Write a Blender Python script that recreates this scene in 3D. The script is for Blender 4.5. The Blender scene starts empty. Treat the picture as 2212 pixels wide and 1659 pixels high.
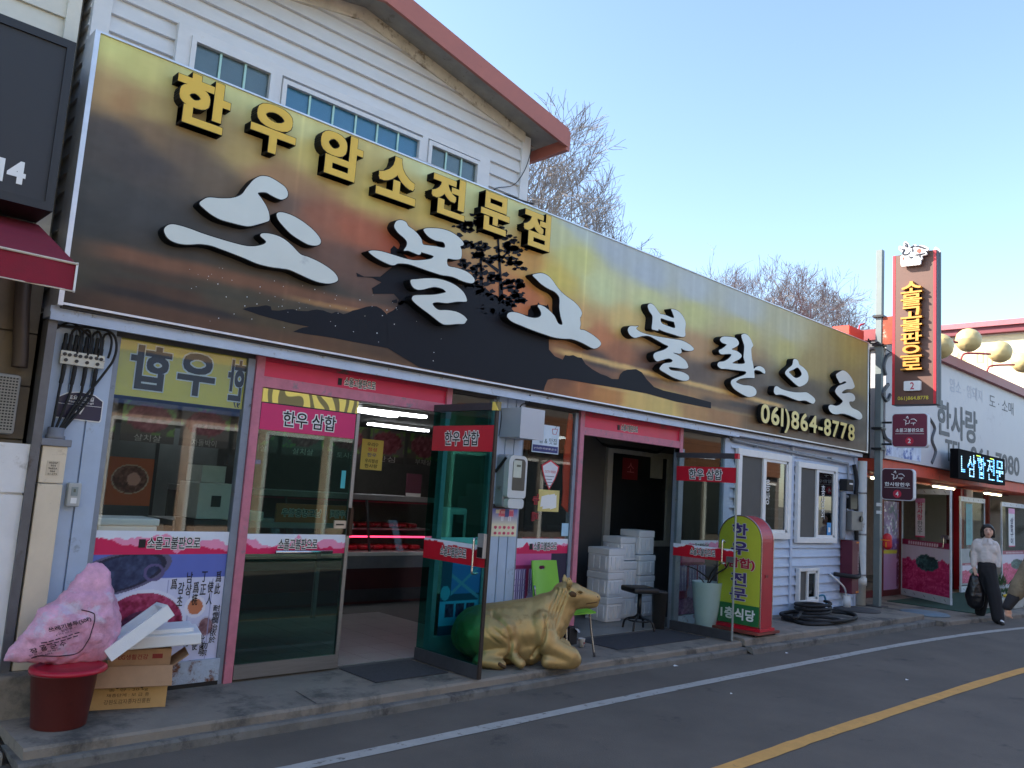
import bpy, bmesh, math, random
import numpy as np
from mathutils import Vector, Matrix

# ---------------------------------------------------------------- camera
SC = bpy.context.scene
COL = SC.collection
D0 = 5.682                      # camera stands this far in front of the shop front (plane y = 0)
EYE = np.array([0.0, -D0, 1.62])
RC = np.array([[0.71728111, 0.13497433, 0.68358594],
               [-0.69365014, 0.04537944, 0.71888121],
               [0.06600976, -0.98980939, 0.12617478]])
FPX, CX, CY = 1765.0, 1106.0, 829.5     # focal length and centre in photo units (2212 wide)
cam_d = bpy.data.cameras.new('camera')
cam_d.sensor_fit = 'HORIZONTAL'; cam_d.sensor_width = 36.0; cam_d.lens = FPX / 2212.0 * 36.0
cam_d.clip_start = 0.05; cam_d.clip_end = 3000.0
cam = bpy.data.objects.new('camera', cam_d); COL.objects.link(cam)
mw = Matrix.Identity(4)
for r in range(3):
    mw[r][0] = RC[r, 0]; mw[r][1] = -RC[r, 1]; mw[r][2] = -RC[r, 2]; mw[r][3] = EYE[r]
cam.matrix_world = mw
SC.camera = cam

# ---------------------------------------------------------------- sky, sun, exposure
SUN_TO = Vector((-0.8, 1.0, 0.85)).normalized()          # towards the sun: behind the shop, to the left
SUN_EL = math.asin(SUN_TO.z); SUN_AZ = math.atan2(SUN_TO.x, SUN_TO.y)
w = bpy.data.worlds.new('World'); SC.world = w; w.use_nodes = True
nt = w.node_tree; nt.nodes.clear()
sky = nt.nodes.new('ShaderNodeTexSky'); sky.sky_type = 'NISHITA'; sky.sun_disc = False
sky.sun_elevation = SUN_EL; sky.sun_rotation = SUN_AZ
sky.altitude = 50; sky.air_density = 1.0; sky.dust_density = 0.9; sky.ozone_density = 1.3
bg = nt.nodes.new('ShaderNodeBackground'); bg.inputs['Strength'].default_value = 0.15
wo = nt.nodes.new('ShaderNodeOutputWorld')
nt.links.new(sky.outputs[0], bg.inputs[0]); nt.links.new(bg.outputs[0], wo.inputs[0])
sd = bpy.data.lights.new('sun', 'SUN'); sd.energy = 5.0; sd.angle = math.radians(0.53); sd.color = (1.0, 0.93, 0.82)
sun = bpy.data.objects.new('sun', sd); COL.objects.link(sun)
sun.location = (-8, 10, 12); sun.rotation_euler = (-SUN_TO).to_track_quat('-Z', 'Y').to_euler()
SC.view_settings.view_transform = 'Standard'; SC.view_settings.look = 'None'
SC.view_settings.gamma = 1.0; SC.view_settings.use_curve_mapping = False
SC.view_settings.exposure = 1.45
SC.render.engine = 'CYCLES'
SC.cycles.use_denoising = True
SC.cycles.max_bounces = 8; SC.cycles.transparent_max_bounces = 24
SC.cycles.sample_clamp_indirect = 4.0; SC.cycles.caustics_reflective = False; SC.cycles.caustics_refractive = False

# ---------------------------------------------------------------- photo point -> place on a known plane
def ray(px, py): return RC @ np.array([(px - CX) / FPX, (py - CY) / FPX, 1.0])
def _hit(px, py, ax, val):
    d = ray(px, py); t = (val - EYE[ax]) / d[ax]; return EYE + t * d
def at(px, py, y=0.0): return _hit(px, py, 1, y)         # on a plane parallel to the shop front
def gp(px, py, z=0.0): return _hit(px, py, 2, z)         # on a level plane
def ax_(px, py, x): return _hit(px, py, 0, x)            # on a plane square to the shop front

# ---------------------------------------------------------------- materials
def lin(c):
    if isinstance(c, str):
        c = tuple(int(c[i:i + 2], 16) for i in (0, 2, 4))
    return tuple(((v / 255.0) / 12.92 if v <= 10.3 else (((v / 255.0) + 0.055) / 1.055) ** 2.4) for v in c)
MATS = {}
def _nd(nt, t, **k):
    n = nt.nodes.new(t)
    for a, v in k.items(): setattr(n, a, v)
    return n
def M(name, col, rough=0.6, metal=0.0, var=0.12, scale=6.0, bump=0.0, bscale=60.0, dirt=None, damt=0.5, dscale=5.0,
      spec=0.5, emit=None, estr=0.0, coat=0.0, stretch=None):
    if name in MATS: return MATS[name]
    m = bpy.data.materials.new(name); m.use_nodes = True
    nt = m.node_tree; b = nt.nodes['Principled BSDF']; L = nt.links.new
    c = lin(col)
    b.inputs['Roughness'].default_value = rough; b.inputs['Metallic'].default_value = metal
    b.inputs['Specular IOR Level'].default_value = spec; b.inputs['Coat Weight'].default_value = coat
    geo = _nd(nt, 'ShaderNodeNewGeometry'); pos = geo.outputs['Position']
    if stretch:
        mp = _nd(nt, 'ShaderNodeMapping'); mp.inputs['Scale'].default_value = stretch
        L(pos, mp.inputs[0]); pos = mp.outputs[0]
    out = None
    if var > 0:
        n = _nd(nt, 'ShaderNodeTexNoise'); n.inputs['Scale'].default_value = scale; n.inputs['Detail'].default_value = 8; n.inputs['Roughness'].default_value = 0.65
        L(pos, n.inputs['Vector'])
        mix = _nd(nt, 'ShaderNodeMix', data_type='RGBA')
        mix.inputs['A'].default_value = tuple(v * (1 - var) for v in c) + (1,)
        mix.inputs['B'].default_value = tuple(min(1, v * (1 + var)) for v in c) + (1,)
        mr = _nd(nt, 'ShaderNodeMapRange'); mr.inputs['From Min'].default_value = 0.3; mr.inputs['From Max'].default_value = 0.7
        L(n.outputs['Fac'], mr.inputs['Value']); L(mr.outputs[0], mix.inputs['Factor']); out = mix.outputs['Result']
        rr = _nd(nt, 'ShaderNodeMapRange'); rr.inputs['To Min'].default_value = max(0.02, rough - 0.1 * rough); rr.inputs['To Max'].default_value = min(1, rough + 0.18 * rough)
        L(n.outputs['Fac'], rr.inputs['Value']); L(rr.outputs[0], b.inputs['Roughness'])
    if dirt is not None:
        n2 = _nd(nt, 'ShaderNodeTexNoise'); n2.inputs['Scale'].default_value = dscale; n2.inputs['Detail'].default_value = 10; n2.inputs['Roughness'].default_value = 0.7
        L(pos, n2.inputs['Vector'])
        mr2 = _nd(nt, 'ShaderNodeMapRange'); mr2.inputs['From Min'].default_value = 0.72 - 0.34 * damt; mr2.inputs['From Max'].default_value = 0.80 - 0.30 * damt
        L(n2.outputs['Fac'], mr2.inputs['Value'])
        mx2 = _nd(nt, 'ShaderNodeMix', data_type='RGBA')
        if out is not None: L(out, mx2.inputs['A'])
        else: mx2.inputs['A'].default_value = c + (1,)
        mx2.inputs['B'].default_value = lin(dirt) + (1,)
        L(mr2.outputs[0], mx2.inputs['Factor']); out = mx2.outputs['Result']
    if out is not None: L(out, b.inputs['Base Color'])
    else: b.inputs['Base Color'].default_value = c + (1,)
    if bump > 0:
        nb = _nd(nt, 'ShaderNodeTexNoise'); nb.inputs['Scale'].default_value = bscale; nb.inputs['Detail'].default_value = 6
        L(pos, nb.inputs['Vector'])
        bp = _nd(nt, 'ShaderNodeBump'); bp.inputs['Strength'].default_value = bump; bp.inputs['Distance'].default_value = 0.01
        L(nb.outputs['Fac'], bp.inputs['Height']); L(bp.outputs[0], b.inputs['Normal'])
    if emit is not None:
        b.inputs['Emission Color'].default_value = lin(emit) + (1,); b.inputs['Emission Strength'].default_value = estr
    MATS[name] = m; return m
def GLASS(name, tint, refl=1.0, ior=1.5):
    if name in MATS: return MATS[name]
    m = bpy.data.materials.new(name); m.use_nodes = True; nt = m.node_tree; nt.nodes.clear(); L = nt.links.new
    o = _nd(nt, 'ShaderNodeOutputMaterial'); t = _nd(nt, 'ShaderNodeBsdfTransparent'); g = _nd(nt, 'ShaderNodeBsdfGlossy')
    t.inputs['Color'].default_value = tint + (1,); g.inputs['Roughness'].default_value = 0.015
    g.inputs['Color'].default_value = (refl, refl, refl, 1)
    lw = _nd(nt, 'ShaderNodeLayerWeight'); lw.inputs['Blend'].default_value = 0.5; f0 = ((ior - 1) / (ior + 1)) ** 2
    pw = _nd(nt, 'ShaderNodeMath', operation='POWER'); pw.inputs[1].default_value = 5.0; L(lw.outputs['Facing'], pw.inputs[0])
    fr = _nd(nt, 'ShaderNodeMath', operation='MULTIPLY_ADD'); fr.inputs[1].default_value = 1 - f0; fr.inputs[2].default_value = f0; L(pw.outputs[0], fr.inputs[0])
    mx = _nd(nt, 'ShaderNodeMixShader'); L(fr.outputs[0], mx.inputs[0]); L(t.outputs[0], mx.inputs[1]); L(g.outputs[0], mx.inputs[2])
    # very slight waviness of old float glass
    geo = _nd(nt, 'ShaderNodeNewGeometry'); n = _nd(nt, 'ShaderNodeTexNoise'); n.inputs['Scale'].default_value = 1.3
    L(geo.outputs['Position'], n.inputs['Vector']); bp = _nd(nt, 'ShaderNodeBump'); bp.inputs['Strength'].default_value = 0.02
    L(n.outputs['Fac'], bp.inputs['Height']); L(bp.outputs[0], g.inputs['Normal'])
    L(mx.outputs[0], o.inputs[0]); MATS[name] = m; return m
def PRINT(name='printed_film', rough=0.45, spec=0.4, var=0.06):
    """colour of flat print comes from the mesh's own colour attribute"""
    if name in MATS: return MATS[name]
    m = bpy.data.materials.new(name); m.use_nodes = True; nt = m.node_tree; b = nt.nodes['Principled BSDF']; L = nt.links.new
    a = _nd(nt, 'ShaderNodeVertexColor'); a.layer_name = 'Col'
    geo = _nd(nt, 'ShaderNodeNewGeometry'); n = _nd(nt, 'ShaderNodeTexNoise'); n.inputs['Scale'].default_value = 9; n.inputs['Detail'].default_value = 8
    mp = _nd(nt, 'ShaderNodeMapping'); mp.inputs['Scale'].default_value = (1.0, 1.0, 0.25)
    L(geo.outputs['Position'], mp.inputs[0]); L(mp.outputs[0], n.inputs['Vector'])
    mr = _nd(nt, 'ShaderNodeMapRange'); mr.inputs['To Min'].default_value = 1 - var * 2; mr.inputs['To Max'].default_value = 1 + var
    L(n.outputs['Fac'], mr.inputs['Value'])
    mu = _nd(nt, 'ShaderNodeVectorMath', operation='SCALE'); L(a.outputs['Color'], mu.inputs[0]); L(mr.outputs[0], mu.inputs['Scale'])
    L(mu.outputs[0], b.inputs['Base Color']); b.inputs['Roughness'].default_value = rough; b.inputs['Specular IOR Level'].default_value = spec
    MATS[name] = m; return m

# ---------------------------------------------------------------- objects
def wloc(o):
    p = Vector((0, 0, 0))
    while o is not None: p = p + o.location; o = o.parent
    return p
def setp(o, label=None, cat=None, group=None, kind=None):
    if label: o['label'] = label
    if cat: o['category'] = cat
    if group: o['group'] = group
    if kind: o['kind'] = kind
    return o
def thing(name, label, cat, loc, group=None):
    o = bpy.data.objects.new(name, None); COL.objects.link(o); o.location = Vector([float(v) for v in loc]); o.empty_display_size = 0.1
    return setp(o, label, cat, group)
def mk(name, V, Fc, mat, parent=None, smooth=False, label=None, cat=None, group=None, kind=None, base=None):
    """one mesh object from world-space points"""
    me = bpy.data.meshes.new(name)
    V = np.asarray(V, float).reshape(-1, 3)
    if parent is not None: off = np.array(wloc(parent)); lo = Vector((0, 0, 0))
    else:
        if base is None: base = (V[:, 0].mean(), V[:, 1].mean(), V[:, 2].min())
        off = np.array([float(b) for b in base]); lo = Vector([float(b) for b in base])
    me.from_pydata((V - off).tolist(), [], [list(f) for f in Fc])
    if smooth: me.polygons.foreach_set('use_smooth', [True] * len(me.polygons))
    if mat is not None: me.materials.append(mat)
    me.update()
    o = bpy.data.objects.new(name, me); COL.objects.link(o); o.location = lo; o.parent = parent
    return setp(o, label, cat, group, kind)
def copy_tree(o, delta=(0, 0, 0), parent=None, **k):
    c = o.copy(); COL.objects.link(c); c.parent = parent; c.location = o.location + Vector(delta)
    for ch in list(o.children): copy_tree(ch, (0, 0, 0), c)
    return setp(c, **k)
BF = [(0, 1, 2, 3), (7, 6, 5, 4), (0, 4, 5, 1), (1, 5, 6, 2), (2, 6, 7, 3), (3, 7, 4, 0)]
def boxv(x0, x1, y0, y1, z0, z1):
    return [(x0, y0, z0), (x0, y1, z0), (x1, y1, z0), (x1, y0, z0), (x0, y0, z1), (x0, y1, z1), (x1, y1, z1), (x1, y0, z1)]
def box(name, x0, x1, y0, y1, z0, z1, mat, parent=None, bev=0.0, **k):
    x0, x1 = sorted((float(x0), float(x1))); y0, y1 = sorted((float(y0), float(y1))); z0, z1 = sorted((float(z0), float(z1)))
    V, Fc = boxv(x0, x1, y0, y1, z0, z1), BF
    if bev > 0: V, Fc = bevel(V, Fc, bev)
    return mk(name, V, Fc, mat, parent, **k)
def bevel(V, Fc, w, seg=2):
    bm = bmesh.new(); vs = [bm.verts.new(v) for v in V]
    for f in Fc: bm.faces.new([vs[i] for i in f])
    bmesh.ops.recalc_face_normals(bm, faces=bm.faces[:])
    bmesh.ops.bevel(bm, geom=bm.edges[:], offset=w, segments=seg, affect='EDGES', profile=0.5)
    bm.verts.index_update()
    V2 = [tuple(v.co) for v in bm.verts]; F2 = [[v.index for v in f.verts] for f in bm.faces]; bm.free(); return V2, F2
def obox(c, ux, uy, uz, dx, dy, dz):
    """oriented box: centre, three unit axes, half sizes"""
    c = np.array(c, float); ux, uy, uz = (np.array(u, float) for u in (ux, uy, uz))
    return [tuple(c + sx * dx * ux + sy * dy * uy + sz * dz * uz) for sx, sy, sz in
            ((-1, -1, -1), (-1, 1, -1), (1, 1, -1), (1, -1, -1), (-1, -1, 1), (-1, 1, 1), (1, 1, 1), (1, -1, 1))]
def merge(parts):
    V, Fc = [], []
    for v, f in parts:
        n = len(V); V += [tuple(p) for p in v]; Fc += [[i + n for i in q] for q in f]
    return V, Fc
def cr3(a, b): return np.array([a[1] * b[2] - a[2] * b[1], a[2] * b[0] - a[0] * b[2], a[0] * b[1] - a[1] * b[0]])
def tube(P, r, n=8, cap=True):
    P = [np.array(p, float) for p in P]; R = r if hasattr(r, '__len__') else [r] * len(P)
    V, Fc = [], []; up = None
    for i, p in enumerate(P):
        d = P[min(i + 1, len(P) - 1)] - P[max(i - 1, 0)]; d = d / (np.linalg.norm(d) + 1e-9)
        if up is None: up = np.array([0, 0, 1.0]) if abs(d[2]) < 0.9 else np.array([1.0, 0, 0])
        a = cr3(d, up); a = a / (np.linalg.norm(a) + 1e-9); b = cr3(a, d); up = b
        for k in range(n):
            t = 2 * math.pi * k / n; V.append(tuple(p + R[i] * (math.cos(t) * a + math.sin(t) * b)))
    for i in range(len(P) - 1):
        for k in range(n):
            Fc.append((i * n + k, i * n + (k + 1) % n, (i + 1) * n + (k + 1) % n, (i + 1) * n + k))
    if cap: Fc.append(tuple(range(n))[::-1]); Fc.append(tuple((len(P) - 1) * n + k for k in range(n)))
    return V, Fc
def spline(P, n=6, closed=False):
    P = [np.array(p, float) for p in P]; N = len(P); out = []
    for i in range(N if closed else N - 1):
        p0, p1, p2, p3 = (P[(i + k) % N] if closed else P[min(max(i + k, 0), N - 1)] for k in (-1, 0, 1, 2))
        for s in range(n):
            t = s / n
            out.append(0.5 * ((2 * p1) + (-p0 + p2) * t + (2 * p0 - 5 * p1 + 4 * p2 - p3) * t * t + (-p0 + 3 * p1 - 3 * p2 + p3) * t ** 3))
    if not closed: out.append(P[-1])
    return out
def pipe(name, P, r, mat, parent=None, n=8, sm=6, **k):
    V, Fc = tube(spline(P, sm) if sm > 1 else P, r, n); return mk(name, V, Fc, mat, parent, smooth=True, **k)
def lathe(name, c, prof, mat, parent=None, n=32, sq=0.0, **k):
    V, Fc = [], []
    for r, z in prof:
        for i in range(n):
            t = 2 * math.pi * i / n; V.append((c[0] + r * math.cos(t), c[1] + r * math.sin(t), c[2] + z))
    for j in range(len(prof) - 1):
        for i in range(n): Fc.append((j * n + i, j * n + (i + 1) % n, (j + 1) * n + (i + 1) % n, (j + 1) * n + i))
    if prof[0][0] > 1e-4: Fc.append(tuple(range(n))[::-1])
    if prof[-1][0] > 1e-4: Fc.append(tuple((len(prof) - 1) * n + i for i in range(n)))
    return mk(name, V, Fc, mat, parent, smooth=True, **k)
def shape2d(loops, depth, off=0.0):
    """filled 2-D outline(s), holes allowed -> (V, F) in x,y with z = -depth..depth"""
    cu = bpy.data.curves.new('t', 'CURVE'); cu.dimensions = '2D'; cu.fill_mode = 'BOTH' if depth > 0 else 'FRONT'; cu.extrude = depth; cu.offset = off
    for lp in loops:
        s = cu.splines.new('POLY'); s.points.add(len(lp) - 1); s.use_cyclic_u = True
        for p, q in zip(s.points, lp): p.co = (q[0], q[1], 0, 1)
    return _cmesh(cu)
TMP = bpy.data.scenes.new('workbench')            # empty scratch scene, removed at the end
def _dg():
    dg = TMP.view_layers[0].depsgraph; TMP.view_layers[0].update(); return TMP.view_layers[0].depsgraph
def _cmesh(cu):
    o = bpy.data.objects.new('t', cu)
    me = bpy.data.meshes.new_from_object(o)
    V = np.array([v.co[:] for v in me.vertices]).reshape(-1, 3); Fc = [list(p.vertices) for p in me.polygons]
    bpy.data.objects.remove(o); bpy.data.curves.remove(cu); bpy.data.meshes.remove(me); return V, Fc
def place(V, o, ux, uz):
    """2-D x,y,z -> world: x along ux, y along uz, z towards the viewer (ux cross uz)"""
    o = np.array(o, float); ux = np.array(ux, float); uz = np.array(uz, float); nn = np.cross(ux, uz)
    V = np.asarray(V); return o + V[:, :1] * ux + V[:, 1:2] * uz + V[:, 2:3] * nn
TC = {}
def glyphs0(s, off=0.0, depth=0.0, res=3, space=1.0):
    k = (s, off, depth, res, space)
    if k not in TC:
        cu = bpy.data.curves.new('t', 'FONT'); cu.body = s; cu.size = 1; cu.offset = off; cu.extrude = depth; cu.resolution_u = res; cu.space_character = space
        cu.fill_mode = 'FRONT' if depth == 0 else 'BOTH'
        TC[k] = _cmesh(cu)
    V, Fc = TC[k]; return V.copy(), Fc
def glyphs(s, off=0.0, depth=0.0, res=3, space=1.0):
    V, Fc = glyphs0(s, 0.0, depth, res, space)
    if off < 0.004 or not len(V): return V, Fc
    parts = []                                    # heavier weight: shifted copies, each a hair apart in depth
    for i, (a, b) in enumerate(((-1, -1), (1, -1), (1, 1), (-1, 1), (0, 0), (-1, 0), (1, 0), (0, 1), (0, -1))):
        W = V.copy(); W[:, 0] += a * off; W[:, 1] += b * off; W[:, 2] += i * 0.0006; parts.append((W, Fc))
    V, Fc = merge(parts); return np.array(V), Fc
def text(name, s, c, w, h, mat, parent, ux=(1, 0, 0), uz=(0, 0, 1), off=0.0, depth=0.0, lift=0.003, mirror=False, vertical=False, space=1.0, **k):
    """lettering whose ink fills a w x h rectangle centred at c"""
    if vertical:
        parts = []
        for i, ch in enumerate(s):
            V, Fc = glyphs(ch, off, depth)
            if not len(V): continue
            mn, mx = V.min(0), V.max(0); V = V - [(mn[0] + mx[0]) / 2, (mn[1] + mx[1]) / 2, 0]; V[:, 1] -= i * 1.0; parts.append((V, Fc))
        V, Fc = merge(parts); V = np.array(V)
    else: V, Fc = glyphs(s, off, depth, space=space)
    if not len(V): return None
    mn, mx = V.min(0), V.max(0); sx = w / max(1e-6, mx[0] - mn[0]); sy = (h / max(1e-6, mx[1] - mn[1])) if h else sx
    V = V - [(mn[0] + mx[0]) / 2, (mn[1] + mx[1]) / 2, 0]; V[:, 0] *= sx * (-1 if mirror else 1); V[:, 1] *= sy
    V[:, 2] *= min(sx, sy)
    V[:, 2] += lift
    if mirror: Fc = [f[::-1] for f in Fc]
    return mk(name, place(V, c, ux, uz), Fc, mat, parent, **k)
def facerect(pts, y=0.0):
    """photo corners of something flat on the shop front -> x0,x1,z0,z1"""
    Q = np.array([at(px, py, y) for px, py in pts]); return Q[:, 0].min(), Q[:, 0].max(), Q[:, 2].min(), Q[:, 2].max()
def paint(name, o, ux, uz, w, h, fn, nx, ny, mat=None, parent=None, keep=None, **k):
    """flat print: grid of nx x ny, fn(u, v arrays) -> sRGB 0..255 array; o = lower left corner"""
    us = np.linspace(0, 1, nx + 1); vs = np.linspace(0, 1, ny + 1); U, Vv = np.meshgrid(us, vs)
    o = np.array(o, float); ux = np.array(ux, float); uz = np.array(uz, float)
    P = o + U[..., None] * w * ux + Vv[..., None] * h * uz
    idx = np.arange((nx + 1) * (ny + 1)).reshape(ny + 1, nx + 1)
    Fc = np.stack([idx[:-1, :-1], idx[:-1, 1:], idx[1:, 1:], idx[1:, :-1]], -1).reshape(-1, 4)
    if keep is not None:
        um = (us[:-1] + us[1:]) / 2; vm = (vs[:-1] + vs[1:]) / 2; UM, VM = np.meshgrid(um, vm); Fc = Fc[keep(UM, VM).reshape(-1)]
    ob = mk(name, P.reshape(-1, 3), Fc.tolist(), mat or PRINT(), parent, **k)
    C = np.clip(fn(U, Vv), 0, 255) / 255.0; C = np.where(C <= 0.04045, C / 12.92, ((C + 0.055) / 1.055) ** 2.4)
    C = C.reshape(-1, 3); A = np.ones((len(C), 4), np.float32); A[:, :3] = C
    ca = ob.data.color_attributes.new('Col', 'FLOAT_COLOR', 'POINT'); ca.data.foreach_set('color', A.reshape(-1))
    return ob
RNG = np.random.RandomState(7)
def vnoise(U, V, sx, sy, seed=0, octv=4):
    """value noise on arrays, -1..1"""
    out = np.zeros_like(U); amp = 1.0; tot = 0
    for k in range(octv):
        r = np.random.RandomState(seed + 17 * k); g = r.rand(64, 64)
        x = U * sx * 2 ** k; y = V * sy * 2 ** k; xi = np.floor(x).astype(int); yi = np.floor(y).astype(int); fx = x - xi; fy = y - yi
        fx = fx * fx * (3 - 2 * fx); fy = fy * fy * (3 - 2 * fy)
        a = g[yi % 64, xi % 64]; b = g[yi % 64, (xi + 1) % 64]; c = g[(yi + 1) % 64, xi % 64]; d = g[(yi + 1) % 64, (xi + 1) % 64]
        out += amp * ((a * (1 - fx) + b * fx) * (1 - fy) + (c * (1 - fx) + d * fx) * fy); tot += amp; amp *= 0.55
    return out / tot * 2 - 1
def blobmesh(prims, vox=0.012, smooth=4):
    """one continuous skin round tapered limbs: prims = (p0, p1, r0, r1[, squash axis, factor])"""
    bm = bmesh.new()
    for pr in prims:
        p0, p1, r0, r1 = np.array(pr[0], float), np.array(pr[1], float), pr[2], pr[3]
        n = max(1, int(np.linalg.norm(p1 - p0) / (0.3 * max(0.004, min(r0, r1)))) + 1); n = min(n, 14)
        for i in range(n + 1):
            t = i / n; c = p0 + (p1 - p0) * t; r = r0 + (r1 - r0) * t
            mt = Matrix.Translation(Vector(c))
            if len(pr) > 4: mt = mt @ Matrix.Scale(pr[5], 4, Vector(pr[4]))
            bmesh.ops.create_icosphere(bm, subdivisions=2, radius=r, matrix=mt)
    me = bpy.data.meshes.new('t'); bm.to_mesh(me); bm.free()
    o = bpy.data.objects.new('t', me); TMP.collection.objects.link(o)
    md = o.modifiers.new('r', 'REMESH'); md.mode = 'VOXEL'; md.voxel_size = vox
    ms = o.modifiers.new('s', 'SMOOTH'); ms.iterations = smooth; ms.factor = 0.5
    dg = _dg()
    m2 = bpy.data.meshes.new_from_object(o.evaluated_get(dg))
    V = np.array([v.co[:] for v in m2.vertices]); Fc = [list(p.vertices) for p in m2.polygons]
    bpy.data.objects.remove(o); bpy.data.meshes.remove(me); bpy.data.meshes.remove(m2); return V, Fc
X_, Y_, Z_ = np.eye(3)
# ================================================================ materials of the place
asphalt = M('asphalt', (98, 90, 82), 0.85, var=0.2, scale=1.2, bump=0.5, bscale=90, dirt=(68, 64, 60), damt=0.35, dscale=2.2)
concrete = M('concrete', (134, 125, 114), 0.9, var=0.2, scale=2.0, bump=0.4, bscale=45, dirt=(84, 80, 75), damt=0.66, dscale=1.6)
kerbm = M('kerb_concrete', (112, 109, 104), 0.9, var=0.22, scale=7, bump=0.5, bscale=40, dirt=(74, 72, 70), damt=0.55, dscale=4)
earth = M('earth', (105, 100, 88), 0.95, var=0.25, scale=0.5)
white_siding = M('white_siding', (208, 208, 209), 0.55, var=0.05, scale=5, dirt=(196, 190, 178), damt=0.32, dscale=2.5, stretch=(1, 1, 2))
grey_siding = M('grey_siding', (176, 180, 190), 0.6, var=0.08, scale=5, dirt=(120, 118, 118), damt=0.35, dscale=3)
blue_paint = M('pale_blue_paint', (176, 192, 214), 0.5, var=0.08, scale=4, dirt=(128, 134, 146), damt=0.3, dscale=5)
blue_trim = M('weathered_blue_trim', (188, 200, 218), 0.5, var=0.1, scale=6, dirt=(118, 108, 100), damt=0.36, dscale=9)
alu = M('grey_aluminium', (128, 138, 152), 0.45, 0.2, var=0.12, scale=10, dirt=(84, 88, 96), damt=0.3, dscale=14)
darkalu = M('dark_frame', (66, 66, 70), 0.5, 0.2, var=0.2, scale=10)
pink_paint = M('worn_pink_paint', (196, 118, 136), 0.6, var=0.14, scale=12, dirt=(128, 124, 130), damt=0.42, dscale=9)
crimson = M('crimson_film', (214, 40, 82), 0.4, var=0.06, scale=5)
redfilm = M('red_film', (196, 26, 48), 0.4, var=0.06, scale=5)
magenta = M('magenta_film', (208, 38, 104), 0.4, var=0.06, scale=5)
rusty = M('rusty_plinth', (168, 182, 200), 0.6, var=0.15, scale=10, dirt=(110, 66, 42), damt=0.55, dscale=11, bump=0.3)
steel = M('brushed_steel', (150, 150, 150), 0.35, 0.85, var=0.12, scale=20, stretch=(0.2, 0.2, 8))
chrome = M('chrome', (200, 200, 202), 0.15, 1.0, var=0.05)
black = M('black_paint', (24, 24, 26), 0.5, var=0.15)
blackplastic = M('black_plastic', (22, 22, 24), 0.4, var=0.15)
rubber = M('black_rubber', (26, 26, 28), 0.7, var=0.2)
white = M('white_plastic', (228, 228, 226), 0.45, var=0.05, dirt=(190, 188, 182), damt=0.22)
ink = M('black_ink', (20, 20, 22), 0.6, var=0)
whiteink = M('white_ink', (232, 232, 230), 0.5, var=0)
cream = M('cream_plastic', (222, 206, 182), 0.5, var=0.06, dirt=(176, 158, 134), damt=0.28, dscale=5)
glass_clear = GLASS('shop_glass', (0.86, 0.9, 0.88), 1.0, 1.45)
glass_green = GLASS('green_tinted_glass', (0.34, 0.74, 0.67), .55, 1.5)
glass_dark = GLASS('dark_window_glass', (0.45, 0.5, 0.53), 0.9, 1.5)
terracotta = M('terracotta_paint', (166, 98, 86), 0.55, var=0.08, scale=4, dirt=(150, 86, 76), damt=0.3)

def OT(name, s, c, w, h, parent, ux=(1, 0, 0), uz=(0, 0, 1), lift=0.003, inkm=None, outm=None, off=0.014, grow=0.075, **k):
    """black lettering with a pale outline"""
    V0, _ = glyphs(s, off); V1, _ = glyphs(s, grow)
    f = [(V1[:, i].max() - V1[:, i].min()) / (V0[:, i].max() - V0[:, i].min()) for i in (0, 1)]
    text('lettering_outline', s, c, w * f[0], h * f[1], outm or whiteink, parent, ux, uz, grow, 0, lift, **k)
    return text('lettering', s, c, w, h, inkm or ink, parent, ux, uz, off, 0, lift + 0.0015, **k)

# ================================================================ the ground, road and pavements
def sheet(name, P, z, mat, kind='structure', **k):
    V = [(p[0], p[1], z) for p in P]; return mk(name, V, [tuple(range(len(V)))], mat, None, kind=kind, base=(0, 0, z), **k)
sheet('ground', [(-900, -900), (1200, -900), (1200, 1500), (-900, 1500)], -0.05, earth)
sheet('road', [(-60, -9.0), (80, -9.0), (80, 1.0), (-60, 1.0)], 0.0, asphalt)
def strip(name, P, wd, z, mat):
    P = spline(P, 10); V, Fc = [], []
    for i, p in enumerate(P):
        d = P[min(i + 1, len(P) - 1)] - P[max(i - 1, 0)]; d = d / np.linalg.norm(d); n = np.array([-d[1], d[0]])
        a = wd * (1 + 0.06 * math.sin(i * 2.1) + 0.04 * math.sin(i * 5.3)); V += [(p[0] + n[0] * a / 2, p[1] + n[1] * a / 2, z), (p[0] - n[0] * a / 2, p[1] - n[1] * a / 2, z)]
    for i in range(len(P) - 1): Fc.append((2 * i, 2 * i + 1, 2 * i + 3, 2 * i + 2))
    return mk(name, V, Fc, mat, None, kind='structure', base=(0, 0, z))
line_white = M('worn_white_line', (172, 168, 162), 0.8, var=0.12, scale=8, dirt=(104, 98, 92), damt=0.5, dscale=13)
line_yellow = M('worn_yellow_line', (210, 156, 84), 0.8, var=0.12, scale=8, dirt=(120, 104, 84), damt=0.34, dscale=13)
strip('white_road_line', [(-12, -1.5), (0, -1.49), (2.5, -1.485), (5.8, -1.465), (8.1, -1.5), (11.66, -1.6), (14.8, -1.92), (19, -2.75), (26, -4.8), (34, -8.4)], 0.11, 0.004, line_white)
strip('yellow_road_line', [(-12, -2.9), (0, -2.88), (4.72, -2.88), (6.4, -2.88), (10.66, -2.97), (14, -3.25), (18, -4.0), (24, -6.0)], 0.12, 0.004, line_yellow)
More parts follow.
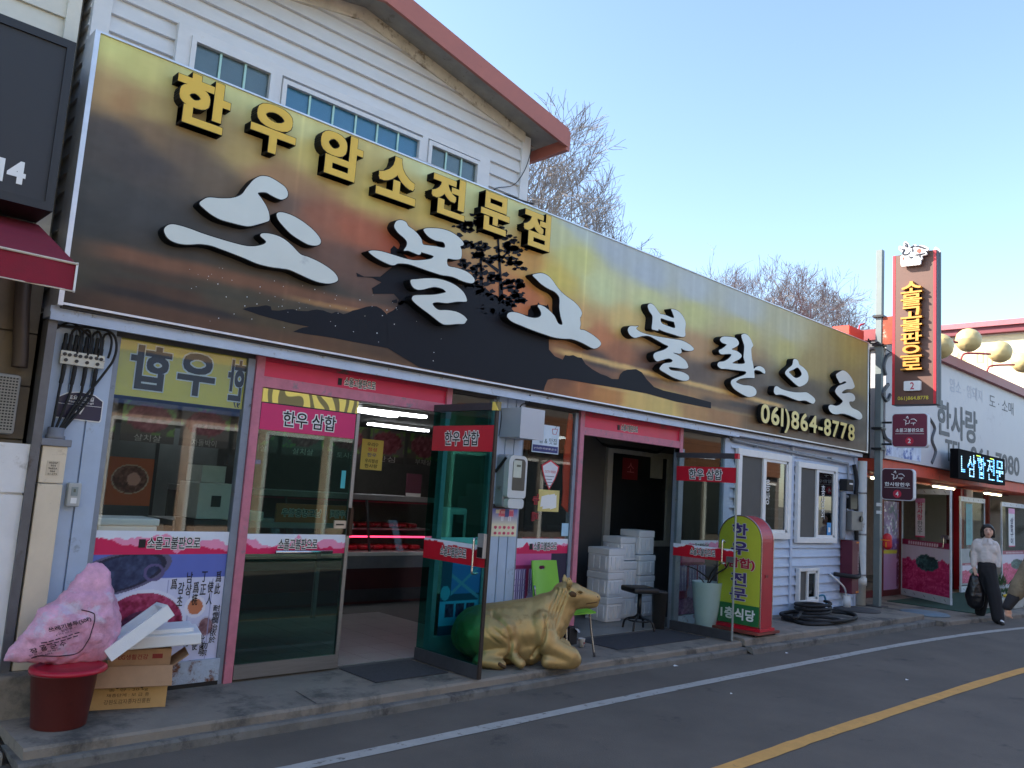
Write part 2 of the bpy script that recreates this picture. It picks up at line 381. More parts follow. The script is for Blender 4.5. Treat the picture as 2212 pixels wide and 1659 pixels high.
def slab(name, front, back, z0, z1, mat, rough_edge=0.012):
    """raised pavement with a slightly chipped front edge"""
    P = []
    for (xa, ya), (xb, yb) in zip(front[:-1], front[1:]):
        n = max(1, int((xb - xa) / 0.11))
        for i in range(n): t = i / n; P.append((xa + (xb - xa) * t, ya + (yb - ya) * t))
    P.append(front[-1]); r = np.random.RandomState(len(P)); V, Fc = [], []
    for x, y in P:
        j = r.rand() * rough_edge; V += [(x, y + j * 0.6, z0), (x, y + j, z1 - 0.012 - 0.5 * j), (x, y + 0.012 + 1.5 * j, z1), (x, back, z1)]
    for i in range(len(P) - 1):
        for k in range(3): Fc.append((4 * i + k, 4 * i + 4 + k, 4 * i + 5 + k, 4 * i + 1 + k))
    n = len(P) - 1; Fc += [(0, 1, 2, 3), (4 * n + 3, 4 * n + 2, 4 * n + 1, 4 * n)]
    return mk(name, V, Fc, mat, None, kind='structure', base=(0, 0, 0))
slab('pavement', [(1.33, -0.82), (3.3, -0.84), (6.0, -0.80), (8.34, -0.86)], 0.02, 0.0, 0.12, concrete)
slab('kerb_step', [(1.30, -0.88), (3.3, -0.895), (6.0, -0.865), (8.34, -0.92)], -0.5, 0.0, 0.062, kerbm, 0.018)
slab('raised_slab', [(8.35, -0.90), (10.5, -0.98), (13.3, -1.0)], 0.0, 0.0, 0.15, concrete, 0.02)
slab('slab_kerb', [(8.35, -0.99), (10.5, -1.07), (13.42, -1.12)], -0.8, 0.0, 0.075, kerbm, 0.02)
slab('neighbour_pavement', [(-30, -0.62), (1.28, -0.66)], 0.3, 0.0, 0.06, concrete, 0.03)
slab('market_pavement', [(13.45, -1.22), (15.5, -1.42), (18, -1.75), (24, -3.0)], 9.0, 0.0, 0.07, concrete, 0.01)
# flush mortar seams and patches on the pavement
seam = M('dark_seam', (58, 57, 58), 0.9, var=0.2)
for x, y0, y1 in ((3.05, -0.80, -0.45), (5.05, -0.78, -0.1), (7.05, -0.8, -0.06)):
    mk('pavement_joint', [(x, y0, .1235), (x + .008, y0, .1235), (x + .05, y1, .1235), (x + .042, y1, .1235)], [(0, 1, 2, 3)], seam, None, kind='structure')
matm = M('dark_door_mat', (62, 62, 66), 0.95, var=0.25, scale=30, bump=0.6, bscale=140)
setp(box('door_mat', 3.72, 4.42, -0.52, -0.02, .1215, .129, matm), 'thin dark grey mat on the pavement before the meat shop doorway', 'door mat')
setp(box('door_mat', 6.55, 8.1, -0.55, -0.02, .1215, .128, matm), 'wide dark grey mat on the pavement before the restaurant doorway', 'door mat')

# ================================================================ the shop: walls and roof
shop = thing('shop_building', 'white gabled butcher shop with pale blue front and glass doors under the sunset sign', 'building', (7.2, 0, 0.1))
def part(name, *a, **k): return box(name, *a, parent=shop, **k)
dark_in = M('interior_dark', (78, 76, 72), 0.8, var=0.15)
tile_floor = M('floor_tile', (132, 134, 132), 0.35, var=0.12, scale=3)
part('floor', 1.4, 13.0, 0.0, 6.4, 0.02, 0.125, M('grout', (80, 80, 80), 0.8))
tv = boxv(-.148, .148, -.148, .148, 0, .006)
for i in range(12):                                # floor tiles seen through the doorways
    for j in range(7):
        for x0, x1 in ((2.9, 5.6), (6.5, 8.9)):
            x = x0 + .15 + .3 * i
            if x > x1: continue
            mk('floor_tile', [(x + a, .2 + .3 * j + b, .125 + c) for a, b, c in tv], BF, tile_floor, shop)
part('ceiling', 1.4, 13.0, 0.02, 6.4, 2.50, 2.56, M('ceiling_board', (120, 120, 116), 0.8), )
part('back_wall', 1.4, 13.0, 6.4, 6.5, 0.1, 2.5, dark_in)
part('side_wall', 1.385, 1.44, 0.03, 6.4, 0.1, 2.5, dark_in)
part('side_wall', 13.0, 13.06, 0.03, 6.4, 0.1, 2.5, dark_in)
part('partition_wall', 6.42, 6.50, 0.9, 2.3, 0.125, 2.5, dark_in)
part('flat_roof', 1.4, 13.05, 0.035, 6.5, 4.1, 4.2, M('roof_felt', (110, 110, 112), 0.9))
part('sign_backing_wall', 1.40, 13.05, 0.0, 0.03, 2.5, 4.22, grey_siding)
part('rear_wall', 1.4, 13.05, 6.42, 6.5, 2.56, 4.1, grey_siding)
# gable above the sign, clad board by board
GX0, GX1, GR, GE = 1.38, 5.37, 3.375, 5.08      # left, right, ridge x, wall height at the corner
SL = 0.205
def rake_z(x): return GE + SL * ((x - GX0) if x < GR else (GX1 - x)) + 0.03
mk('gable_wall', [(GX0 + .02, .03, 4.2), (GX1 - .02, .03, 4.2), (GX1 - .02, .03, rake_z(GX1)), (GR, .03, rake_z(GR)), (GX0 + .02, .03, rake_z(GX0)),
                  (GX0 + .02, 5.4, 4.2), (GX1 - .02, 5.4, 4.2), (GX1 - .02, 5.4, rake_z(GX1)), (GR, 5.4, rake_z(GR)), (GX0 + .02, 5.4, rake_z(GX0))],
   [(0, 1, 2, 3, 4), (9, 8, 7, 6, 5), (1, 6, 7, 2), (0, 4, 9, 5)], white_siding, shop)
BH = 0.126; z = 4.20; r = random.Random(3)
while z < rake_z(GR) - 0.01:
    z1 = z + BH; P = []
    zt = min(z1, rake_z(GR) - .004)
    def xl(zz): return GX0 + .03 if zz <= rake_z(GX0) else min(GR - .01, GX0 + .03 + (zz - rake_z(GX0)) / SL)
    def xr(zz): return GX1 - .06 if zz <= rake_z(GX1) else max(GR + .01, GX1 - .06 - (zz - rake_z(GX1)) / SL)
    j = r.uniform(-.002, .002)
    V = [(xl(z), -.036 + j, z), (xr(z), -.036 + j, z), (xr(zt), -.002, zt), (xl(zt), -.002, zt), (xl(z), .028, z), (xr(z), .028, z), (xr(zt), .028, zt), (xl(zt), .028, zt)]
    mk('siding_board', V, [(0, 1, 2, 3), (5, 4, 7, 6), (0, 4, 5, 1), (3, 2, 6, 7), (0, 3, 7, 4), (1, 5, 6, 2)], white_siding, shop)
    z = z1
part('corner_board', 1.36, 1.47, -.044, .02, 4.2, 5.10, mat=white_siding)
part('corner_board', 5.29, 5.40, -.044, .06, 4.2, 5.10, mat=white_siding)
part('downpipe', 5.405, 5.45, .06, .10, 4.2, 5.06, mat=white_siding)
for k in range(21):                                # side wall boards beside the left neighbour
    z = 2.56 + k * .126
    mk('siding_board', [(1.352, 0.0, z), (1.352, 3.2, z), (1.372, 3.2, z + .126), (1.372, 0.0, z + .126), (1.385, 0.0, z), (1.385, 3.2, z), (1.385, 3.2, z + .126), (1.385, 0, z + .126)],
       [(0, 1, 2, 3), (5, 4, 7, 6), (0, 4, 5, 1), (3, 2, 6, 7), (0, 3, 7, 4), (1, 5, 6, 2)], white_siding, shop)
for k in range(7):
    z = 4.22 + k * .126
    mk('siding_board', [(5.425, .1, z), (5.425, 3.2, z), (5.405, 3.2, z + .126), (5.405, .1, z + .126), (5.36, .1, z), (5.36, 3.2, z), (5.36, 3.2, z + .126), (5.36, .1, z + .126)],
       [(3, 2, 1, 0), (4, 5, 6, 7), (1, 5, 4, 0), (7, 6, 2, 3), (4, 7, 3, 0), (2, 6, 5, 1)], white_siding, shop)
# roof: two slopes with an overhang, fascia boards
OV, EX = -0.34, 0.23
roofm = M('roof_sheet', (150, 78, 66), 0.5, var=0.1)
for s in (-1, 1):
    xe = GR + s * (GR - GX0 + EX) if s < 0 else GX1 + EX
    xe = GX0 - EX if s < 0 else GX1 + EX
    ze = rake_z(GX0) - SL * EX + .03; zr = rake_z(GR) + .03
    V = [(GR, OV, zr), (GR, 5.6, zr), (xe, 5.6, ze), (xe, OV, ze), (GR, OV, zr + .05), (GR, 5.6, zr + .05), (xe, 5.6, ze + .05), (xe, OV, ze + .05)]
    ro = mk('roof', V, BF, roofm, shop)
    V = [(GR, OV - .03, zr - .10), (xe, OV - .03, ze - .10), (xe, OV - .03, ze + .09), (GR, OV - .03, zr + .09), (GR, OV, zr - .10), (xe, OV, ze - .10), (xe, OV, ze + .09), (GR, OV, zr + .09)]
    mk('rake_fascia', V, [(0, 1, 2, 3), (5, 4, 7, 6), (0, 4, 5, 1), (3, 2, 6, 7), (0, 3, 7, 4), (1, 5, 6, 2)], terracotta, shop)
    V = [(GR, OV, zr - .02), (xe, OV, ze - .02), (xe, 0.06, ze - .02), (GR, .06, zr - .02)]
    mk('soffit', V, [(0, 1, 2, 3)], M('soffit_board', (150, 148, 142), 0.7, var=0.2, dirt=(100, 94, 84), damt=0.4), shop)
    part('eave_fascia', xe - .015 * s, xe + .035 * s, OV - .02, 5.6, ze - .13, ze + .07, mat=terracotta)
    part('soffit', min(xe - .015 * s, xe - s * EX), max(xe - .015 * s, xe - s * EX), .06, 5.6, ze - .02, ze - .01, mat=M('soffit_board', (150, 148, 142)))
# dirt-stained trim under the rake
for s in (-1, 1):
    x0 = GX0 + .05 if s < 0 else GX1 - .05
    mk('rake_trim', [(x0, -.045, rake_z(x0) - .10), (GR, -.045, rake_z(GR) - .10), (GR, -.045, rake_z(GR) + .02), (x0, -.045, rake_z(x0) + .02), (x0, 0, rake_z(x0) - .10), (GR, 0, rake_z(GR) - .10), (GR, 0, rake_z(GR) + .02), (x0, 0, rake_z(x0) + .02)],
       [(0, 1, 2, 3), (5, 4, 7, 6), (0, 4, 5, 1), (3, 2, 6, 7)], M('stained_trim', (206, 200, 188), 0.7, var=0.15, dirt=(120, 106, 86), damt=0.55, dscale=5), shop)
# upper windows, cut off below by the signboard
blind = M('window_blind', (66, 132, 180), 0.5, var=0.1)
def upper_window(x0, x1, zt, n, backm):
    wn = part('window', x0, x1, -.045, .012, 4.2, zt, mat=backm)
    fr = .035
    for a, b, c, d in ((x0 - fr, x0, 4.2, zt + fr), (x1, x1 + fr, 4.2, zt + fr), (x0, x1, zt, zt + fr)):
        box('window_frame', a, b, -.085, .0, c, d, white_siding, wn)
    for k in range(1, n):
        x = x0 + (x1 - x0) * k / n; box('glazing_bar', x - .008, x + .008, -.062, -.052, 4.2, zt, M('mint_bar', (168, 206, 196), .5), wn)
    box('glass', x0, x1, -.051, -.047, 4.2, zt, glass_clear, wn)
upper_window(2.03, 2.60, 4.605, 3, M('grey_pane', (106, 120, 134), .4, var=.1))
upper_window(2.74, 4.02, 4.575, 6, blind)
upper_window(4.16, 4.70, 4.585, 3, M('grey_pane', (106, 120, 134)))
for a, b, c, d in ((1.90, 2.0, 4.2, 4.70), (4.735, 4.86, 4.2, 4.70), (2.0, 4.735, 4.638, 4.70), (2.64, 2.70, 4.2, 4.638), (4.06, 4.12, 4.2, 4.638)):
    part('window_casing', a, b, -.07, .0, c, d, mat=white_siding)

# ================================================================ shop front below the sign
part('ledge_trim', 1.33, 13.05, -.15, .0, 2.475, 2.545, mat=blue_trim)
part('ledge_lip', 1.33, 9.3, -.17, -.15, 2.455, 2.505, mat=blue_trim)
part('lintel', 1.40, 9.30, .0, .03, 2.44, 2.50, mat=darkalu)
def ribs(x0, x1, z0, z1, n, mat):
    """pressed sheet panel with vertical grooves"""
    gw = .012; step = (x1 - x0) / n; parts = []
    for k in range(n):
        parts.append((boxv(x0 + k * step + gw, x0 + (k + 1) * step, -.03, .0, z0, z1), BF))
    V, Fc = merge(parts); o = mk('ribbed_panel', V, Fc, mat, shop)
    part('panel_back', x0, x1, -.008, .03, z0, z1, mat=mat); return o
ribs(1.39, 1.765, .12, 2.47, 3, blue_paint)
ribs(5.215, 5.565, .12, 2.47, 3, blue_paint)
part('post', 9.20, 9.34, -.03, .03, .12, 2.44, mat=blue_paint)
part('post', 8.20, 8.31, -.025, .05, .12, 2.22, mat=alu)
for a, b in ((1.765, 1.80), (2.70, 2.755)): part('window_mullion', a, b, -.02, .04, .12, 2.44, mat=alu)
for a, b in ((5.565, 5.59), (6.33, 6.375)): part('window_mullion', a, b, -.02, .04, .12, 2.44, mat=alu)
part('plinth', 1.765, 2.72, -.035, .03, .15, .30, mat=rusty)
part('plinth_base', 1.765, 2.72, -.03, .03, .12, .15, mat=black)
part('plinth', 5.565, 6.36, -.03, .03, .12, .30, mat=rusty)
part('plinth', 8.31, 9.2, -.03, .03, .12, .26, mat=rusty)
def pane(name, x0, x1, z0, z1, mat, y=.0): return part(name, x0, x1, y, y + .008, z0, z1, mat=mat)
pane('window_pane', 1.80, 2.70, 1.02, 2.44, glass_clear)
pane('window_pane', 5.59, 6.33, 1.0, 2.44, glass_clear)
pane('side_light', 4.645, 5.16, .3, 2.44, glass_clear)
part('side_light_frame', 5.16, 5.215, -.02, .04, .12, 2.44, mat=alu)
part('side_light_sill', 4.645, 5.16, -.02, .04, .12, .3, mat=alu)
pane('side_light', 8.31, 9.20, .26, 2.44, glass_clear)

# door surrounds
def surround(x0, x1, zb, zr, zp, text_c):
    part('door_jamb', x0 - .065, x0, -.035, .04, .12, 2.47, mat=pink_paint)
    part('door_jamb', x1, x1 + .06, -.035, .04, zb - .05, 2.47, mat=pink_paint)
    part('door_jamb', x1 + .005, x1 + .055, -.03, .04, .12, zb - .05, mat=alu)
    part('door_rail', x0, x1, -.03, .04, zb, zr, mat=pink_paint)
    tp = part('transom_panel', x0, x1, -.012, .02, zr, zp, mat=crimson)
    part('transom_head', x0, x1, -.028, .03, zp, 2.47, mat=M('worn_crimson_trim', (186, 40, 74), .6, dirt=(90, 80, 80), damt=.5, dscale=8))
    OT('lettering', '소몰고불판으로', (text_c + .06, -.012, (zr + zp) / 2), .30, .07, tp)
    part('emblem', text_c - .15, text_c - .115, -.017, -.013, (zr + zp) / 2 - .035, (zr + zp) / 2 + .02, mat=ink)
surround(2.825, 4.585, 2.245, 2.325, 2.44, 3.62)
surround(6.46, 8.20, 2.225, 2.305, 2.425, 7.18)

# ---- print of the pink mountain band along the glass
def ridge(U, seed, base, amp, sx): return base + amp * vnoise(U, U * 0 + seed, sx, 1, seed, 4)
def mountains(seed, red=False):
    def fn(U, V):
        a = ridge(U, seed, .42, .42, 5); b = ridge(U, seed + 9, .62, .46, 6)
        C = np.empty(U.shape + (3,)); C[:] = (226, 232, 244)
        if red:
            a = ridge(U, seed, .80, .3, 4); C[V < a] = (196, 22, 44)
        else:
            C[V < b] = (240, 150, 186); C[V < a] = (214, 30, 90)
        return C
    return fn
def band(x0, x1, z0, z1, y, seed, parent, lx, red=False, ux=X_, o=None):
    o = (x0, y, z0) if o is None else o
    b = paint('mountain_band', o, ux, Z_, x1 - x0, z1 - z0, mountains(seed, red), 110, 22, parent=parent)
    w = x1 - x0; c = np.array(o) + np.array(ux) * (lx * w) + Z_ * ((z1 - z0) * .5)
    OT('lettering', '소몰고불판으로', c, min(.36, w * .45), .082, b, ux=ux)
    nn = np.cross(ux, Z_); e = c - np.array(ux) * (min(.36, w * .45) * .5 + .035) - Z_ * .005
    mk('emblem', obox(e + nn * .003, ux, Z_, nn, .022, .028, .001), BF, ink, b); return b
band(1.80, 2.70, 1.02, 1.175, -.006, 3, shop, .57)
band(5.59, 6.33, 1.0, 1.145, -.006, 5, shop, .55)
# yellow panel painted as the reflection of a sign across the lane, letters mirrored
yf = part('sign_reflection_panel', 1.80, 2.70, .013, .017, 2.06, 2.44, mat=M('sign_reflection_panel', (236, 214, 76), .5, var=.05))
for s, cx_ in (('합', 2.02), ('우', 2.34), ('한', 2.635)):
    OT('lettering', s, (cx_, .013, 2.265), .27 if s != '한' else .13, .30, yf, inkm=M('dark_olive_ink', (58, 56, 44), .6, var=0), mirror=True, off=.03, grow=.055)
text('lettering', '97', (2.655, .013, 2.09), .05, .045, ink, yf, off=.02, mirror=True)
# long food poster on the lower half of the left window
def food_poster(U, V):
    C = np.empty(U.shape + (3,)); C[:] = (206, 208, 232)
    x = U * 0.9; y = V * 0.72
    C[V > .78] = (96, 112, 190)
    def ell(cx_, cy_, rx, ry, ang=0):
        c, s = math.cos(ang), math.sin(ang); dx = x - cx_; dy = y - cy_; return ((dx * c + dy * s) / rx) ** 2 + ((-dx * s + dy * c) / ry) ** 2
    n = vnoise(x, y, 30, 30, 4); n2 = vnoise(x, y, 70, 70, 8)
    e = ell(.18, .60, .34, .13, .25); C[e < 1.0] = (96, 92, 120); C[e < .8] = (34, 38, 62)
    m = e < .62; C[m] = (np.array((44, 58, 92)) + (n[m][:, None] * 36))
    e = ell(.40, .60, .07, .06); C[(e < 1) & (e > .5)] = (92, 84, 128)
    e = ell(.36, .25, .30, .24); C[e < 1.0] = (222, 222, 238)
    m = e < .82; C[m] = np.array((150, 40, 78)) + n[m][:, None] * 60 + n2[m][:, None] * 26
    e2 = ell(.36, .23, .15, .12); m = (e2 < 1); C[m] = np.array((96, 44, 74)) + n[m][:, None] * 50
    for k, (cx_, cy_) in enumerate(((.45, .31), (.50, .24))):
        th = np.arctan2(y - cy_, x - cx_); rr = np.hypot(x - cx_, y - cy_); C[rr < .045 * (0.5 + .5 * np.cos(5 * th + k)) + .012] = (236, 232, 236)
    e = ell(.71, .36, .075, .075); C[e < 1] = (226, 224, 236); C[e < .5] = (196, 120, 84)
    e = ell(.80, .22, .06, .07); C[e < 1] = (196, 190, 210); m = e < .7; C[m] = np.array((120, 84, 90)) + n[m][:, None] * 60
    for k in range(10):
        m = (np.abs(x - (.40 + .052 * k)) < .0018) & (V < .76) & (ell(.36, .25, .30, .24) > 1) & (ell(.71, .36, .075, .075) > 1); C[m] = (150, 152, 190)
    return C
fp = paint('food_poster', (1.80, -.006, .30), X_, Z_, .90, .72, food_poster, 150, 120, parent=shop)
for k, s in enumerate(('爲此', '使人', '丁正', '爲㮱', '남샹', '감초', '爲')):
    text('lettering', s, (2.655 - k * .052, -.006, .82 - .07 * (k % 2)), .042, .16 if len(s) > 1 else .07, ink, fp, vertical=True, off=.01)
for k, s in enumerate(('耐惻', '憪冶', '依於', '初宗')):
    text('lettering', s, (2.665 - .004 * k - .05 * (k > 2), -.006, .62 - .085 * k), .05, .09, ink, fp, vertical=True, off=.01)
for k, s in enumerate(('此爲', '人使', '正丁')):
    text('lettering', s, (2.585 - k * .05, -.006, .40 + .03 * k), .04, .13, ink, fp, vertical=True, off=.008)
# picture of palace lattice and vegetables below the middle window
def palace(U, V):
    C = np.empty(U.shape + (3,)); C[:] = (44, 40, 66); n = vnoise(U, V, 14, 14, 2); n2 = vnoise(U, V, 30, 30, 3)
    m = (V > .82) & (U < .68); C[m] = (206, 92, 152)
    m = (U < .66) & (V > .25) & (V <= .84); C[m] = (150, 40, 92)
    for k in range(3):
        a = .02 + .25 * k; m = (U > a) & (U < a + .2) & (V > .38) & (V < .80); C[m] = (100, 84, 150)
        C[m & (((U - a) * 26) % 1 < .45)] = (216, 206, 240); C[m & ((V * 14) % 1 < .12)] = (150, 130, 190)
    e = ((U - .38) / .14) ** 2 + ((V - .34) / .16) ** 2; C[e < 1] = (168, 150, 196)
    m = V < .27 + .06 * n; C[m] = np.array((150, 92, 150)) + n2[m][:, None] * 70
    return C
paint('palace_poster', (5.59, -.006, .30), X_, Z_, .74, .70, palace, 90, 80, parent=shop)
paint('palace_poster', (8.34, .012, .27), X_, Z_, .80, .72, palace, 90, 80, parent=shop)
band(8.31, 9.20, .99, 1.14, -.004, 8, shop, .5)
def tubs(U, V):
    C = np.empty(U.shape + (3,)); C[:] = (38, 74, 112); n = vnoise(U, V, 20, 20, 6)
    m = (V < .42) & (V > .12) ; C[m] = (90, 176, 226)
    for k in range(3):
        a = .14 + .27 * k; m = (U > a) & (U < a + .22) & (V > .22) & (V < .38); C[m] = np.array((70, 44, 84)) + n[m][:, None] * 60
    m = (V > .5) & (V < .92) & (U > .25); C[m] = (84, 124, 206)
    m = (np.abs((V - .5) - (U - .25) * .5) < .025) & (U > .25); C[m] = (120, 160, 200)
    m = (np.abs((V - .74) + (U - .25) * .4) < .025) & (U > .25); C[m] = (120, 160, 200)
    e = ((U - .12) / .12) ** 2 + ((V - .52) / .09) ** 2; C[e < 1] = (92, 170, 210)
    return C
paint('produce_poster', (4.70, -.006, .30), X_, Z_, .46, .70, tubs, 60, 90, parent=shop)
paint('mountain_band', (4.645, -.005, 1.0), X_, Z_, .515, .15, mountains(12), 60, 20, parent=shop)

# ================================================================ glass doors
reflection_wave = None
def wavy_metal():  # wavy yellow reflection of the sign opposite, painted into the steel's colour
    m = bpy.data.materials.new('painted_reflection_steel'); m.use_nodes = True; nt = m.node_tree; b = nt.nodes['Principled BSDF']; L = nt.links.new
    geo = _nd(nt, 'ShaderNodeNewGeometry'); wv = _nd(nt, 'ShaderNodeTexWave'); wv.inputs['Scale'].default_value = 2.2; wv.inputs['Distortion'].default_value = 16; wv.inputs['Detail'].default_value = .5; wv.inputs['Detail Scale'].default_value = 1.4
    L(geo.outputs['Position'], wv.inputs['Vector']); rp = _nd(nt, 'ShaderNodeValToRGB'); e = rp.color_ramp.elements
    e[0].position = .30; e[0].color = lin((128, 118, 70)) + (1,); e[1].position = .42; e[1].color = lin((250, 226, 110)) + (1,)
    L(wv.outputs['Fac'], rp.inputs[0]); L(rp.outputs[0], b.inputs['Base Color']); b.inputs['Roughness'].default_value = .3; b.inputs['Metallic'].default_value = .15; return m
mirrored_steel = wavy_metal()
def glass_door(o, d, width, z0, z1, railm, red, seed, label, band_z, cap=None, glass=glass_green, board_z=(1.905, 2.085), lx=.5, ch=.06, stile=None, sw=.03):
    """framed glass leaf standing along direction d from o, printed film on the street side"""
    o = np.array([o[0], o[1], 0.0]); d = np.array([d[0], d[1], 0.0]); d /= np.linalg.norm(d); nn = np.cross(d, Z_)
    def ob(a, b, z0_, z1_, n0, n1): 
        c = o + d * (a + b) / 2 + nn * (n0 + n1) / 2 + Z_ * (z0_ + z1_) / 2; return obox(c, d, nn, Z_, (b - a) / 2, (n1 - n0) / 2, (z1_ - z0_) / 2)
    dr = mk('glass_door', ob(0, width, z0 + .10, z1 - ch, -.005, .005), BF, glass, shop); setp(dr, label)
    def bx(name, *a, mat): return mk(name, ob(*a), BF, mat, dr)
    bx('bottom_rail', 0, width, z0, z0 + .10, -.02, .02, mat=railm)
    bx('top_rail', 0, width, z1 - ch, z1, -.02, .02, mat=cap or railm)
    bx('closing_stile', width, width + sw, z0, z1 - ch, -.015, .015, mat=stile or steel)
    fm = redfilm if red else magenta
    c = o + d * width / 2 + nn * .009 + Z_ * sum(board_z) / 2
    bd = bx('name_board', .005, width - .005, board_z[0], board_z[1], .0055, .008, mat=fm)
    OT('lettering', '한우 삼합', c, width * .55, .12, bd, ux=d, lift=.001)
    p = o + nn * .007 + Z_ * band_z[0]
    b = paint('mountain_band', p, d, Z_, width, band_z[1] - band_z[0], mountains(seed, red), 100, 22, parent=dr)
    cc = p + d * width * lx + Z_ * (band_z[1] - band_z[0]) * .5
    OT('lettering', '소몰고불판으로', cc, .33, .08, b, ux=d)
    return dr, o, d, nn
d1 = glass_door((2.828, -.02), (1, 0), .835, .14, 2.235, steel, False, 21, 'closed glass leaf with magenta name board and steel cap painted with a yellow reflection', (1.02, 1.165), cap=mirrored_steel, ch=.10, board_z=(1.93, 2.128), glass=GLASS('green_grey_glass', (.46, .70, .63), 1.0, 1.5))
dr, o, d, nn = d1
mk('push_bar', *tube([o + d * .22 + nn * .045 + Z_ * 1.035, o + d * .70 + nn * .045 + Z_ * 1.035], .014, 10), chrome, dr, smooth=True)
mk('lock_plate', obox(o + d * .77 + nn * .012 + Z_ * 1.245, d, nn, Z_, .055, .006, .03), BF, M('steel_plate', (190, 184, 172), .3, .6), dr)
mk('lock_slot', obox(o + d * .765 + nn * .02 + Z_ * 1.245, d, nn, Z_, .035, .003, .006), BF, blackplastic, dr)
mk('stile_handle', obox(o + d * .85 + nn * .03 + Z_ * 1.27, d, nn, Z_, .014, .02, .11), BF, M('bronze_grip', (66, 44, 34), .4, .5), dr)
mk('teal_sticker', obox(o + d * .765 + nn * .007 + Z_ * 1.60, d, nn, Z_, .02, .001, .07), BF, M('teal_sticker', (70, 170, 176), .5), dr)
d2 = glass_door((4.47, -.02), (0, -1), .80, .13, 2.30, darkalu, True, 31, 'green tinted glass leaf standing open onto the pavement behind the gold cow', (.98, 1.15), board_z=(1.90, 2.115), stile=M('bronze_stile', (60, 50, 44), .5, .3, var=.25), sw=.018)
dr, o, d, nn = d2
mk('lock_case', obox(o + d * .775 + nn * .03 + Z_ * 1.15, d, nn, Z_, .035, .022, .095), BF, M('lock_silver', (168, 168, 168), .3, .5), dr)
mk('lock_keypad', obox(o + d * .775 + nn * .053 + Z_ * 1.10, d, nn, Z_, .03, .003, .04), BF, blackplastic, dr)
mk('door_handle', *tube(spline([o + d * .70 + nn * .0 + Z_ * 1.20, o + d * .70 + nn * .05 + Z_ * 1.20, o + d * .70 + nn * .055 + Z_ * 1.15, o + d * .70 + nn * .055 + Z_ * .98, o + d * .70 + nn * .05 + Z_ * .93, o + d * .70 + Z_ * .93], 5), .010, 10), chrome, dr, smooth=True)
mk('hinge_cap', obox(o + d * .80 + nn * .0 + Z_ * 2.27, d, nn, Z_, .03, .022, .035), BF, mirrored_steel, dr)
d3 = glass_door((8.17, -.02), (0, -1), .80, .13, 2.17, darkalu, True, 37, 'clear glass leaf standing open beside the white planter', (.97, 1.11), board_z=(1.84, 2.01), glass=glass_clear, stile=M('thin_edge', (150, 160, 158), .3, .3), sw=.008)
dr, o, d, nn = d3
mk('door_handle', *tube(spline([o + d * .68 + Z_ * 1.18, o + d * .68 + nn * .05 + Z_ * 1.20, o + d * .68 + nn * .055 + Z_ * 1.12, o + d * .68 + nn * .055 + Z_ * 1.0, o + d * .68 + nn * .05 + Z_ * .95, o + d * .68 + Z_ * .95], 5), .010, 10), chrome, dr, smooth=True)
mk('lock_case', obox(o + d * .77 + nn * .02 + Z_ * 1.0, d, nn, Z_, .05, .015, .03), BF, steel, dr)
mk('hinge_cap', obox(o + d * .80 + Z_ * 2.14, d, nn, Z_, .02, .022, .03), BF, redfilm, dr)
d4 = mk('glass_door', obox((6.50, .42, 1.2), Y_, X_, Z_, .40, .005, 1.02), BF, glass_dark, shop); setp(d4, 'glass leaf folded inward at the left of the restaurant doorway')
mk('red_strip', obox((6.497, .10, 1.80), Y_, X_, Z_, .08, .007, .11), BF, redfilm, d4)
mk('red_strip', obox((6.497, .10, 1.07), Y_, X_, Z_, .08, .007, .08), BF, redfilm, d4)

# ================================================================ clapboard end of the front with its windows
clap = M('pale_blue_clapboard', (186, 200, 220), 0.5, var=0.07, scale=4, dirt=(140, 146, 158), damt=0.3, dscale=5)
part('clapboard_wall', 9.34, 13.06, .0, .03, .15, 2.47, mat=clap)
for k in range(18):
    z = .15 + k * .128; z1 = min(z + .128, 2.45); r_ = random.Random(k)
    cuts = [9.34, 10.98 + .0, 13.06] if k % 2 == 0 else [9.34, 10.98, 13.06]
    for a, b in zip(cuts[:-1], cuts[1:]):
        V = [(a, -.036, z), (b, -.036, z), (b, -.003, z1), (a, -.003, z1), (a, 0, z), (b, 0, z), (b, 0, z1), (a, 0, z1)]
        mk('clapboard', V, [(0, 1, 2, 3), (5, 4, 7, 6), (0, 4, 5, 1), (3, 2, 6, 7), (0, 3, 7, 4), (1, 5, 6, 2)], clap, shop)
part('corner_strip', 10.95, 11.01, -.044, -.0, .15, 2.47, mat=clap)
part('corner_strip', 13.03, 13.12, -.044, .03, .15, 2.47, mat=clap)
def slider(x0, x1, z0, z1, fw, curtain=True):
    wn = part('window', x0, x1, -.028, -.026, z0, z1, mat=M('window_void', (44, 44, 44), .6))
    for a, b, c, d in ((x0, x1, z1 - fw, z1), (x0, x1, z0, z0 + fw), (x0, x0 + fw, z0 + fw, z1 - fw), (x1 - fw, x1, z0 + fw, z1 - fw)):
        box('window_frame', a, b, -.085, -.028, c, d, white, wn, bev=.004)
    xm = (x0 + x1) / 2 - .02
    for a, b in ((xm - fw * .45, xm + fw * .45),): box('meeting_stile', a, b, -.075, -.03, z0 + fw, z1 - fw, white, wn)
    for a, b in ((xm + fw * .45, x1 - fw),):
        for p, q, r1, s1 in ((a, b, z1 - fw - .035, z1 - fw), (a, b, z0 + fw, z0 + fw + .035), (b - .035, b, z0 + fw, z1 - fw)): box('sash_frame', p, q, -.07, -.032, r1, s1, white, wn)
    box('screen', x0 + fw, xm - fw * .45, -.05, -.048, z0 + fw, z1 - fw, M('insect_screen', (92, 90, 86), .8, var=.1), wn)
    box('glass', xm + fw * .45, x1 - fw, -.052, -.048, z0 + fw, z1 - fw, GLASS('mirror_window_glass', (.25, .27, .28), 1.0, 1.9), wn)
    return wn
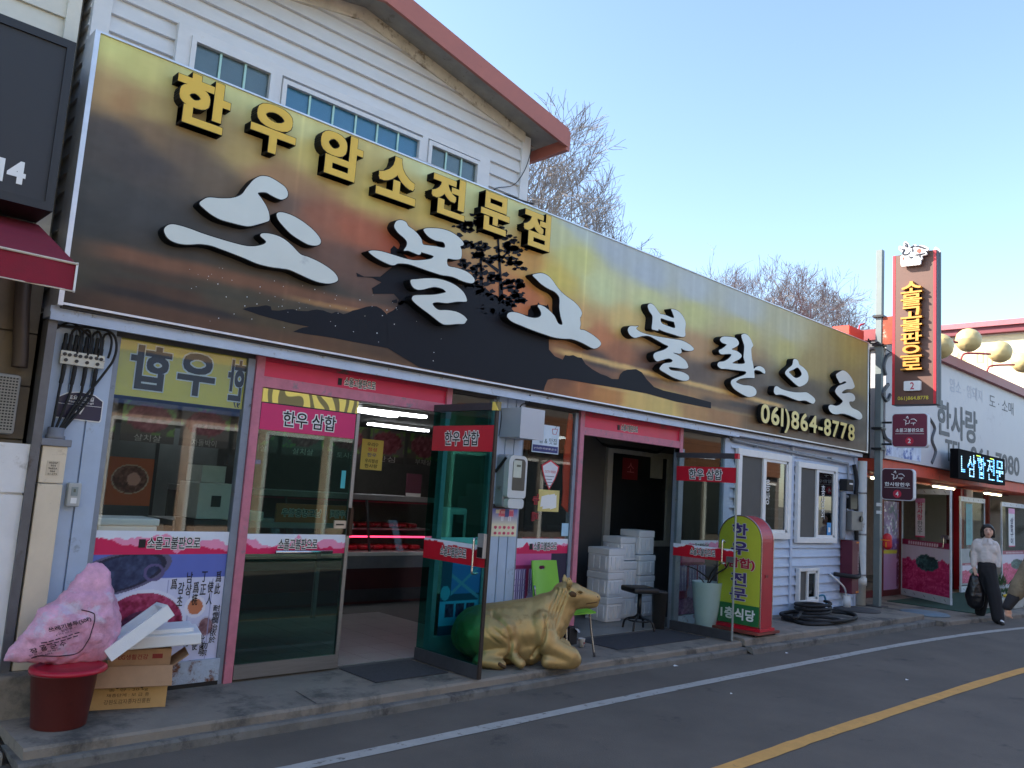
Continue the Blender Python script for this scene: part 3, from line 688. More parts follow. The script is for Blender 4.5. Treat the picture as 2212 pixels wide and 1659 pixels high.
w1 = slider(9.45, 10.87, 1.17, 2.33, .09)
w2 = slider(11.07, 12.34, 1.12, 2.27, .08)
w3 = slider(11.15, 11.77, .27, .765, .045)
text('lettering', '흥상', (10.26, -.054, 1.80), .11, .34, whiteink, w1, vertical=True, off=.005)
text('lettering', '흥상회', (11.90, -.054, 1.72), .12, .5, whiteink, w2, vertical=True, off=.005)
box('blue_sticker', 12.05, 12.18, -.058, -.054, 1.22, 1.42, M('blue_sticker', (40, 140, 206), .5), w2)
box('sticker_mark', 12.085, 12.145, -.061, -.058, 1.28, 1.35, whiteink, w2)
# ================================================================ the long sunset signboard
SX0, SX1, SZ0, SZ1, SY = 1.38, 13.08, 2.565, 4.325, -0.20
sign = thing('signboard', 'long shop sign printed with a sunset over water, yellow and white raised letters', 'signboard', (7.2, -.1, SZ0))
box('sign_box', SX0, SX1, SY + .004, -.002, SZ0, SZ1, M('sign_case', (176, 180, 188), .5, .3), sign)
edge = M('sign_edge', (206, 208, 214), .35, .5)
for a, b, c, d in ((SX0 - .03, SX0, SZ0 - .02, SZ1 + .012), (SX0, SX1, SZ1, SZ1 + .012), (SX0, SX1, SZ0 - .014, SZ0), (SX1, SX1 + .03, SZ0 - .02, SZ1 + .012)):
    box('sign_frame', a, b, SY - .012, -.004, c, d, edge, sign)
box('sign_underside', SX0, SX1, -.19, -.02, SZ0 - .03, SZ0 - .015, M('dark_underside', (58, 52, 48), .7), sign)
CTRL = [(240,100,196,190,105),(300,150,194,184,100),(232,195,176,140,85),(265,215,166,118,68),(215,300,76,69,63),(250,290,80,70,64),(200,400,68,66,62),(185,480,58,58,56),(172,545,74,62,48),(165,600,70,65,50),(160,630,66,48,36),
(350,240,168,142,80),(330,285,124,96,66),(400,330,104,84,66),(300,350,74,66,62),(450,150,190,186,112),(520,190,190,186,116),(520,330,172,144,80),(450,370,104,86,66),(600,390,164,118,74),(560,520,70,66,64),(300,450,66,64,62),(400,500,64,62,60),(640,270,200,192,118),(680,330,200,178,90),(620,440,112,86,70),(700,470,152,88,60),(770,500,170,86,54),(740,560,110,76,60),(850,535,168,76,46),(800,420,194,168,80),(900,440,196,166,75),(950,350,195,200,142),(1050,420,192,192,122),(1000,400,190,190,120),(1150,570,200,140,58),(1100,690,180,98,50),(1130,650,196,104,52),(700,640,70,65,55),(780,680,78,66,54),(400,650,80,55,40),(300,640,72,52,40),(600,700,78,64,42),(900,640,60,50,46),(800,600,100,70,56),(1000,700,40,40,44),(700,740,96,66,40),(850,770,84,58,38),(500,640,74,66,50),
(1200,500,186,186,130),(1250,480,166,176,168),(1250,560,192,188,104),(1200,600,204,178,70),(1300,620,192,196,132),(1330,540,160,168,170),(1400,590,160,168,170),(1400,650,192,192,122),(1350,700,208,172,90),(1300,730,194,112,60),(1250,700,200,150,80),(1500,620,166,172,168),(1500,680,186,182,106),(1500,750,178,132,80),(1600,660,166,170,160),(1600,720,182,172,96),(1600,760,162,122,70),(1700,720,170,166,130),(1700,750,176,164,86),(1750,790,152,132,70),(1850,760,152,136,66),(1860,830,142,120,60),(1850,880,92,82,64),(1750,850,92,82,64),(1700,860,80,72,62),(1620,810,90,76,62),(1500,800,94,74,60),(1400,790,100,70,54),(1300,790,78,58,50),(1340,760,160,92,52),(1430,700,206,180,110),
(1220,815,120,70,40),(1260,835,160,92,44),(1310,850,192,122,52),(1370,862,208,168,80),(1430,880,206,172,82),(1500,885,176,126,66),(1560,892,160,110,60),(1650,920,112,86,56),(1800,952,96,80,66),(1860,960,100,86,70),(1850,930,84,76,66)]
_cp = np.array([list(at(c[0], c[1], SY)[[0, 2]]) for c in CTRL]); _cc = np.array([c[2:] for c in CTRL], float)
# the print is warmer and a little lighter than it reads in the shade
def sunset(U, V):
    x = SX0 + U * (SX1 - SX0); z = SZ0 + V * (SZ1 - SZ0); x0, z0 = x, z
    x = x + .12 * vnoise(U, V, 30, 8, 11); z = z + .035 * vnoise(U, V, 24, 14, 12)
    num = np.zeros(U.shape + (3,)); den = np.zeros(U.shape)
    for p, c in zip(_cp, _cc):
        w = 1.0 / (((x - p[0]) * .55) ** 2 + (z - p[1]) ** 2 + .003) ** 1.95; num += w[..., None] * c; den += w
    C = num / den[..., None]
    def streak(px0, py0, px1, py1, half, col, a, soft=.5):
        nonlocal C
        A = at(px0, py0, SY); B = at(px1, py1, SY); t = np.clip((x0 - A[0]) / (B[0] - A[0]), 0, 1); zc = A[2] + (B[2] - A[2]) * t
        inside = np.clip((x0 - A[0]) / .25, 0, 1) * np.clip((B[0] - x0) / .25, 0, 1)
        k = a * inside * np.clip(1.5 - np.abs(z0 + .012 * vnoise(U, V, 80, 10, 5) - zc) / half, 0, 1); C = C * (1 - k[..., None]) + k[..., None] * np.array(col, float)
    streak(165, 528, 900, 690, .05, (128, 80, 54), .85); streak(600, 640, 940, 700, .018, (170, 120, 66), .8)
    streak(165, 610, 560, 700, .03, (44, 40, 40), .8); streak(150, 640, 760, 762, .055, (96, 62, 42), .7); streak(170, 575, 700, 680, .02, (66, 62, 50), .6)
    streak(560, 735, 930, 805, .05, (104, 70, 42), .9)
    streak(1185, 752, 1700, 880, .028, (214, 168, 88), .95); streak(1190, 775, 1500, 850, .03, (150, 92, 56), .5); streak(1560, 868, 1750, 905, .03, (60, 54, 50), .8)
    streak(1270, 828, 1640, 900, .02, (210, 176, 96), .5); streak(1500, 862, 1868, 940, .06, (74, 62, 54), .7)
    # vertical rain streaks and panel seams
    vs = vnoise(U, V * 0, 160, 1, 23, 3); C = C * (1 + .04 * vs[..., None]); C = C + 4 * vnoise(U, V, 160, 40, 9)[..., None]
    for px in (1257, 1500 + 120, 610): 
        xs = at(px, 700, SY)[0]; C[np.abs(x0 - xs) < .012] *= 1.06
    C = C * .80 + C.mean(-1, keepdims=True) * .20; L = (np.clip(C, 0, 255) / 255) ** 2.2 * 1.32; return 255 * np.clip(L, 0, .92) ** (1 / 2.2)
paint('sunset_print', (SX0, SY, SZ0), X_, Z_, SX1 - SX0, SZ1 - SZ0, sunset, 520, 130, mat=PRINT('sunset_film', .5, .28, .05), parent=sign)
sil = M('print_black', (32, 33, 39), .55, var=.12, scale=3, spec=.15)
def flat(name, polys, y, mat, parent):
    """flat print pieces on the sign face, outlines in photo points"""
    parts = []
    for P in polys:
        L = [tuple(at(px, py, y)[[0, 2]]) for px, py in P]
        if sum(L[i][0] * L[(i + 1) % len(L)][1] - L[(i + 1) % len(L)][0] * L[i][1] for i in range(len(L))) < 0: L = L[::-1]
        if len(L) < 9: parts.append(([(a, y, b) for a, b in L], [tuple(range(len(L)))]))
        else: V, Fc = shape2d([L], 0); parts.append((place(V, (0, y, 0), X_, Z_), Fc))
    V, Fc = merge(parts); return mk(name, V, Fc, mat, parent)
def zc(ox, oy, s): return lambda P: [((ox + a * s) / 1.82278, (oy + b * s) / 1.82278) for a, b in P]
z4, z5, z6, zA = zc(900, 800, .45208), zc(1800, 1000, .45208), zc(2600, 1000, .40687), zc(600, 660, .36166)
isl = z4([(120, 922), (180, 905), (260, 900), (300, 892), (330, 889), (368, 900), (375, 932), (440, 936), (500, 925), (560, 922), (600, 935), (640, 938), (690, 940), (730, 930), (770, 926), (830, 935), (860, 948), (900, 960), (935, 946), (975, 955), (1000, 967), (1040, 955), (1080, 935), (1140, 922), (1200, 902), (1240, 896), (1290, 898), (1330, 920), (1372, 960), (1400, 1000),
          (1420, 1200), (1385, 1262), (1290, 1246), (1120, 1215), (900, 1172), (690, 1142), (560, 1120), (640, 1085), (700, 1076), (560, 1050), (400, 1010), (270, 975)])
flat('island_silhouette', [isl], SY - .002, sil, sign)
bb = lambda x: SZ0
hill = z4([(1380, 960), (1440, 930), (1500, 860), (1440, 790), (1260, 790), (1250, 740), (1330, 690), (1250, 650), (1120, 640), (1112, 605), (1180, 640), (1320, 640), (1420, 560), (1410, 400), (1440, 370), (1500, 420), (1600, 520)]) + \
       z5([(-40, 240), (60, 290), (150, 270), (250, 300), (330, 370), (420, 400), (470, 470), (500, 505), (560, 520), (615, 535), (620, 490), (650, 455), (700, 445), (705, 422), (725, 440), (780, 450), (790, 436), (800, 470), (800, 560), (760, 640), (800, 720), (800, 832), (850, 890), (920, 920), (940, 880), (975, 888), (1010, 880), (1050, 900), (1085, 905), (1120, 960), (1180, 1005), (1250, 1045), (1300, 1062), (1350, 1088), (1405, 1090), (1418, 1052), (1445, 1022), (1480, 1008), (1560, 1003), (1610, 1032), (1650, 1090), (1715, 1158), (1800, 1190), (1900, 1212), (2060, 1250), (2212, 1292),
           (2212, 1345), (1900, 1285), (1650, 1215), (1400, 1168), (1150, 1128), (950, 1092), (850, 1082), (790, 1095), (765, 1150), (755, 1190)])
low = [at(px, py, SY) for px, py in hill]
hp = hill + [(1137, 838), (1000, 811), (905, 793)] + z4([(1385, 1262)])
flat('hill_silhouette', [hp], SY - .0035, sil, sign)
# printed pine, many ragged foliage pieces
rp = np.random.RandomState(5); pieces = []
for cx_, cy_, rx, ry, n in ((1000, 485, 30, 10, 26), (1045, 478, 30, 9, 26), (1080, 505, 34, 12, 34), (1110, 535, 22, 12, 26), (1020, 530, 34, 12, 34), (1055, 555, 36, 12, 34), (1105, 570, 26, 11, 26), (1015, 575, 34, 12, 26), (1060, 600, 34, 12, 26), (1115, 612, 20, 10, 24), (1120, 640, 16, 10, 22), (1085, 650, 30, 10, 26), (1030, 620, 40, 14, 34), (985, 600, 24, 12, 20), (1060, 672, 36, 12, 26), (870, 655, 14, 6, 8), (905, 668, 14, 7, 10), (930, 640, 20, 8, 12)):
    for k in range(n):
        a, b = rp.randn(2) * .55; x = cx_ + a * rx; y = cy_ + b * ry + a * rx * .25; s = rp.uniform(3.2, 8.5); m = rp.randint(5, 8)
        pieces.append([(x + s * rp.uniform(.5, 1.5) * math.cos(2 * math.pi * i / m), y + .7 * s * rp.uniform(.5, 1.4) * math.sin(2 * math.pi * i / m)) for i in range(m)])
for P in ([(1073, 500), (1077, 500), (1084, 600), (1092, 690), (1078, 690), (1078, 600)], [(1076, 560), (1100, 540), (1101, 543), (1078, 568)], [(1080, 620), (1106, 618), (1106, 622), (1082, 627)], [(1076, 590), (1040, 560), (1041, 556), (1078, 582)], [(1036, 560), (1041, 560), (1046, 660), (1036, 660)]): pieces.append(P)
setp(flat('pine_silhouette', pieces, SY - .005, sil, sign), kind='stuff')
# pale paint specks on the lower left of the print
sp = []
for k in range(70):
    x = rp.uniform(400, 960); y = 560 + (x - 400) * .19 + abs(rp.randn()) * 60
    if y > 690 + (x - 400) * .19: continue
    s = rp.uniform(.5, 1.3); sp.append([(x + s * math.cos(i * 1.05), y + s * math.sin(i * 1.05)) for i in range(6)])
setp(flat('paint_speck', sp, SY - .007, M('speck', (222, 222, 220), .6, var=0), sign), kind='stuff')
# raised letters: dark returns with a face let in
LY = SY - .092
face_w = M('letter_white', (210, 214, 206), .35, var=.04, scale=3, dirt=(180, 184, 180), damt=.25, dscale=2)
face_y = M('letter_yellow', (226, 182, 58), .35, var=.03, scale=3)
ret = M('letter_return', (17, 18, 21), .6, var=.1, spec=.2)
def brush(label, loops, sm=4):
    LL = []
    for i, P in enumerate(loops):
        Q = spline([at(px, py, LY)[[0, 2]] for px, py in P], sm, True); Q = [tuple(q) for q in Q]
        A = sum(Q[j][0] * Q[(j + 1) % len(Q)][1] - Q[(j + 1) % len(Q)][0] * Q[j][1] for j in range(len(Q)))
        LL.append(Q if A > 0 else Q[::-1])
    V, Fc = shape2d(LL, .0455, .006); b = mk('raised_letter', place(V, (0, LY + .047, 0), X_, Z_), Fc, ret, sign); setp(b, label)
    V, Fc = shape2d(LL, 0); mk('letter_face', place(V, (0, LY - .001, 0), X_, Z_), Fc, face_w, b)
S1 = zA([(512,390),(560,345),(620,325),(760,335),(880,328),(970,292),(1030,215),(1100,135),(1165,97),(1220,92),(1290,110),(1390,170),(1450,220),(1475,280),(1462,325),(1410,347),(1360,335),(1290,300),(1240,272),(1180,268),(1148,282),(1190,340),(1240,420),(1270,500),(1272,570),(1240,590),(1120,625),(1050,638),(980,630),(860,600),(740,565),(640,510),(560,445)])
S2 = zA([(1352,510),(1375,488),(1430,490),(1530,525),(1640,590),(1740,670),(1800,735),(1832,790),(1825,830),(1780,848),(1700,838),(1600,785),(1500,715),(1410,620),(1365,560)])
S3 = zA([(127,690),(150,640),(210,617),(300,632),(420,670),(560,722),(760,785),(900,825),(1020,853),(1120,855),(1200,838),(1237,812),(1220,785),(1180,750),(1178,727),(1210,714),(1290,722),(1380,750),(1450,790),(1520,850),(1610,942),(1700,975),(1820,1030),(1930,1100),(1995,1160),(2020,1215),(1995,1245),(1920,1262),(1820,1250),(1720,1215),(1600,1160),(1490,1112),(1400,1097),(1280,1080),(1140,1045),(1000,985),(860,930),(740,885),(640,850),(520,832),(380,838),(260,820),(170,770)])
brush('white brush letter of the large line, first from the left', [S1, S2, S3])
M1 = z4([(1443,195),(1462,157),(1500,147),(1545,165),(1565,200),(1610,232),(1650,272),(1680,315),(1693,358),(1740,368),(1800,375),(1880,388),(1872,342),(1800,325),(1740,290),(1700,240),(1710,222),(1760,217),(1860,225),(1950,258),(2020,310),(2047,350),(2040,368),(2018,378),(2030,410),(2028,470),(2010,488),(1960,490),(1907,485),(1912,545),(1990,565),(2080,600),(2135,650),(2140,685),(2110,697),(2040,680),(1960,645),(1900,632),(1850,625),(1740,590),(1640,555),(1560,530),(1480,525),(1440,540),(1390,530),(1290,480),(1225,430),(1225,418),(1260,412),(1330,420),(1450,455),(1530,480),(1610,497),(1690,495),(1760,485),(1785,462),(1740,445),(1690,430),(1680,425),(1672,442),(1650,448),(1600,428),(1560,413),(1525,413),(1548,375),(1553,340),(1530,305),(1480,262),(1452,225)])
M2 = z4([(1585,672),(1640,662),(1740,654),(1840,662),(1940,695),(2010,740),(2055,790),(2075,845),(2060,858),(1990,858),(1900,870),(1820,862),(1778,872),(1790,900),(1830,930),(1900,932),(1980,945),(2040,975),(2075,1010),(2070,1025),(2050,1050),(1990,1052),(1900,1058),(1850,1045),(1760,975),(1660,900),(1605,850),(1598,825),(1615,805),(1680,800),(1790,797),(1880,780),(1890,768),(1860,745),(1800,730),(1750,737),(1690,752),(1640,752),(1600,725)])
brush('white brush letter of the large line beside the printed pine', [M1, M2])
K1 = z5([(657,185),(690,172),(740,168),(790,190),(830,230),(880,300),(940,360),(1010,410),(1060,460),(1086,510),(1080,540),(1070,560),(1075,610),(1070,655),(1110,665),(1180,705),(1240,755),(1252,785),(1235,808),(1205,823),(1170,818),(1090,775),(1000,742),(930,738),(850,728),(760,700),(660,665),(560,625),(480,590),(440,555),(435,535),(450,512),(490,506),(550,520),(620,548),(680,557),(720,545),(732,520),(720,485),(702,455),(715,443),(760,460),(810,500),(850,545),(880,605),(917,612),(900,540),(890,470),(892,410),(885,370),(850,330),(790,300),(730,260),(690,220)])
brush('white brush letter of the large line, third from the left', [K1])
B1 = z5([(1660,460),(1668,437),(1690,433),(1720,455),(1755,505),(1772,522),(1810,530),(1885,558),(1875,510),(1865,480),(1920,495),(1965,540),(1990,600),(1985,660),(1985,715),(1945,720),(1880,700),(1800,675),(1755,655),(1750,668),(1720,662),(1695,650),(1700,590),(1700,540),(1675,500)])
B1h = z5([(1775,560),(1780,600),(1830,625),(1895,645),(1890,600),(1880,590),(1820,575)])
B2 = z5([(1488,650),(1510,628),(1555,630),(1578,628),(1560,650),(1600,680),(1680,705),(1780,725),(1880,740),(1960,755),(2020,785),(2055,815),(2058,835),(2030,845),(1985,840),(1950,822),(1955,850),(1940,868),(1880,860),(1930,885),(1985,925),(2010,970),(2005,995),(1960,998),(1900,990),(1845,985),(1860,1010),(1900,1018),(1960,1028),(2010,1055),(2020,1085),(2000,1103),(1950,1100),(1880,1075),(1810,1035),(1770,1010),(1765,990),(1800,955),(1860,945),(1875,925),(1840,910),(1780,925),(1740,935),(1715,910),(1710,880),(1730,858),(1800,835),(1838,805),(1800,785),(1730,745),(1670,715),(1610,715),(1550,730),(1510,710),(1490,680)])
brush('white brush letter of the large line, fourth from the left', [B1, B1h, B2])
P1 = z6([(577,830),(600,803),(650,800),(720,810),(755,845),(757,875),(730,900),(690,922),(740,940),(780,970),(785,995),(760,1020),(720,1040),(702,1058),(812,1060),(805,1000),(812,900),(800,850),(785,800),(790,780),(820,773),(860,800),(890,860),(897,890),(880,920),(885,1000),(900,1080),(905,1110),(925,1095),(960,1085),(1000,1105),(1015,1140),(1005,1158),(960,1130),(910,1128),(912,1195),(890,1200),(830,1200),(770,1210),(735,1235),(740,1245),(800,1268),(870,1275),(910,1295),(930,1330),(920,1365),(880,1382),(840,1380),(780,1350),(720,1310),(690,1270),(682,1240),(700,1215),(760,1190),(820,1165),(825,1138),(760,1128),(700,1120),(640,1112),(590,1110),(560,1090),(553,1065),(570,1045),(610,1040),(650,1020),(680,990),(685,970),(640,968),(590,970),(568,950),(570,930),(600,915),(630,890),(640,875),(600,860)])
brush('white brush letter of the large line, fifth from the left', [P1])
E1 = z6([(1285,1030),(1300,1015),(1330,1030),(1345,1070),(1380,1095),(1420,1140),(1433,1190),(1425,1235),(1395,1265),(1350,1283),(1320,1270),(1270,1225),(1215,1170),(1210,1140),(1235,1110),(1275,1075)])
E1h = z6([(1245,1140),(1285,1120),(1330,1100),(1365,1150),(1360,1180),(1320,1200),(1290,1190),(1260,1160)])
E2 = z6([(1100,1310),(1110,1285),(1130,1280),(1170,1305),(1230,1325),(1300,1338),(1360,1340),(1410,1338),(1450,1360),(1490,1395),(1498,1425),(1480,1448),(1450,1440),(1400,1418),(1340,1420),(1280,1400),(1210,1372),(1160,1360),(1120,1362),(1100,1340)])
brush('white brush letter of the large line, sixth from the left', [E1, E1h, E2])
R1 = z6([(1700,1170),(1735,1140),(1770,1127),(1810,1150),(1850,1200),(1875,1260),(1878,1290),(1850,1308),(1800,1310),(1760,1335),(1770,1350),(1830,1342),(1870,1360),(1885,1395),(1870,1425),(1830,1430),(1835,1460),(1860,1490),(1920,1520),(1950,1555),(1950,1590),(1920,1602),(1870,1580),(1810,1555),(1760,1545),(1700,1552),(1660,1540),(1632,1505),(1628,1475),(1650,1458),(1700,1470),(1740,1455),(1765,1425),(1740,1395),(1700,1350),(1693,1320),(1720,1280),(1780,1255),(1800,1240),(1780,1232),(1740,1250),(1720,1220)])
brush('white brush letter of the large line, last before the pole', [R1])
def block(ch, cx_, cz_, w_, h_, off, depth_m, fm):
    V, Fc = glyphs(ch, off + .010, .5, 4); mn, mx = V.min(0), V.max(0); V = V - (mn + mx) / 2
    V0, F0 = glyphs(ch, off, 0, 4); m0, x0 = V0.min(0), V0.max(0); V0 = V0 - (m0 + x0) / 2
    sx, sz = w_ / (x0[0] - m0[0]), h_ / (x0[1] - m0[1])
    V[:, 0] *= sx; V[:, 1] *= sz; V[:, 2] *= depth_m; b = mk('raised_letter', place(V, (cx_, LY + depth_m / 2 + .001, cz_), X_, Z_), Fc, ret, sign)
    V0[:, 0] *= sx; V0[:, 1] *= sz; V0[:, 2] *= .5; mk('letter_face', place(V0, (cx_, LY - .001, cz_), X_, Z_), F0, fm, b); return b
for ch, x0, x1 in (('한', 1.86, 2.235), ('우', 2.395, 2.75), ('암', 2.955, 3.335), ('소', 3.48, 3.875), ('전', 4.035, 4.415), ('문', 4.60, 4.955), ('점', 5.14, 5.505)):
    h_ = .36; block(ch, (x0 + x1) / 2, 4.088 - (.02 if ch == '소' else 0), x1 - x0, h_, .036, .091, face_y)
s = '061)864-8778'; bbx = [(lambda V: (V[:, 0].min(), V[:, 0].max(), V[:, 1].min(), V[:, 1].max()))(glyphs(c_, .02)[0]) for c_ in s]
sc_x = (12.42 - 9.60) / (sum(b[1] - b[0] for b in bbx) + .09 * (len(s) - 1)); sc_z = .25 / (bbx[0][3] - bbx[0][2]); x = 9.60
for ch, b in zip(s, bbx):
    w_ = (b[1] - b[0]) * sc_x; hh = (b[3] - b[2]) * sc_z; zc_ = 2.675 + ((b[2] + b[3]) / 2 - bbx[0][2]) * sc_z
    block(ch, x + w_ / 2, zc_, w_, hh, .02, .06, M('digit_cream', (226, 208, 126), .4, var=.02)); x += w_ + .09 * sc_x
# ================================================================ left neighbour
nb = thing('neighbour_building', 'beige stone-clad house with white boards, cut off by the left edge', 'building', (-1.5, .05, .06))
stone = M('beige_stone_tile', (126, 114, 100), .8, var=.18, scale=3, bump=.25, bscale=25, dirt=(104, 92, 78), damt=.4, dscale=3)
box('wall', -6, 1.33, .08, 5.5, .06, 5.6, M('mortar', (96, 90, 82), .9), nb)
for r_ in range(9):
    for c_ in range(4):
        x1 = 1.325 - c_ * .62 - (.31 if r_ % 2 else 0); x0 = x1 - .61
        if r_ % 2 and c_ == 0: box('stone_tile', 1.03, 1.325, .045, .08, .07 + r_ * .33, .39 + r_ * .33, stone, nb)
        box('stone_tile', x0, x1, .045 + .004 * ((r_ * 3 + c_) % 3), .08, .07 + r_ * .33, .39 + r_ * .33, stone, nb)
aged_white = M('aged_white_board', (206, 202, 190), .6, var=.1, scale=3, dirt=(136, 132, 112), damt=.4, dscale=3)
for k in range(4):
    z = 4.08 + k * .36
    mk('siding_board', [(-3, .01, z), (1.22, .01, z), (1.22, .035, z + .36), (-3, .035, z + .36), (-3, .08, z), (1.22, .08, z), (1.22, .08, z + .36), (-3, .08, z + .36)], [(0, 1, 2, 3), (5, 4, 7, 6), (0, 4, 5, 1), (3, 2, 6, 7), (0, 3, 7, 4), (1, 5, 6, 2)], aged_white, nb)
box('corner_board', 1.22, 1.30, -.01, .08, 3.0, 5.6, aged_white, nb)
bs = thing('black_signboard', 'dark charcoal signboard with white digits 14, above the maroon awning', 'signboard', (-.9, -.3, 3.06))
charcoal = M('charcoal_panel', (44, 44, 48), .55, var=.08)
box('panel', -3, 1.17, -.385, -.05, 3.07, 4.09, charcoal, bs)
for a, b, c, d in ((-3, 1.21, 4.06, 4.11), (-3, 1.21, 3.05, 3.10), (1.165, 1.21, 3.10, 4.06)): box('frame', a, b, -.40, -.05, c, d, M('charcoal_frame', (34, 34, 38), .5), bs)
p = at(38, 372, -.388); text('lettering', '4', (p[0] - .005, -.386, p[2]), .095, .135, whiteink, bs, off=.035)
p = at(5, 368, -.388); text('lettering', '1', (p[0] - .01, -.386, p[2] + .005), .035, .135, whiteink, bs, off=.04)
aw = thing('awning', 'maroon fabric awning with a straight valance at the left edge', 'awning', (-.6, -.5, 2.5))
maroon_cloth = M('maroon_canvas', (128, 22, 44), .8, var=.1, scale=14, bump=.2, bscale=120)
A0 = (1.22, -.06, 3.04); A1 = (1.22, -.99, 2.645)
def awn(x): return [(x, -.06, 3.04), (x, -.99, 2.645), (x, -1.0, 2.645), (x, -1.0, 2.50)]
mk('canopy', [(-3, -.06, 3.04), (1.22, -.06, 3.04), (1.22, -.99, 2.645), (-3, -.99, 2.645), (-3, -.06, 3.02), (1.22, -.06, 3.02), (1.22, -.99, 2.625), (-3, -.99, 2.625)], [(3, 2, 1, 0), (4, 5, 6, 7), (2, 3, 7, 6), (1, 2, 6, 5)], maroon_cloth, aw)
vv = []
for k in range(43):
    x = -3 + k * .1005; vv += [(x, -1.0 - .006 * math.sin(k * 1.9), 2.645), (x, -1.004 - .012 * math.sin(k * 1.9 + .5), 2.495 + .006 * math.sin(k * 1.1))]
mk('valance', vv, [(2 * k, 2 * k + 2, 2 * k + 3, 2 * k + 1) for k in range(42)], maroon_cloth, aw, smooth=True)
piping = M('cream_piping', (196, 184, 168), .6)
mk('piping', *tube([(-3, -1.005, 2.642), (1.225, -1.005, 2.642)], .007, 6), piping, aw); mk('piping', *tube([(-3, -1.006, 2.494), (1.225, -1.006, 2.494)], .004, 6), piping, aw)
mk('corner_bar', *tube([(1.222, -1.002, 2.65), (1.222, -1.002, 2.49)], .006, 6), white, aw)
cab = thing('white_cabinet', 'white painted cupboard door set against the wall beside the pink bag', 'cabinet', (.9, -.08, .06))
box('carcass', -.6, 1.34, -.08, .04, .10, 1.66, M('white_door_paint', (226, 226, 228), .5, var=.06, dirt=(186, 184, 182), damt=.3), cab)
box('top_panel', -.6, 1.355, -.11, -.08, 1.40, 1.69, MATS['white_door_paint'], cab)
box('door', -.6, 1.20, -.105, -.082, .12, 1.375, MATS['white_door_paint'], cab)
box('side_stile', 1.215, 1.345, -.105, -.082, .10, 1.385, MATS['white_door_paint'], cab)
for z in (1.18, 1.24, .5): box('hinge', 1.195, 1.222, -.118, -.105, z, z + .045, chrome, cab)
mk('brace_line', *tube([(.6, -.107, .9), (1.19, -.107, 1.33)], .003, 5), M('pencil_grey', (120, 118, 116), .7), cab)
sp_ = thing('wall_speaker', 'grey perforated metal box on the stone wall above the white cupboard', 'vent box', (1.18, .0, 1.72))
V, Fc = bevel(boxv(1.03, 1.25, -.07, .05, 1.74, 2.10), BF, .02); mk('case', V, Fc, M('grey_vent', (150, 148, 142), .6, var=.1, dirt=(110, 104, 94), damt=.35), sp_)
for i in range(18):
    parts = [(boxv(1.05 + .017 * j, 1.061 + .017 * j, -.0735, -.0715, 1.765 + .018 * i, 1.774 + .018 * i), BF) for j in range(11)]
    setp(mk('slot_row', *merge(parts), blackplastic, sp_), kind='stuff')
setp(pipe('drain_elbow', [(1.20, .0, 3.0), (1.20, -.02, 2.6), (1.23, -.03, 2.25), (1.235, -.03, 2.15)], .045, M('brown_metal', (70, 58, 50), .5, .3, var=.2), n=12), 'dark brown pipe running down behind the maroon awning', 'pipe')
setp(box('steel_channel', 1.335, 1.385, -.13, -.0, .10, 2.46, M('dark_grey_steel', (104, 104, 108), .5, .4, var=.2, dirt=(80, 70, 64), damt=.4), None), 'dark grey steel channel between the white cupboard and the beige conduit', 'steel post')
setp(box('column_base', 1.30, 1.60, -.24, -.05, .06, .36, concrete, None, bev=.02), 'dark concrete block behind the maroon bucket', 'concrete block')

# ================================================================ conduit, cables and small boxes on the left pillar
cd = thing('cable_conduit', 'tall beige plastic cable cover with a grey cap on the left pillar', 'conduit', (1.47, -.06, .36))
box('lower_cover', 1.40, 1.54, -.12, -.032, .36, 1.46, cream, cd, bev=.006); box('upper_cover', 1.40, 1.54, -.12, -.032, 1.464, 1.69, cream, cd, bev=.006)
capm = M('grey_cap', (128, 130, 138), .6)
box('cap', 1.385, 1.555, -.135, -.03, 1.69, 1.735, capm, cd, bev=.005)
lathe('collar', (1.47, -.08, 1.735), [(.055, 0), (.055, .02), (.047, .025), (.047, .07), (.04, .07), (.04, .02)], capm, cd, 20)
lb = box('label_plate', 1.435, 1.505, -.1235, -.1205, 1.51, 1.60, M('label_paper', (206, 190, 166), .7), cd)
for k, s in enumerate(('0505P', '954', '9685A', '066', '51-273')): text('lettering', s, (1.47, -.1235, 1.588 - .017 * k), .05 if len(s) > 3 else .028, .011, ink, lb, lift=.001, off=.01)
cables = thing('cable_bundle', 'black cables plugged into a pale terminal strip above the beige conduit', 'cables', (1.58, -.06, 2.0))
tb = box('terminal_strip', 1.44, 1.70, -.075, -.05, 2.205, 2.29, M('terminal_cream', (206, 204, 192), .5, dirt=(150, 146, 136), damt=.3), cables, bev=.003)
mx_ = np.eye(3)
for k in range(4):
    for dx, dz in ((-.016, .062), (.012, .06), (-.006, .026)):
        c = (1.478 + k * .062 + dx, -.078, 2.205 + dz); V, Fc = tube([(c[0], -.075, c[2]), (c[0], -.083, c[2])], .011, 12); mk('cable_port', V, Fc, blackplastic, tb)
for x in (1.446, 1.694): mk('screw', *tube([(x, -.075, 2.255), (x, -.079, 2.255)], .005, 8), steel, tb)
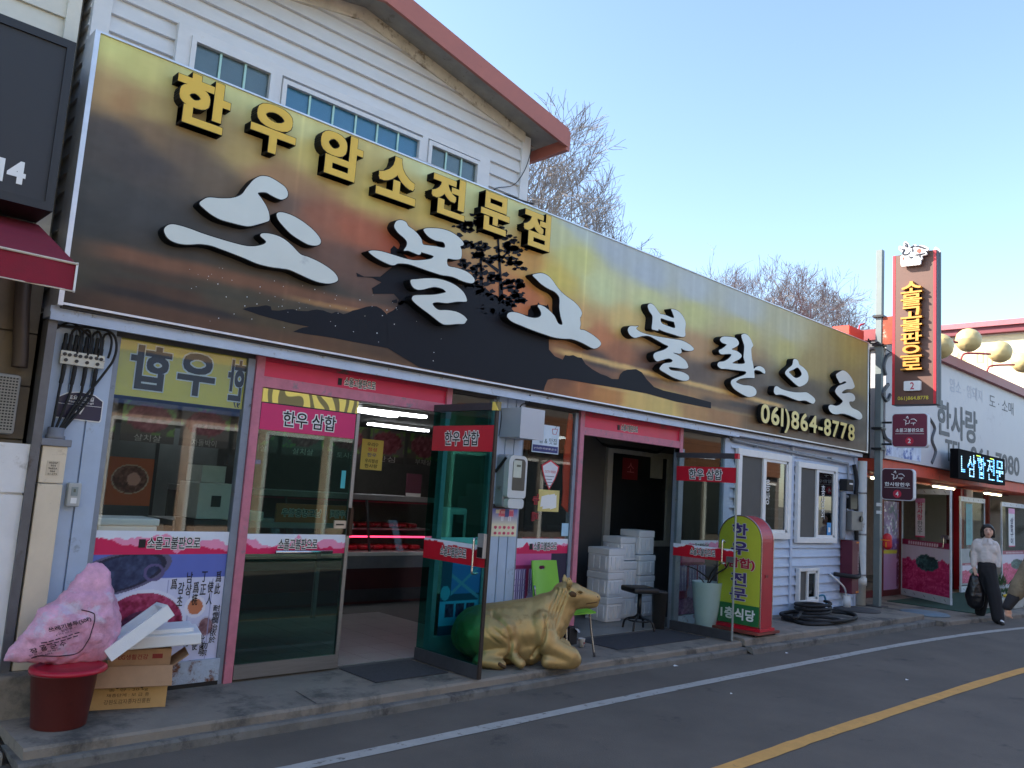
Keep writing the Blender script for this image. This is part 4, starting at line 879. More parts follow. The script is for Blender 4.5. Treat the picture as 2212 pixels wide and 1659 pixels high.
for k in range(4):
    x0 = 1.472 + k * .062; x1 = 1.445 + k * .018
    pipe('cable', [(x0, -.062, 2.205), (x0 - .004, -.064, 2.12), (x0 - .012, -.068, 2.02), ((x0 + x1) / 2 - .005, -.075, 1.90), (x1, -.08, 1.78)], .0085, rubber, cables, 8)
    pipe('cable_boot', [(x0, -.062, 2.20), (x0 - .003, -.064, 2.13), (x0 - .008, -.066, 2.08)], [.013] * 6 + [.012] * 6 + [.009], rubber, cables, 10)
    for dx in (-.016, .014):
        xx = x0 + dx; pipe('cable_boot', [(xx, -.062, 2.29), (xx + .002, -.062, 2.34), (xx + .004, -.06, 2.40)], [.014] * 6 + [.011] * 6 + [.007], rubber, cables, 10)
    xx = x0 + .014; pipe('cable', [(xx + .003, -.06, 2.39), (xx + .012, -.055, 2.425), (xx + .035, -.06, 2.44), (xx + .052, -.075, 2.40), (xx + .052, -.08, 2.33), (xx + .046, -.07, 2.28)], .0075, rubber, cables, 8)
pipe('cable', [(1.40, -.05, 2.44), (1.50, -.07, 2.445), (1.62, -.08, 2.46), (1.72, -.09, 2.44), (1.755, -.09, 2.36), (1.745, -.09, 2.27), (1.715, -.08, 2.2), (1.66, -.08, 2.1), (1.59, -.08, 1.98), (1.50, -.085, 1.80)], .008, rubber, cables, 8)
pipe('cable', [(1.40, -.05, 2.42), (1.47, -.06, 2.47), (1.54, -.07, 2.44), (1.60, -.06, 2.40)], .007, rubber, cables, 8)
# address plate
ad = thing('address_plate', 'navy house number plate with pale lettering behind the black cables', 'address plate', (1.60, -.035, 1.87))
navy = M('navy_plate', (36, 32, 62), .4, var=.05)
PO = [(1.462, 1.868), (1.728, 1.862), (1.735, 1.875), (1.735, 2.0), (1.68, 2.035), (1.60, 2.048), (1.52, 2.035), (1.462, 2.0)]
V, Fc = shape2d([PO], .003); mk('rim', place(V, (0, -.036, 0), X_, Z_), Fc, whiteink, ad)
PI = [(1.598 + (x - 1.598) * .955, 1.955 + (z - 1.955) * .93) for x, z in PO]; V, Fc = shape2d([PI], 0); mk('plate', place(V, (0, -.0405, 0), X_, Z_), Fc, navy, ad)
text('lettering', '토요시장2길', (1.60, -.0405, 2.005), .15, .028, whiteink, ad, lift=.002, off=.012); text('lettering', 'Toyosijang 2-gil', (1.60, -.0405, 1.978), .15, .016, whiteink, ad, lift=.002, off=.008)
box('rule', 1.472, 1.726, -.0425, -.0408, 1.960, 1.9625, whiteink, ad); text('lettering', '17', (1.60, -.0405, 1.925), .05, .045, whiteink, ad, lift=.002, off=.02)
mt = thing('small_meter', 'small grey plastic heat meter box beside the beige conduit', 'meter', (1.60, -.05, 1.26))
x0, x1, z0, z1 = facerect([(143, 1045), (178, 1042), (172, 1098), (136, 1096)], -.06)
box('case', x0 + .01, x1 - .01, -.085, -.03, z0 + .01, z1 - .005, M('meter_grey', (176, 178, 176), .5, var=.05), mt, bev=.008)
box('display_frame', x0 + .028, x1 - .03, -.089, -.084, z1 - .085, z1 - .03, M('meter_panel', (136, 146, 146), .5), mt); box('display', x0 + .04, x1 - .045, -.092, -.0885, z1 - .062, z1 - .042, M('lcd', (96, 104, 92), .3), mt)
box('paper_label', x0 + .03, x1 - .032, -.088, -.0845, z0 + .03, z0 + .065, whiteink, mt)

# ================================================================ things on the middle pillar and window
eb = thing('metal_box', 'plain grey sheet-metal cabinet fixed above the electricity meter', 'electric box', (5.40, -.15, 2.09))
box('body', 5.25, 5.555, -.31, -.03, 2.088, 2.365, M('grey_sheet', (186, 188, 194), .5, .25, var=.05, scale=2), eb, bev=.004)
box('lid_edge', 5.245, 5.56, -.315, -.308, 2.083, 2.37, MATS['grey_sheet'], eb); pipe('wire', [(5.24, -.04, 2.36), (5.235, -.06, 2.28), (5.24, -.05, 2.18), (5.235, -.045, 2.10)], .004, rubber, eb, 6)
pipe('wire', [(5.42, -.10, 2.36), (5.44, -.12, 2.42), (5.49, -.16, 2.44), (5.50, -.16, 2.52)], .006, rubber, eb, 6)
em = thing('electricity_meter', 'white electricity meter with a dark window on the pale blue pillar', 'electric meter', (5.38, -.1, 1.42))
mg = M('meter_white', (206, 208, 208), .45, var=.04); mgd = M('meter_back', (150, 152, 156), .5, var=.06)
def rr(x0, x1, z0, z1, r, n=6, rt=None):
    P = []; rs = [r, r, rt or r, rt or r]
    for (cx_, cz_, a0), rr_ in zip(((x1, z0, -90), (x1, z1, 0), (x0, z1, 90), (x0, z0, 180)), (r, rt or r, rt or r, r)):
        sx = -1 if cx_ == x1 else 1; sz = 1 if cz_ == z0 else -1
        for k in range(n + 1):
            a = math.radians(a0 + 90 * k / n); P.append((cx_ + sx * rr_ + rr_ * math.cos(a), cz_ + sz * rr_ + rr_ * math.sin(a)))
    return P
V, Fc = shape2d([rr(5.245, 5.50, 1.44, 1.93, .035)], .05); mk('back_case', place(V, (0, -.085, 0), X_, Z_), Fc, mgd, em)
V, Fc = shape2d([rr(5.25, 5.49, 1.53, 1.925, .03, rt=.06)], .03); mk('front_cover', place(V, (0, -.165, 0), X_, Z_), Fc, mg, em)
V, Fc = shape2d([rr(5.27, 5.475, 1.435, 1.525, .03)], .028); mk('terminal_cover', place(V, (0, -.163, 0), X_, Z_), Fc, mg, em)
V, Fc = shape2d([rr(5.30, 5.465, 1.60, 1.895, .012, rt=.04)], 0); mk('window', place(V, (0, -.197, 0), X_, Z_), Fc, M('meter_window', (86, 84, 78), .2), em)
box('rating_plate', 5.305, 5.41, -.2005, -.198, 1.72, 1.88, M('rating_card', (196, 200, 186), .5), em); box('display', 5.345, 5.395, -.203, -.2008, 1.82, 1.84, M('lcd', (96, 104, 92), .3), em)
mk('bracket', *tube([(5.215, -.05, 1.76), (5.25, -.15, 1.90)], .014, 8), blackplastic, em); box('hinge', 5.225, 5.25, -.11, -.08, 1.60, 1.63, steel, em)
x0, x1, z0, z1 = 5.235, 5.545, 1.20, 1.435
def meatchart(U, V):
    C = np.empty(U.shape + (3,)); n = vnoise(U, V, 20, 20, 3)
    C[:] = 0; t = np.clip((V - .35) / .45, 0, 1)[..., None]; C[:] = (238, 226, 196) * (1 - t) + np.array((120, 124, 190)) * t
    C[V > .86] = (48, 44, 52); m = (np.abs(V - .72) < .12) & (np.abs(U - .54) < .3); C[m] = (218, 96, 120)
    C[m & (((U * 6).astype(int) + (V * 14).astype(int)) % 3 == 0)] = (230, 160, 170); C[m & (((U * 6).astype(int)) % 4 == 3)] = (70, 84, 150)
    for ux_ in (.38, .42, .66, .72): C[(np.abs(U - ux_) < .015) & (V > .48) & (V < .62)] = (236, 230, 236)
    C[(np.abs(V - .76) < .06) & (U < .28) & (U > .13)] = (238, 222, 196)
    for k in range(5):
        for j in (0, 1):
            e = ((U - (.15 + .175 * k)) / .06) ** 2 + ((V - (.28 - .18 * j)) / .05) ** 2; C[e < 1] = np.array((196, 66, 92)) + 40 * (k % 2)
    return C
mc = paint('meat_chart', (5.23, -.036, 1.165), X_, Z_, .325, .30, meatchart, 60, 60, kind=None)
setp(mc, 'small printed beef cut chart pasted on the pale blue pillar under the meter', 'poster')
def onwin(pts, y=.02): return facerect(pts, y)
def sticker(name, pts, mat, label, cat, y=-.004):
    x0, x1, z0, z1 = onwin(pts, y); return setp(box(name, x0, x1, y - .001, y + .001, z0, z1, mat), label, cat), (x0, x1, z0, z1)
wc, (x0, x1, z0, z1) = sticker('award_card', [(1152, 915), (1209, 922), (1152, 975), (1205, 982)], M('pale_blue_card', (206, 222, 236), .4), 'pale blue restaurant award card with a red bowl inside the middle window', 'card')
box('footer', x0 + .01, x1 - .01, -.0065, -.0052, z0 + .01, z0 + .075, M('navy_print', (40, 44, 112), .5), wc)
text('lettering', '(사)한국장흥군수', ((x0 + x1) / 2, -.0066, z0 + .043), (x1 - x0) * .86, .022, whiteink, wc, lift=.001)
text('lettering', '집 & 맛집', ((x0 + x1) / 2 + .03, -.0052, z0 + .125), (x1 - x0) * .66, .06, M('green_ink', (26, 70, 60), .6, var=0), wc, lift=.001)
cx_ = x1 - .07; zb = z0 + .2; mk('bowl_mark', *tube([(cx_ - .04, -.0065, zb + .05), (cx_ - .025, -.0065, zb), (cx_ + .02, -.0065, zb), (cx_ + .04, -.0065, zb + .055), (cx_ - .04, -.0065, zb + .05)], .003, 4), redfilm, wc); mk('chopsticks', *tube([(cx_, -.0065, zb + .05), (cx_ + .035, -.0065, zb + .10)], .0025, 4), ink, wc)
x0, x1, z0, z1 = onwin([(1170, 1000), (1208, 1003), (1188, 993), (1188, 1059)], -.004); xm = (x0 + x1) / 2; zt = z1
SH = [(xm, z0), (x0 + .05, z0 + .11), (x0 + .01, z0 + .2), (x0, z1 - .06), (xm, z1), (x1, z1 - .06), (x1 - .01, z0 + .2), (x1 - .05, z0 + .11)][::-1]
cc = thing('camera_notice', 'white shield sticker with red rim and CCTV lettering on the middle window', 'sticker', (xm, -.005, z0))
V, Fc = shape2d([SH[::-1]], .0008); mk('rim', place(V, (0, -.005, 0), X_, Z_), Fc, redfilm, cc)
V, Fc = shape2d([[(xm + (a - xm) * .86, z0 + .17 + (b - z0 - .17) * .88) for a, b in SH[::-1]]], 0); mk('face', place(V, (0, -.0066, 0), X_, Z_), Fc, M('notice_white', (220, 220, 226), .5), cc)
text('lettering', 'CCTV 작동중', (xm, -.0066, z1 - .12), (x1 - x0) * .62, .028, redfilm, cc, lift=.001, off=.01)
for k in range(4): box('text_line', xm - .075 + .0 * k, xm + .06 - .03 * (k % 2), -.0085, -.0072, z1 - .17 - .03 * k, z1 - .164 - .03 * k, M('grey_ink', (96, 96, 100), .6), cc)
wp, (x0, x1, z0, z1) = sticker('worn_notice', [(1164, 1058), (1208, 1060), (1163, 1102), (1206, 1106)], M('notice_yellow', (214, 196, 120), .5), 'yellow square notice covered by torn white paper on the middle window', 'notice')
for k, (a, b, w_, h_) in enumerate(((.3, .5, .4, .5), (.55, .6, .5, .4), (.5, .3, .6, .3), (.72, .45, .3, .6))):
    mk('paper_patch', [(x0 + (a + sx * w_ / 2) * (x1 - x0), -.0062 - .0004 * k, z0 + (b + sz * h_ / 2 + .05 * sx) * (z1 - z0)) for sx, sz in ((-1, -1), (1, -1), (.9, 1), (-.8, .9))], [(0, 1, 2, 3)], whiteink, wp)
st, _ = sticker('blue_leaflet', [(1214, 1130), (1230, 1132), (1213, 1157), (1228, 1158)], M('leaflet_blue', (170, 208, 232), .5), 'small blue and white leaflet low on the middle window', 'leaflet')
# orange banner hanging inside the window
P = [at(px, py, .022) for px, py in ((1229, 893), (1236, 895), (1240, 960), (1238, 1030), (1237, 1080), (1234, 1116), (1213, 1092), (1216, 1065), (1216, 1020), (1218, 985))]
V, Fc = shape2d([[(q[0], q[2]) for q in P][::-1]], .006); setp(mk('orange_banner', place(V, (0, .022, 0), X_, Z_), Fc, M('orange_cloth', (206, 66, 40), .8, var=.15, scale=14)), 'folded orange red cloth banner hanging inside the middle window', 'banner')
# vertical red letters on the glass
for ch, pts in (('뉴', [(1151, 1062), (1165, 1062), (1151, 1095), (1165, 1095)]), ('메', [(1149, 1102), (1162, 1102), (1149, 1130), (1162, 1130)])):
    x0, x1, z0, z1 = onwin(pts, -.004); OT('lettering', ch, ((x0 + x1) / 2, -.002, (z0 + z1) / 2), (x1 - x0) * .8, (z1 - z0) * .6, shop, inkm=ink, outm=redfilm, mirror=True)
# pipe, gas meter, maroon box sign, white drainpipe at the clapboard end
pg = M('grey_pipe', (142, 148, 156), .5, .2, var=.1)
gas = thing('gas_pipe', 'grey gas pipe running along the clapboards under the long sign', 'pipe', (11, -.05, 2.4))
pipe('pipe_run', [(9.36, -.05, 2.45), (9.45, -.06, 2.42), (11, -.06, 2.385), (12.72, -.06, 2.345)], .022, pg, gas, 10); pipe('drop', [(12.72, -.06, 2.345), (12.74, -.06, 2.2), (12.74, -.06, 2.1)], .02, pg, gas, 10)
for x in (9.9, 11.0, 12.1): box('clip', x - .012, x + .012, -.085, -.02, 2.37, 2.40, pg, gas)
gm = thing('gas_meter', 'cluster of dark meter, valves and grey pipes at the end of the clapboards', 'gas meter', (12.75, -.08, 1.2))
box('meter_head', 12.50, 12.72, -.16, -.03, 1.92, 2.10, blackplastic, gm, bev=.01); box('label', 12.56, 12.68, -.164, -.16, 2.02, 2.045, whiteink, gm)
box('regulator', 12.62, 12.86, -.16, -.03, 1.64, 1.88, blackplastic, gm, bev=.012); box('meter_box', 12.62, 13.02, -.18, -.03, 1.32, 1.62, M('meter_case_grey', (116, 116, 116), .45, .3, var=.15), gm, bev=.008)
V, Fc = tube([(12.93, -.18, 1.50), (12.93, -.205, 1.50)], .045, 16); mk('dial', V, Fc, blackplastic, gm)
pipe('riser', [(12.52, -.08, 1.18), (12.52, -.08, 1.5), (12.53, -.08, 1.80), (12.53, -.08, 1.90)], .045, pg, gm, 12); pipe('valve', [(12.60, -.10, 1.84), (12.66, -.11, 1.80), (12.66, -.11, 1.66), (12.60, -.10, 1.62)], .025, pg, gm, 10)
pipe('flexible_hose', [(12.95, -.06, 2.35), (12.98, -.09, 2.1), (12.94, -.10, 1.9), (12.92, -.12, 1.6), (12.98, -.10, 1.2), (12.99, -.11, .95), (12.93, -.16, .70), (12.75, -.24, .635), (12.5, -.235, .64), (12.30, -.06, .66)], .032, rubber, gm, 12); pipe('condensate_tube', [(12.22, -.03, .66), (12.3, -.1, .58), (12.5, -.13, .46), (12.60, -.12, .33)], .014, white, gm, 8); lathe('drain_stub', (12.62, -.12, .15), [(.055, 0), (.055, .19), (.045, .19), (.045, .02)], white, gm, 16)
mb = thing('maroon_box_sign', 'narrow maroon upright box with faint vertical lettering below the gas meter', 'box', (12.74, -.12, .36))
box('case', 12.56, 12.80, -.22, -.03, .37, 1.17, M('maroon_box', (92, 26, 46), .45, var=.08), mb, bev=.008)
for z in (1.13, .385): box('orange_tab', 12.70, 12.795, -.223, -.22, z, z + .025, M('orange_tab', (214, 130, 40), .5), mb)
text('lettering', '원日日표자人八', (12.765, -.2205, .80), .04, .42, M('faded_white', (196, 180, 186), .6), mb, vertical=True)
dp = thing('drainpipe', 'white plastic drainpipe beside the steel pole', 'drainpipe', (13.17, -.1, .15))
lathe('pipe', (13.17, -.1, .17), [(.07, 0), (.07, .30), (.085, .30), (.085, .42), (.07, .42), (.07, 2.25)], M('pvc', (214, 212, 204), .4, var=.06, dirt=(170, 160, 146), damt=.3), dp, 18)
for z in (.62, 1.25, 1.9): lathe('strap', (13.17, -.1, z), [(.073, 0), (.076, .005), (.076, .02), (.073, .025)], steel, dp, 18)
# ================================================================ rubbish by the left window
G_ = .12
bk = thing('bucket', 'brown red plastic bucket with a crimson lid under the pink bag', 'bucket', (1.585, -.47, G_))
bm_ = M('brown_red_plastic', (98, 42, 38), .4, var=.08, dirt=(78, 36, 34), damt=.25)
lathe('pail', (1.585, -.47, G_), [(.0, .004), (.138, .0), (.142, .004), (.172, .285), (.185, .29), (.187, .302), (.176, .305), (.168, .298), (.14, .02), (0, .02)], bm_, bk, 40)
lathe('lid', (1.60, -.475, G_ + .300), [(.198, .0), (.203, .006), (.20, .022), (.17, .03), (.168, .024), (.06, .028), (.0, .03)], M('crimson_plastic', (176, 18, 48), .35, var=.06), bk, 40)
# pink rubbish bag lying on the lid against the pillar
by = -.40
def bp_(px, py, dy=0): return at(px, py, by + dy)
prims = [(bp_(60, 1402), bp_(150, 1392), .075, .12), (bp_(105, 1375), bp_(200, 1375), .13, .13), (bp_(130, 1345), bp_(205, 1335), .14, .13), (bp_(165, 1305), bp_(210, 1300), .12, .105), (bp_(185, 1268), bp_(215, 1268), .075, .07), (bp_(195, 1240), bp_(220, 1244), .045, .045), (bp_(193, 1222), bp_(218, 1228), .022, .02),
         (bp_(215, 1245), bp_(232, 1300), .05, .06), (bp_(232, 1300), bp_(232, 1350), .06, .07), (bp_(232, 1350), bp_(212, 1398), .07, .085), (bp_(180, 1250), bp_(140, 1300), .045, .055), (bp_(140, 1300), bp_(80, 1368), .055, .06), (bp_(80, 1368), bp_(35, 1408), .06, .05), (bp_(10, 1426), bp_(45, 1412), .014, .05), (bp_(70, 1412), bp_(190, 1412), .055, .06)]
V, Fc = blobmesh([p + (Y_, .8) for p in prims], .016, 5)
n1 = vnoise(V[:, 0], V[:, 2], 9, 9, 1, 3); n2 = vnoise(V[:, 0] + V[:, 1], V[:, 2], 22, 16, 5, 3); n3 = np.abs(vnoise(V[:, 0] * .7 + V[:, 2] * .7, V[:, 1], 30, 12, 8, 2))
ce = V.mean(0); dv = V - ce; dv /= np.linalg.norm(dv, axis=1)[:, None]; V = V + dv * (.020 * n1 + .014 * n2 + .016 * n3)[:, None]
pinkbag = M('pink_polythene', (216, 160, 188), .3, var=.32, scale=9, bump=1.0, bscale=22, dirt=(206, 190, 212), damt=.52, dscale=6)
bag = thing('rubbish_bag', 'full pink printed rubbish bag slumped on the bucket against the pillar', 'rubbish bag', tuple(bp_(110, 1432)))
bgm = mk('bag', V, Fc, pinkbag, bag, smooth=True)
from mathutils.bvhtree import BVHTree
bvh = BVHTree.FromPolygons([tuple(v) for v in V], Fc)
def wrap(VV, lift=.004):
    out = []
    for v in VV:
        h = bvh.ray_cast(Vector((v[0], -2.0, v[2])), Vector((0, 1, 0)))
        out.append((v[0], (h[0].y - lift) if h[0] is not None else by - .05, v[2]))
    return out
th = math.radians(14); tu = np.array([math.cos(th), 0, math.sin(th)]); tz = np.array([-math.sin(th) - .25, 0, math.cos(th)]); tz /= np.linalg.norm(tz)
bagink = M('bag_ink', (58, 34, 52), .5, var=0)
for s, px, py, w_, h_, o_ in (('쓰레기봉투(50ℓ)', 140, 1343, .22, .032, .02), ('- 일반용 -', 132, 1353, .09, .014, .01), ('(전용)', 126, 1361, .08, .012, .0), ('장 흥 군 수', 95, 1392, .17, .030, .02), ('장흥군 : 장흥군', 88, 1403, .15, .011, 0), ('☎860-6053', 84, 1410, .09, .013, .01)):
    VV, FF = glyphs(s, o_); mn, mxx = VV.min(0), VV.max(0); VV = VV - (mn + mxx) / 2; VV[:, 0] *= w_ / (mxx[0] - mn[0]); VV[:, 1] *= h_ / (mxx[1] - mn[1])
    W = place(np.c_[VV[:, :2], VV[:, 2] * 0], bp_(px, py), tu, tz); mk('lettering', wrap(W, .005), FF, bagink, bgm)
for px, py in ((120, 1371), (117, 1378)):
    for k in range(6): q = bp_(px, py) + tu * (.034 * (k - 2.5)); mk('text_line', wrap([q - tu * .013 - tz * .003, q + tu * .013 - tz * .003, q + tu * .013 + tz * .003, q - tu * .013 + tz * .003], .005), [(0, 1, 2, 3)], bagink, bgm)
fr = [(62, 1418), (78, 1412), (120, 1411), (160, 1404), (178, 1380), (188, 1350), (192, 1325), (188, 1318), (165, 1312)]
mk('printed_frame', *tube(wrap([bp_(a, b) for a, b in [tuple(q) for q in spline([np.array(f) for f in fr], 8)]], .003), .003, 4), bagink, bgm)
# cardboard
card = M('cardboard', (196, 158, 104), .8, var=.08, scale=10, dirt=(168, 128, 82), damt=.25); card2 = M('brown_cardboard', (172, 134, 100), .8, var=.1, scale=10); printb = M('box_print', (70, 52, 34), .8, var=0)
A = np.array([1.79, -.27]); B = np.array([2.215, -.40]); u = (B - A); L_ = np.linalg.norm(u); u = np.array([u[0] / L_, u[1] / L_, 0]); vv_ = np.array([-u[1], u[0], 0])
def cbox(name, o, u, v, l, w_, h, mat, parent, t=.006, top=True):
    """open-topped carton, walls of real thickness"""
    o = np.array(o, float); parts = []
    for a, b, c, d, z0, z1 in ((0, l, 0, t, 0, h), (0, l, w_ - t, w_, 0, h), (0, t, t, w_ - t, 0, h), (l - t, l, t, w_ - t, 0, h), (t, l - t, t, w_ - t, 0, t)):
        parts.append((obox(o + u * (a + b) / 2 + v * (c + d) / 2 + Z_ * (z0 + z1) / 2, u, v, Z_, (b - a) / 2, (d - c) / 2, (z1 - z0) / 2), BF))
    return mk(name, *merge(parts), mat, parent)
cb = thing('cardboard_box', 'open tan potato carton with brown printing on the pavement beside the bucket', 'cardboard box', (2.0, -.3, G_))
o3 = np.array([A[0], A[1], G_ + .001]); cbox('carton', o3, u, vv_, L_, .26, .24, card, cb)
fl = obox(o3 + u * L_ / 2 - vv_ * .045 + Z_ * .20, u, (vv_ * .55 + Z_ * .83) / np.linalg.norm(vv_ * .55 + Z_ * .83), np.cross(u, vv_ * .55 + Z_ * .83), L_ / 2 + .015, .065, .003); mk('flap', fl, BF, card2, cb)
fl = obox(o3 + u * (L_ + .05) + vv_ * .13 + Z_ * .27, (u * .8 + Z_ * .6), vv_, np.cross(u * .8 + Z_ * .6, vv_), .07, .12, .003); mk('flap', fl, BF, card2, cb)
fc = o3 + u * L_ / 2 - vv_ * .001
for s, dz, w_, h_ in (('강원도감자종자진흥원', .045, .26, .028), ('채종단계 : 보 급 종', .083, .24, .020), ('중  량 : 20 kg', .113, .22, .02)): text('lettering', s, fc + Z_ * dz + u * .0, w_, h_, printb, cb, ux=u, lift=.002)
for a in (.16, .30):
    c = o3 + u * a * L_ / .45 - vv_ * .0015 + Z_ * .132; V, Fc = tube([c, c - vv_ * .002], .011, 12); mk('vent_hole', V, Fc, ink, cb)
c2 = thing('cardboard_box', 'brown carton with dull red lettering lying on top of the potato carton', 'cardboard box', (2.0, -.2, G_ + .245))
o4 = o3 + u * .09 + vv_ * .05 + Z_ * .243; V = obox(o4 + u * .18 + vv_ * .11 + Z_ * .05, u, vv_, Z_, .18, .11, .05); mk('carton', V, BF, card2, c2)
text('lettering', 'LG생활건강', o4 + u * .14 - vv_ * .001 + Z_ * .055, .17, .032, M('red_brown_print', (140, 52, 44), .8, var=0), c2, ux=u, lift=.001, off=.012); mk('red_bars', obox(o4 + u * .28 - vv_ * .002 + Z_ * .057, u, vv_, Z_, .03, .001, .014), BF, M('red_brown_print', (140, 52, 44)), c2)
foam = M('polystyrene', (232, 234, 236), .7, var=.03, bump=.15, bscale=160, spec=.3)
f1 = thing('foam_box', 'white foam box lid lying flat on the brown cartons', 'foam box', (2.15, -.2, .47))
b0 = o4 + u * .02 + vv_ * (-.02) + Z_ * .104; uu = (u * .98 + Z_ * .06); uu /= np.linalg.norm(uu)
V, Fc = bevel(obox(b0 + uu * .26 + vv_ * .13 + Z_ * .035, uu, vv_, np.cross(uu, vv_), .245, .17, .036), BF, .008); mk('lid_plate', V, Fc, foam, f1)
V, Fc = bevel(obox(b0 + uu * .29 + vv_ * .13 + Z_ * .086, uu, vv_, np.cross(uu, vv_), .17, .125, .015), BF, .008); mk('raised_panel', V, Fc, foam, f1)
f2 = thing('foam_tray', 'white foam tray tilted between the pink bag and the foam lid', 'foam tray', (1.95, -.25, .40))
du = np.array([.80, -.05, .60]); du /= np.linalg.norm(du); dn = np.array([.12, .98, -.08]); dn = dn - du * np.dot(du, dn); dn /= np.linalg.norm(dn); dw = np.cross(du, dn)
tb0 = at(292, 1362, -.36); parts = []
for a, b, c, d, e, f in ((-.21, .21, -.13, .13, -.04, -.022), (-.21, .21, -.13, -.105, -.022, .04), (-.21, .21, .105, .13, -.022, .04), (-.21, -.185, -.105, .105, -.022, .04), (.185, .21, -.105, .105, -.022, .04)):
    parts.append((obox(tb0 + du * (a + b) / 2 + dn * (c + d) / 2 + dw * (e + f) / 2, du, dn, dw, (b - a) / 2, (d - c) / 2, (f - e) / 2), BF))
mk('tray', *merge(parts), foam, f2)

# ================================================================ golden cow
CO = np.array([5.25, -.50, G_]); CE = np.array([.8, -.6, 0]); CN = np.array([-.6, -.8, 0])
def cw(l, s, z): return CO + CE * l + CN * s + Z_ * z
cp = []
def limb(a, b, r0, r1, *sq): cp.append((cw(*a), cw(*b), r0, r1) + sq)
# barrel
limb((-.38, 0, .245), (-.15, 0, .265), .235, .25); limb((-.15, 0, .265), (.10, 0, .29), .25, .235); limb((.10, 0, .29), (.22, 0, .34), .225, .185)
limb((-.46, .0, .22), (-.38, .0, .23), .17, .21); limb((-.34, 0, .37), (.05, 0, .43), .12, .13); limb((-.22, .06, .15), (.05, .05, .15), .165, .165)
# shoulder, neck, head
limb((.12, .0, .42), (.20, 0, .46), .155, .15); limb((.20, 0, .44), (.33, .01, .555), .14, .118); limb((.24, .01, .36), (.36, .01, .46), .125, .10)
limb((.35, .015, .605), (.43, .015, .605), .112, .108); limb((.43, .015, .612), (.60, .02, .578), .098, .066); limb((.45, .015, .545), (.60, .02, .545), .072, .052); limb((.59, .02, .585), (.630, .02, .585), .066, .052); limb((.58, .02, .542), (.622, .02, .545), .058, .048); limb((.34, .01, .53), (.30, .01, .40), .11, .13)
limb((.38, .085, .665), (.44, .085, .655), .028, .022); limb((.38, -.055, .665), (.44, -.055, .655), .028, .022)
# near foreleg folded under, far foreleg
for s in (1, -1):
    limb((.14, .13 * s, .36), (.19, .18 * s, .21), .125, .10); limb((.19, .18 * s, .20), (.40, .19 * s, .115), .095, .082); limb((.40, .19 * s, .10), (.43, .18 * s, .08), .082, .074); limb((.42, .19 * s, .06), (.20, .22 * s, .06), .064, .058)
    # haunch, stifle, hind shank and hoof
    limb((-.40, .12 * s, .25), (-.22, .16 * s, .27), .20, .165); limb((-.22, .17 * s, .28), (-.13, .21 * s, .17), .13, .085); limb((-.13, .22 * s, .15), (-.34, .27 * s, .085), .07, .052); limb((-.34, .275 * s, .08), (-.40, .29 * s, .06), .052, .048); limb((-.40, .29 * s, .055), (-.25, .315 * s, .045), .05, .046); limb((-.25, .315 * s, .045), (-.20, .32 * s, .042), .05, .042)
limb((-.13, .24, .12), (-.04, .29, .05), .048, .044)
V, Fc = blobmesh(cp, .013, 7)
# skin folds: shallow furrows on the neck, behind the shoulder and round the haunch
loc = V - CO; l_ = loc @ CE; s_ = loc @ CN; z_ = loc[:, 2]
def furrow(dist, wd, dp): return -dp * np.exp(-(dist / wd) ** 2)
d_ = np.zeros(len(V))
for k in range(4):
    c0 = .215 + .032 * k; dd = l_ - (c0 + .35 * (z_ - .48)); m = (z_ > .33) & (z_ < .66) & (np.abs(s_) > .03); d_ += np.where(m, furrow(dd, .009, .022), 0)
dd = l_ - (.075 + .09 * np.sin((z_ - .1) * 6)); d_ += np.where((s_ > .05) & (z_ > .08) & (z_ < .46), furrow(dd, .013, .030), 0)
rr_ = np.hypot(l_ + .36, (z_ - .20)); d_ += np.where((s_ > .08) & (l_ > -.3) & (z_ > .08), furrow(rr_ - .235, .014, .028), 0)
for k, (a, b) in enumerate(((-.25, .30), (-.21, .27), (-.28, .24))): d_ += np.where(s_ > .1, furrow((l_ - a) * .6 + (z_ - b) * .8, .008, .010) * np.exp(-((l_ - a) ** 2 + (z_ - b) ** 2) / .004), 0)
d_ += .005 * vnoise(l_ * 1.0, z_, 12, 12, 4, 3)
me_n = BVHTree.FromPolygons([tuple(v) for v in V], Fc)
tmp = bpy.data.meshes.new('t'); tmp.from_pydata(V.tolist(), [], Fc); tmp.update(); N = np.array([v.normal[:] for v in tmp.vertices]); bpy.data.meshes.remove(tmp)
V = V + N * d_[:, None]; V[:, 2] = np.maximum(V[:, 2], G_)
gold = M('gold_paint', (182, 152, 100), .46, .48, var=.18, scale=3.5, dirt=(142, 106, 60), damt=.5, dscale=3.0, bump=.10, bscale=60)
cow = thing('cow_statue', 'life-like gold painted cow statue lying on the pavement between the two doorways', 'statue', tuple(CO))
body = mk('body', V, Fc, gold, cow, smooth=True)
cbv = BVHTree.FromPolygons([tuple(v) for v in V], Fc)
darkgold = M('dark_gold', (84, 60, 34), .5, .4, var=.2)
def onside(l, z, lift=0.0, s=1):
    h = cbv.ray_cast(Vector(cw(l, 1.2 * s, z)), Vector(-CN * s)); return np.array(h[0]) + CN * s * lift if h[0] is not None else cw(l, .1 * s, z)
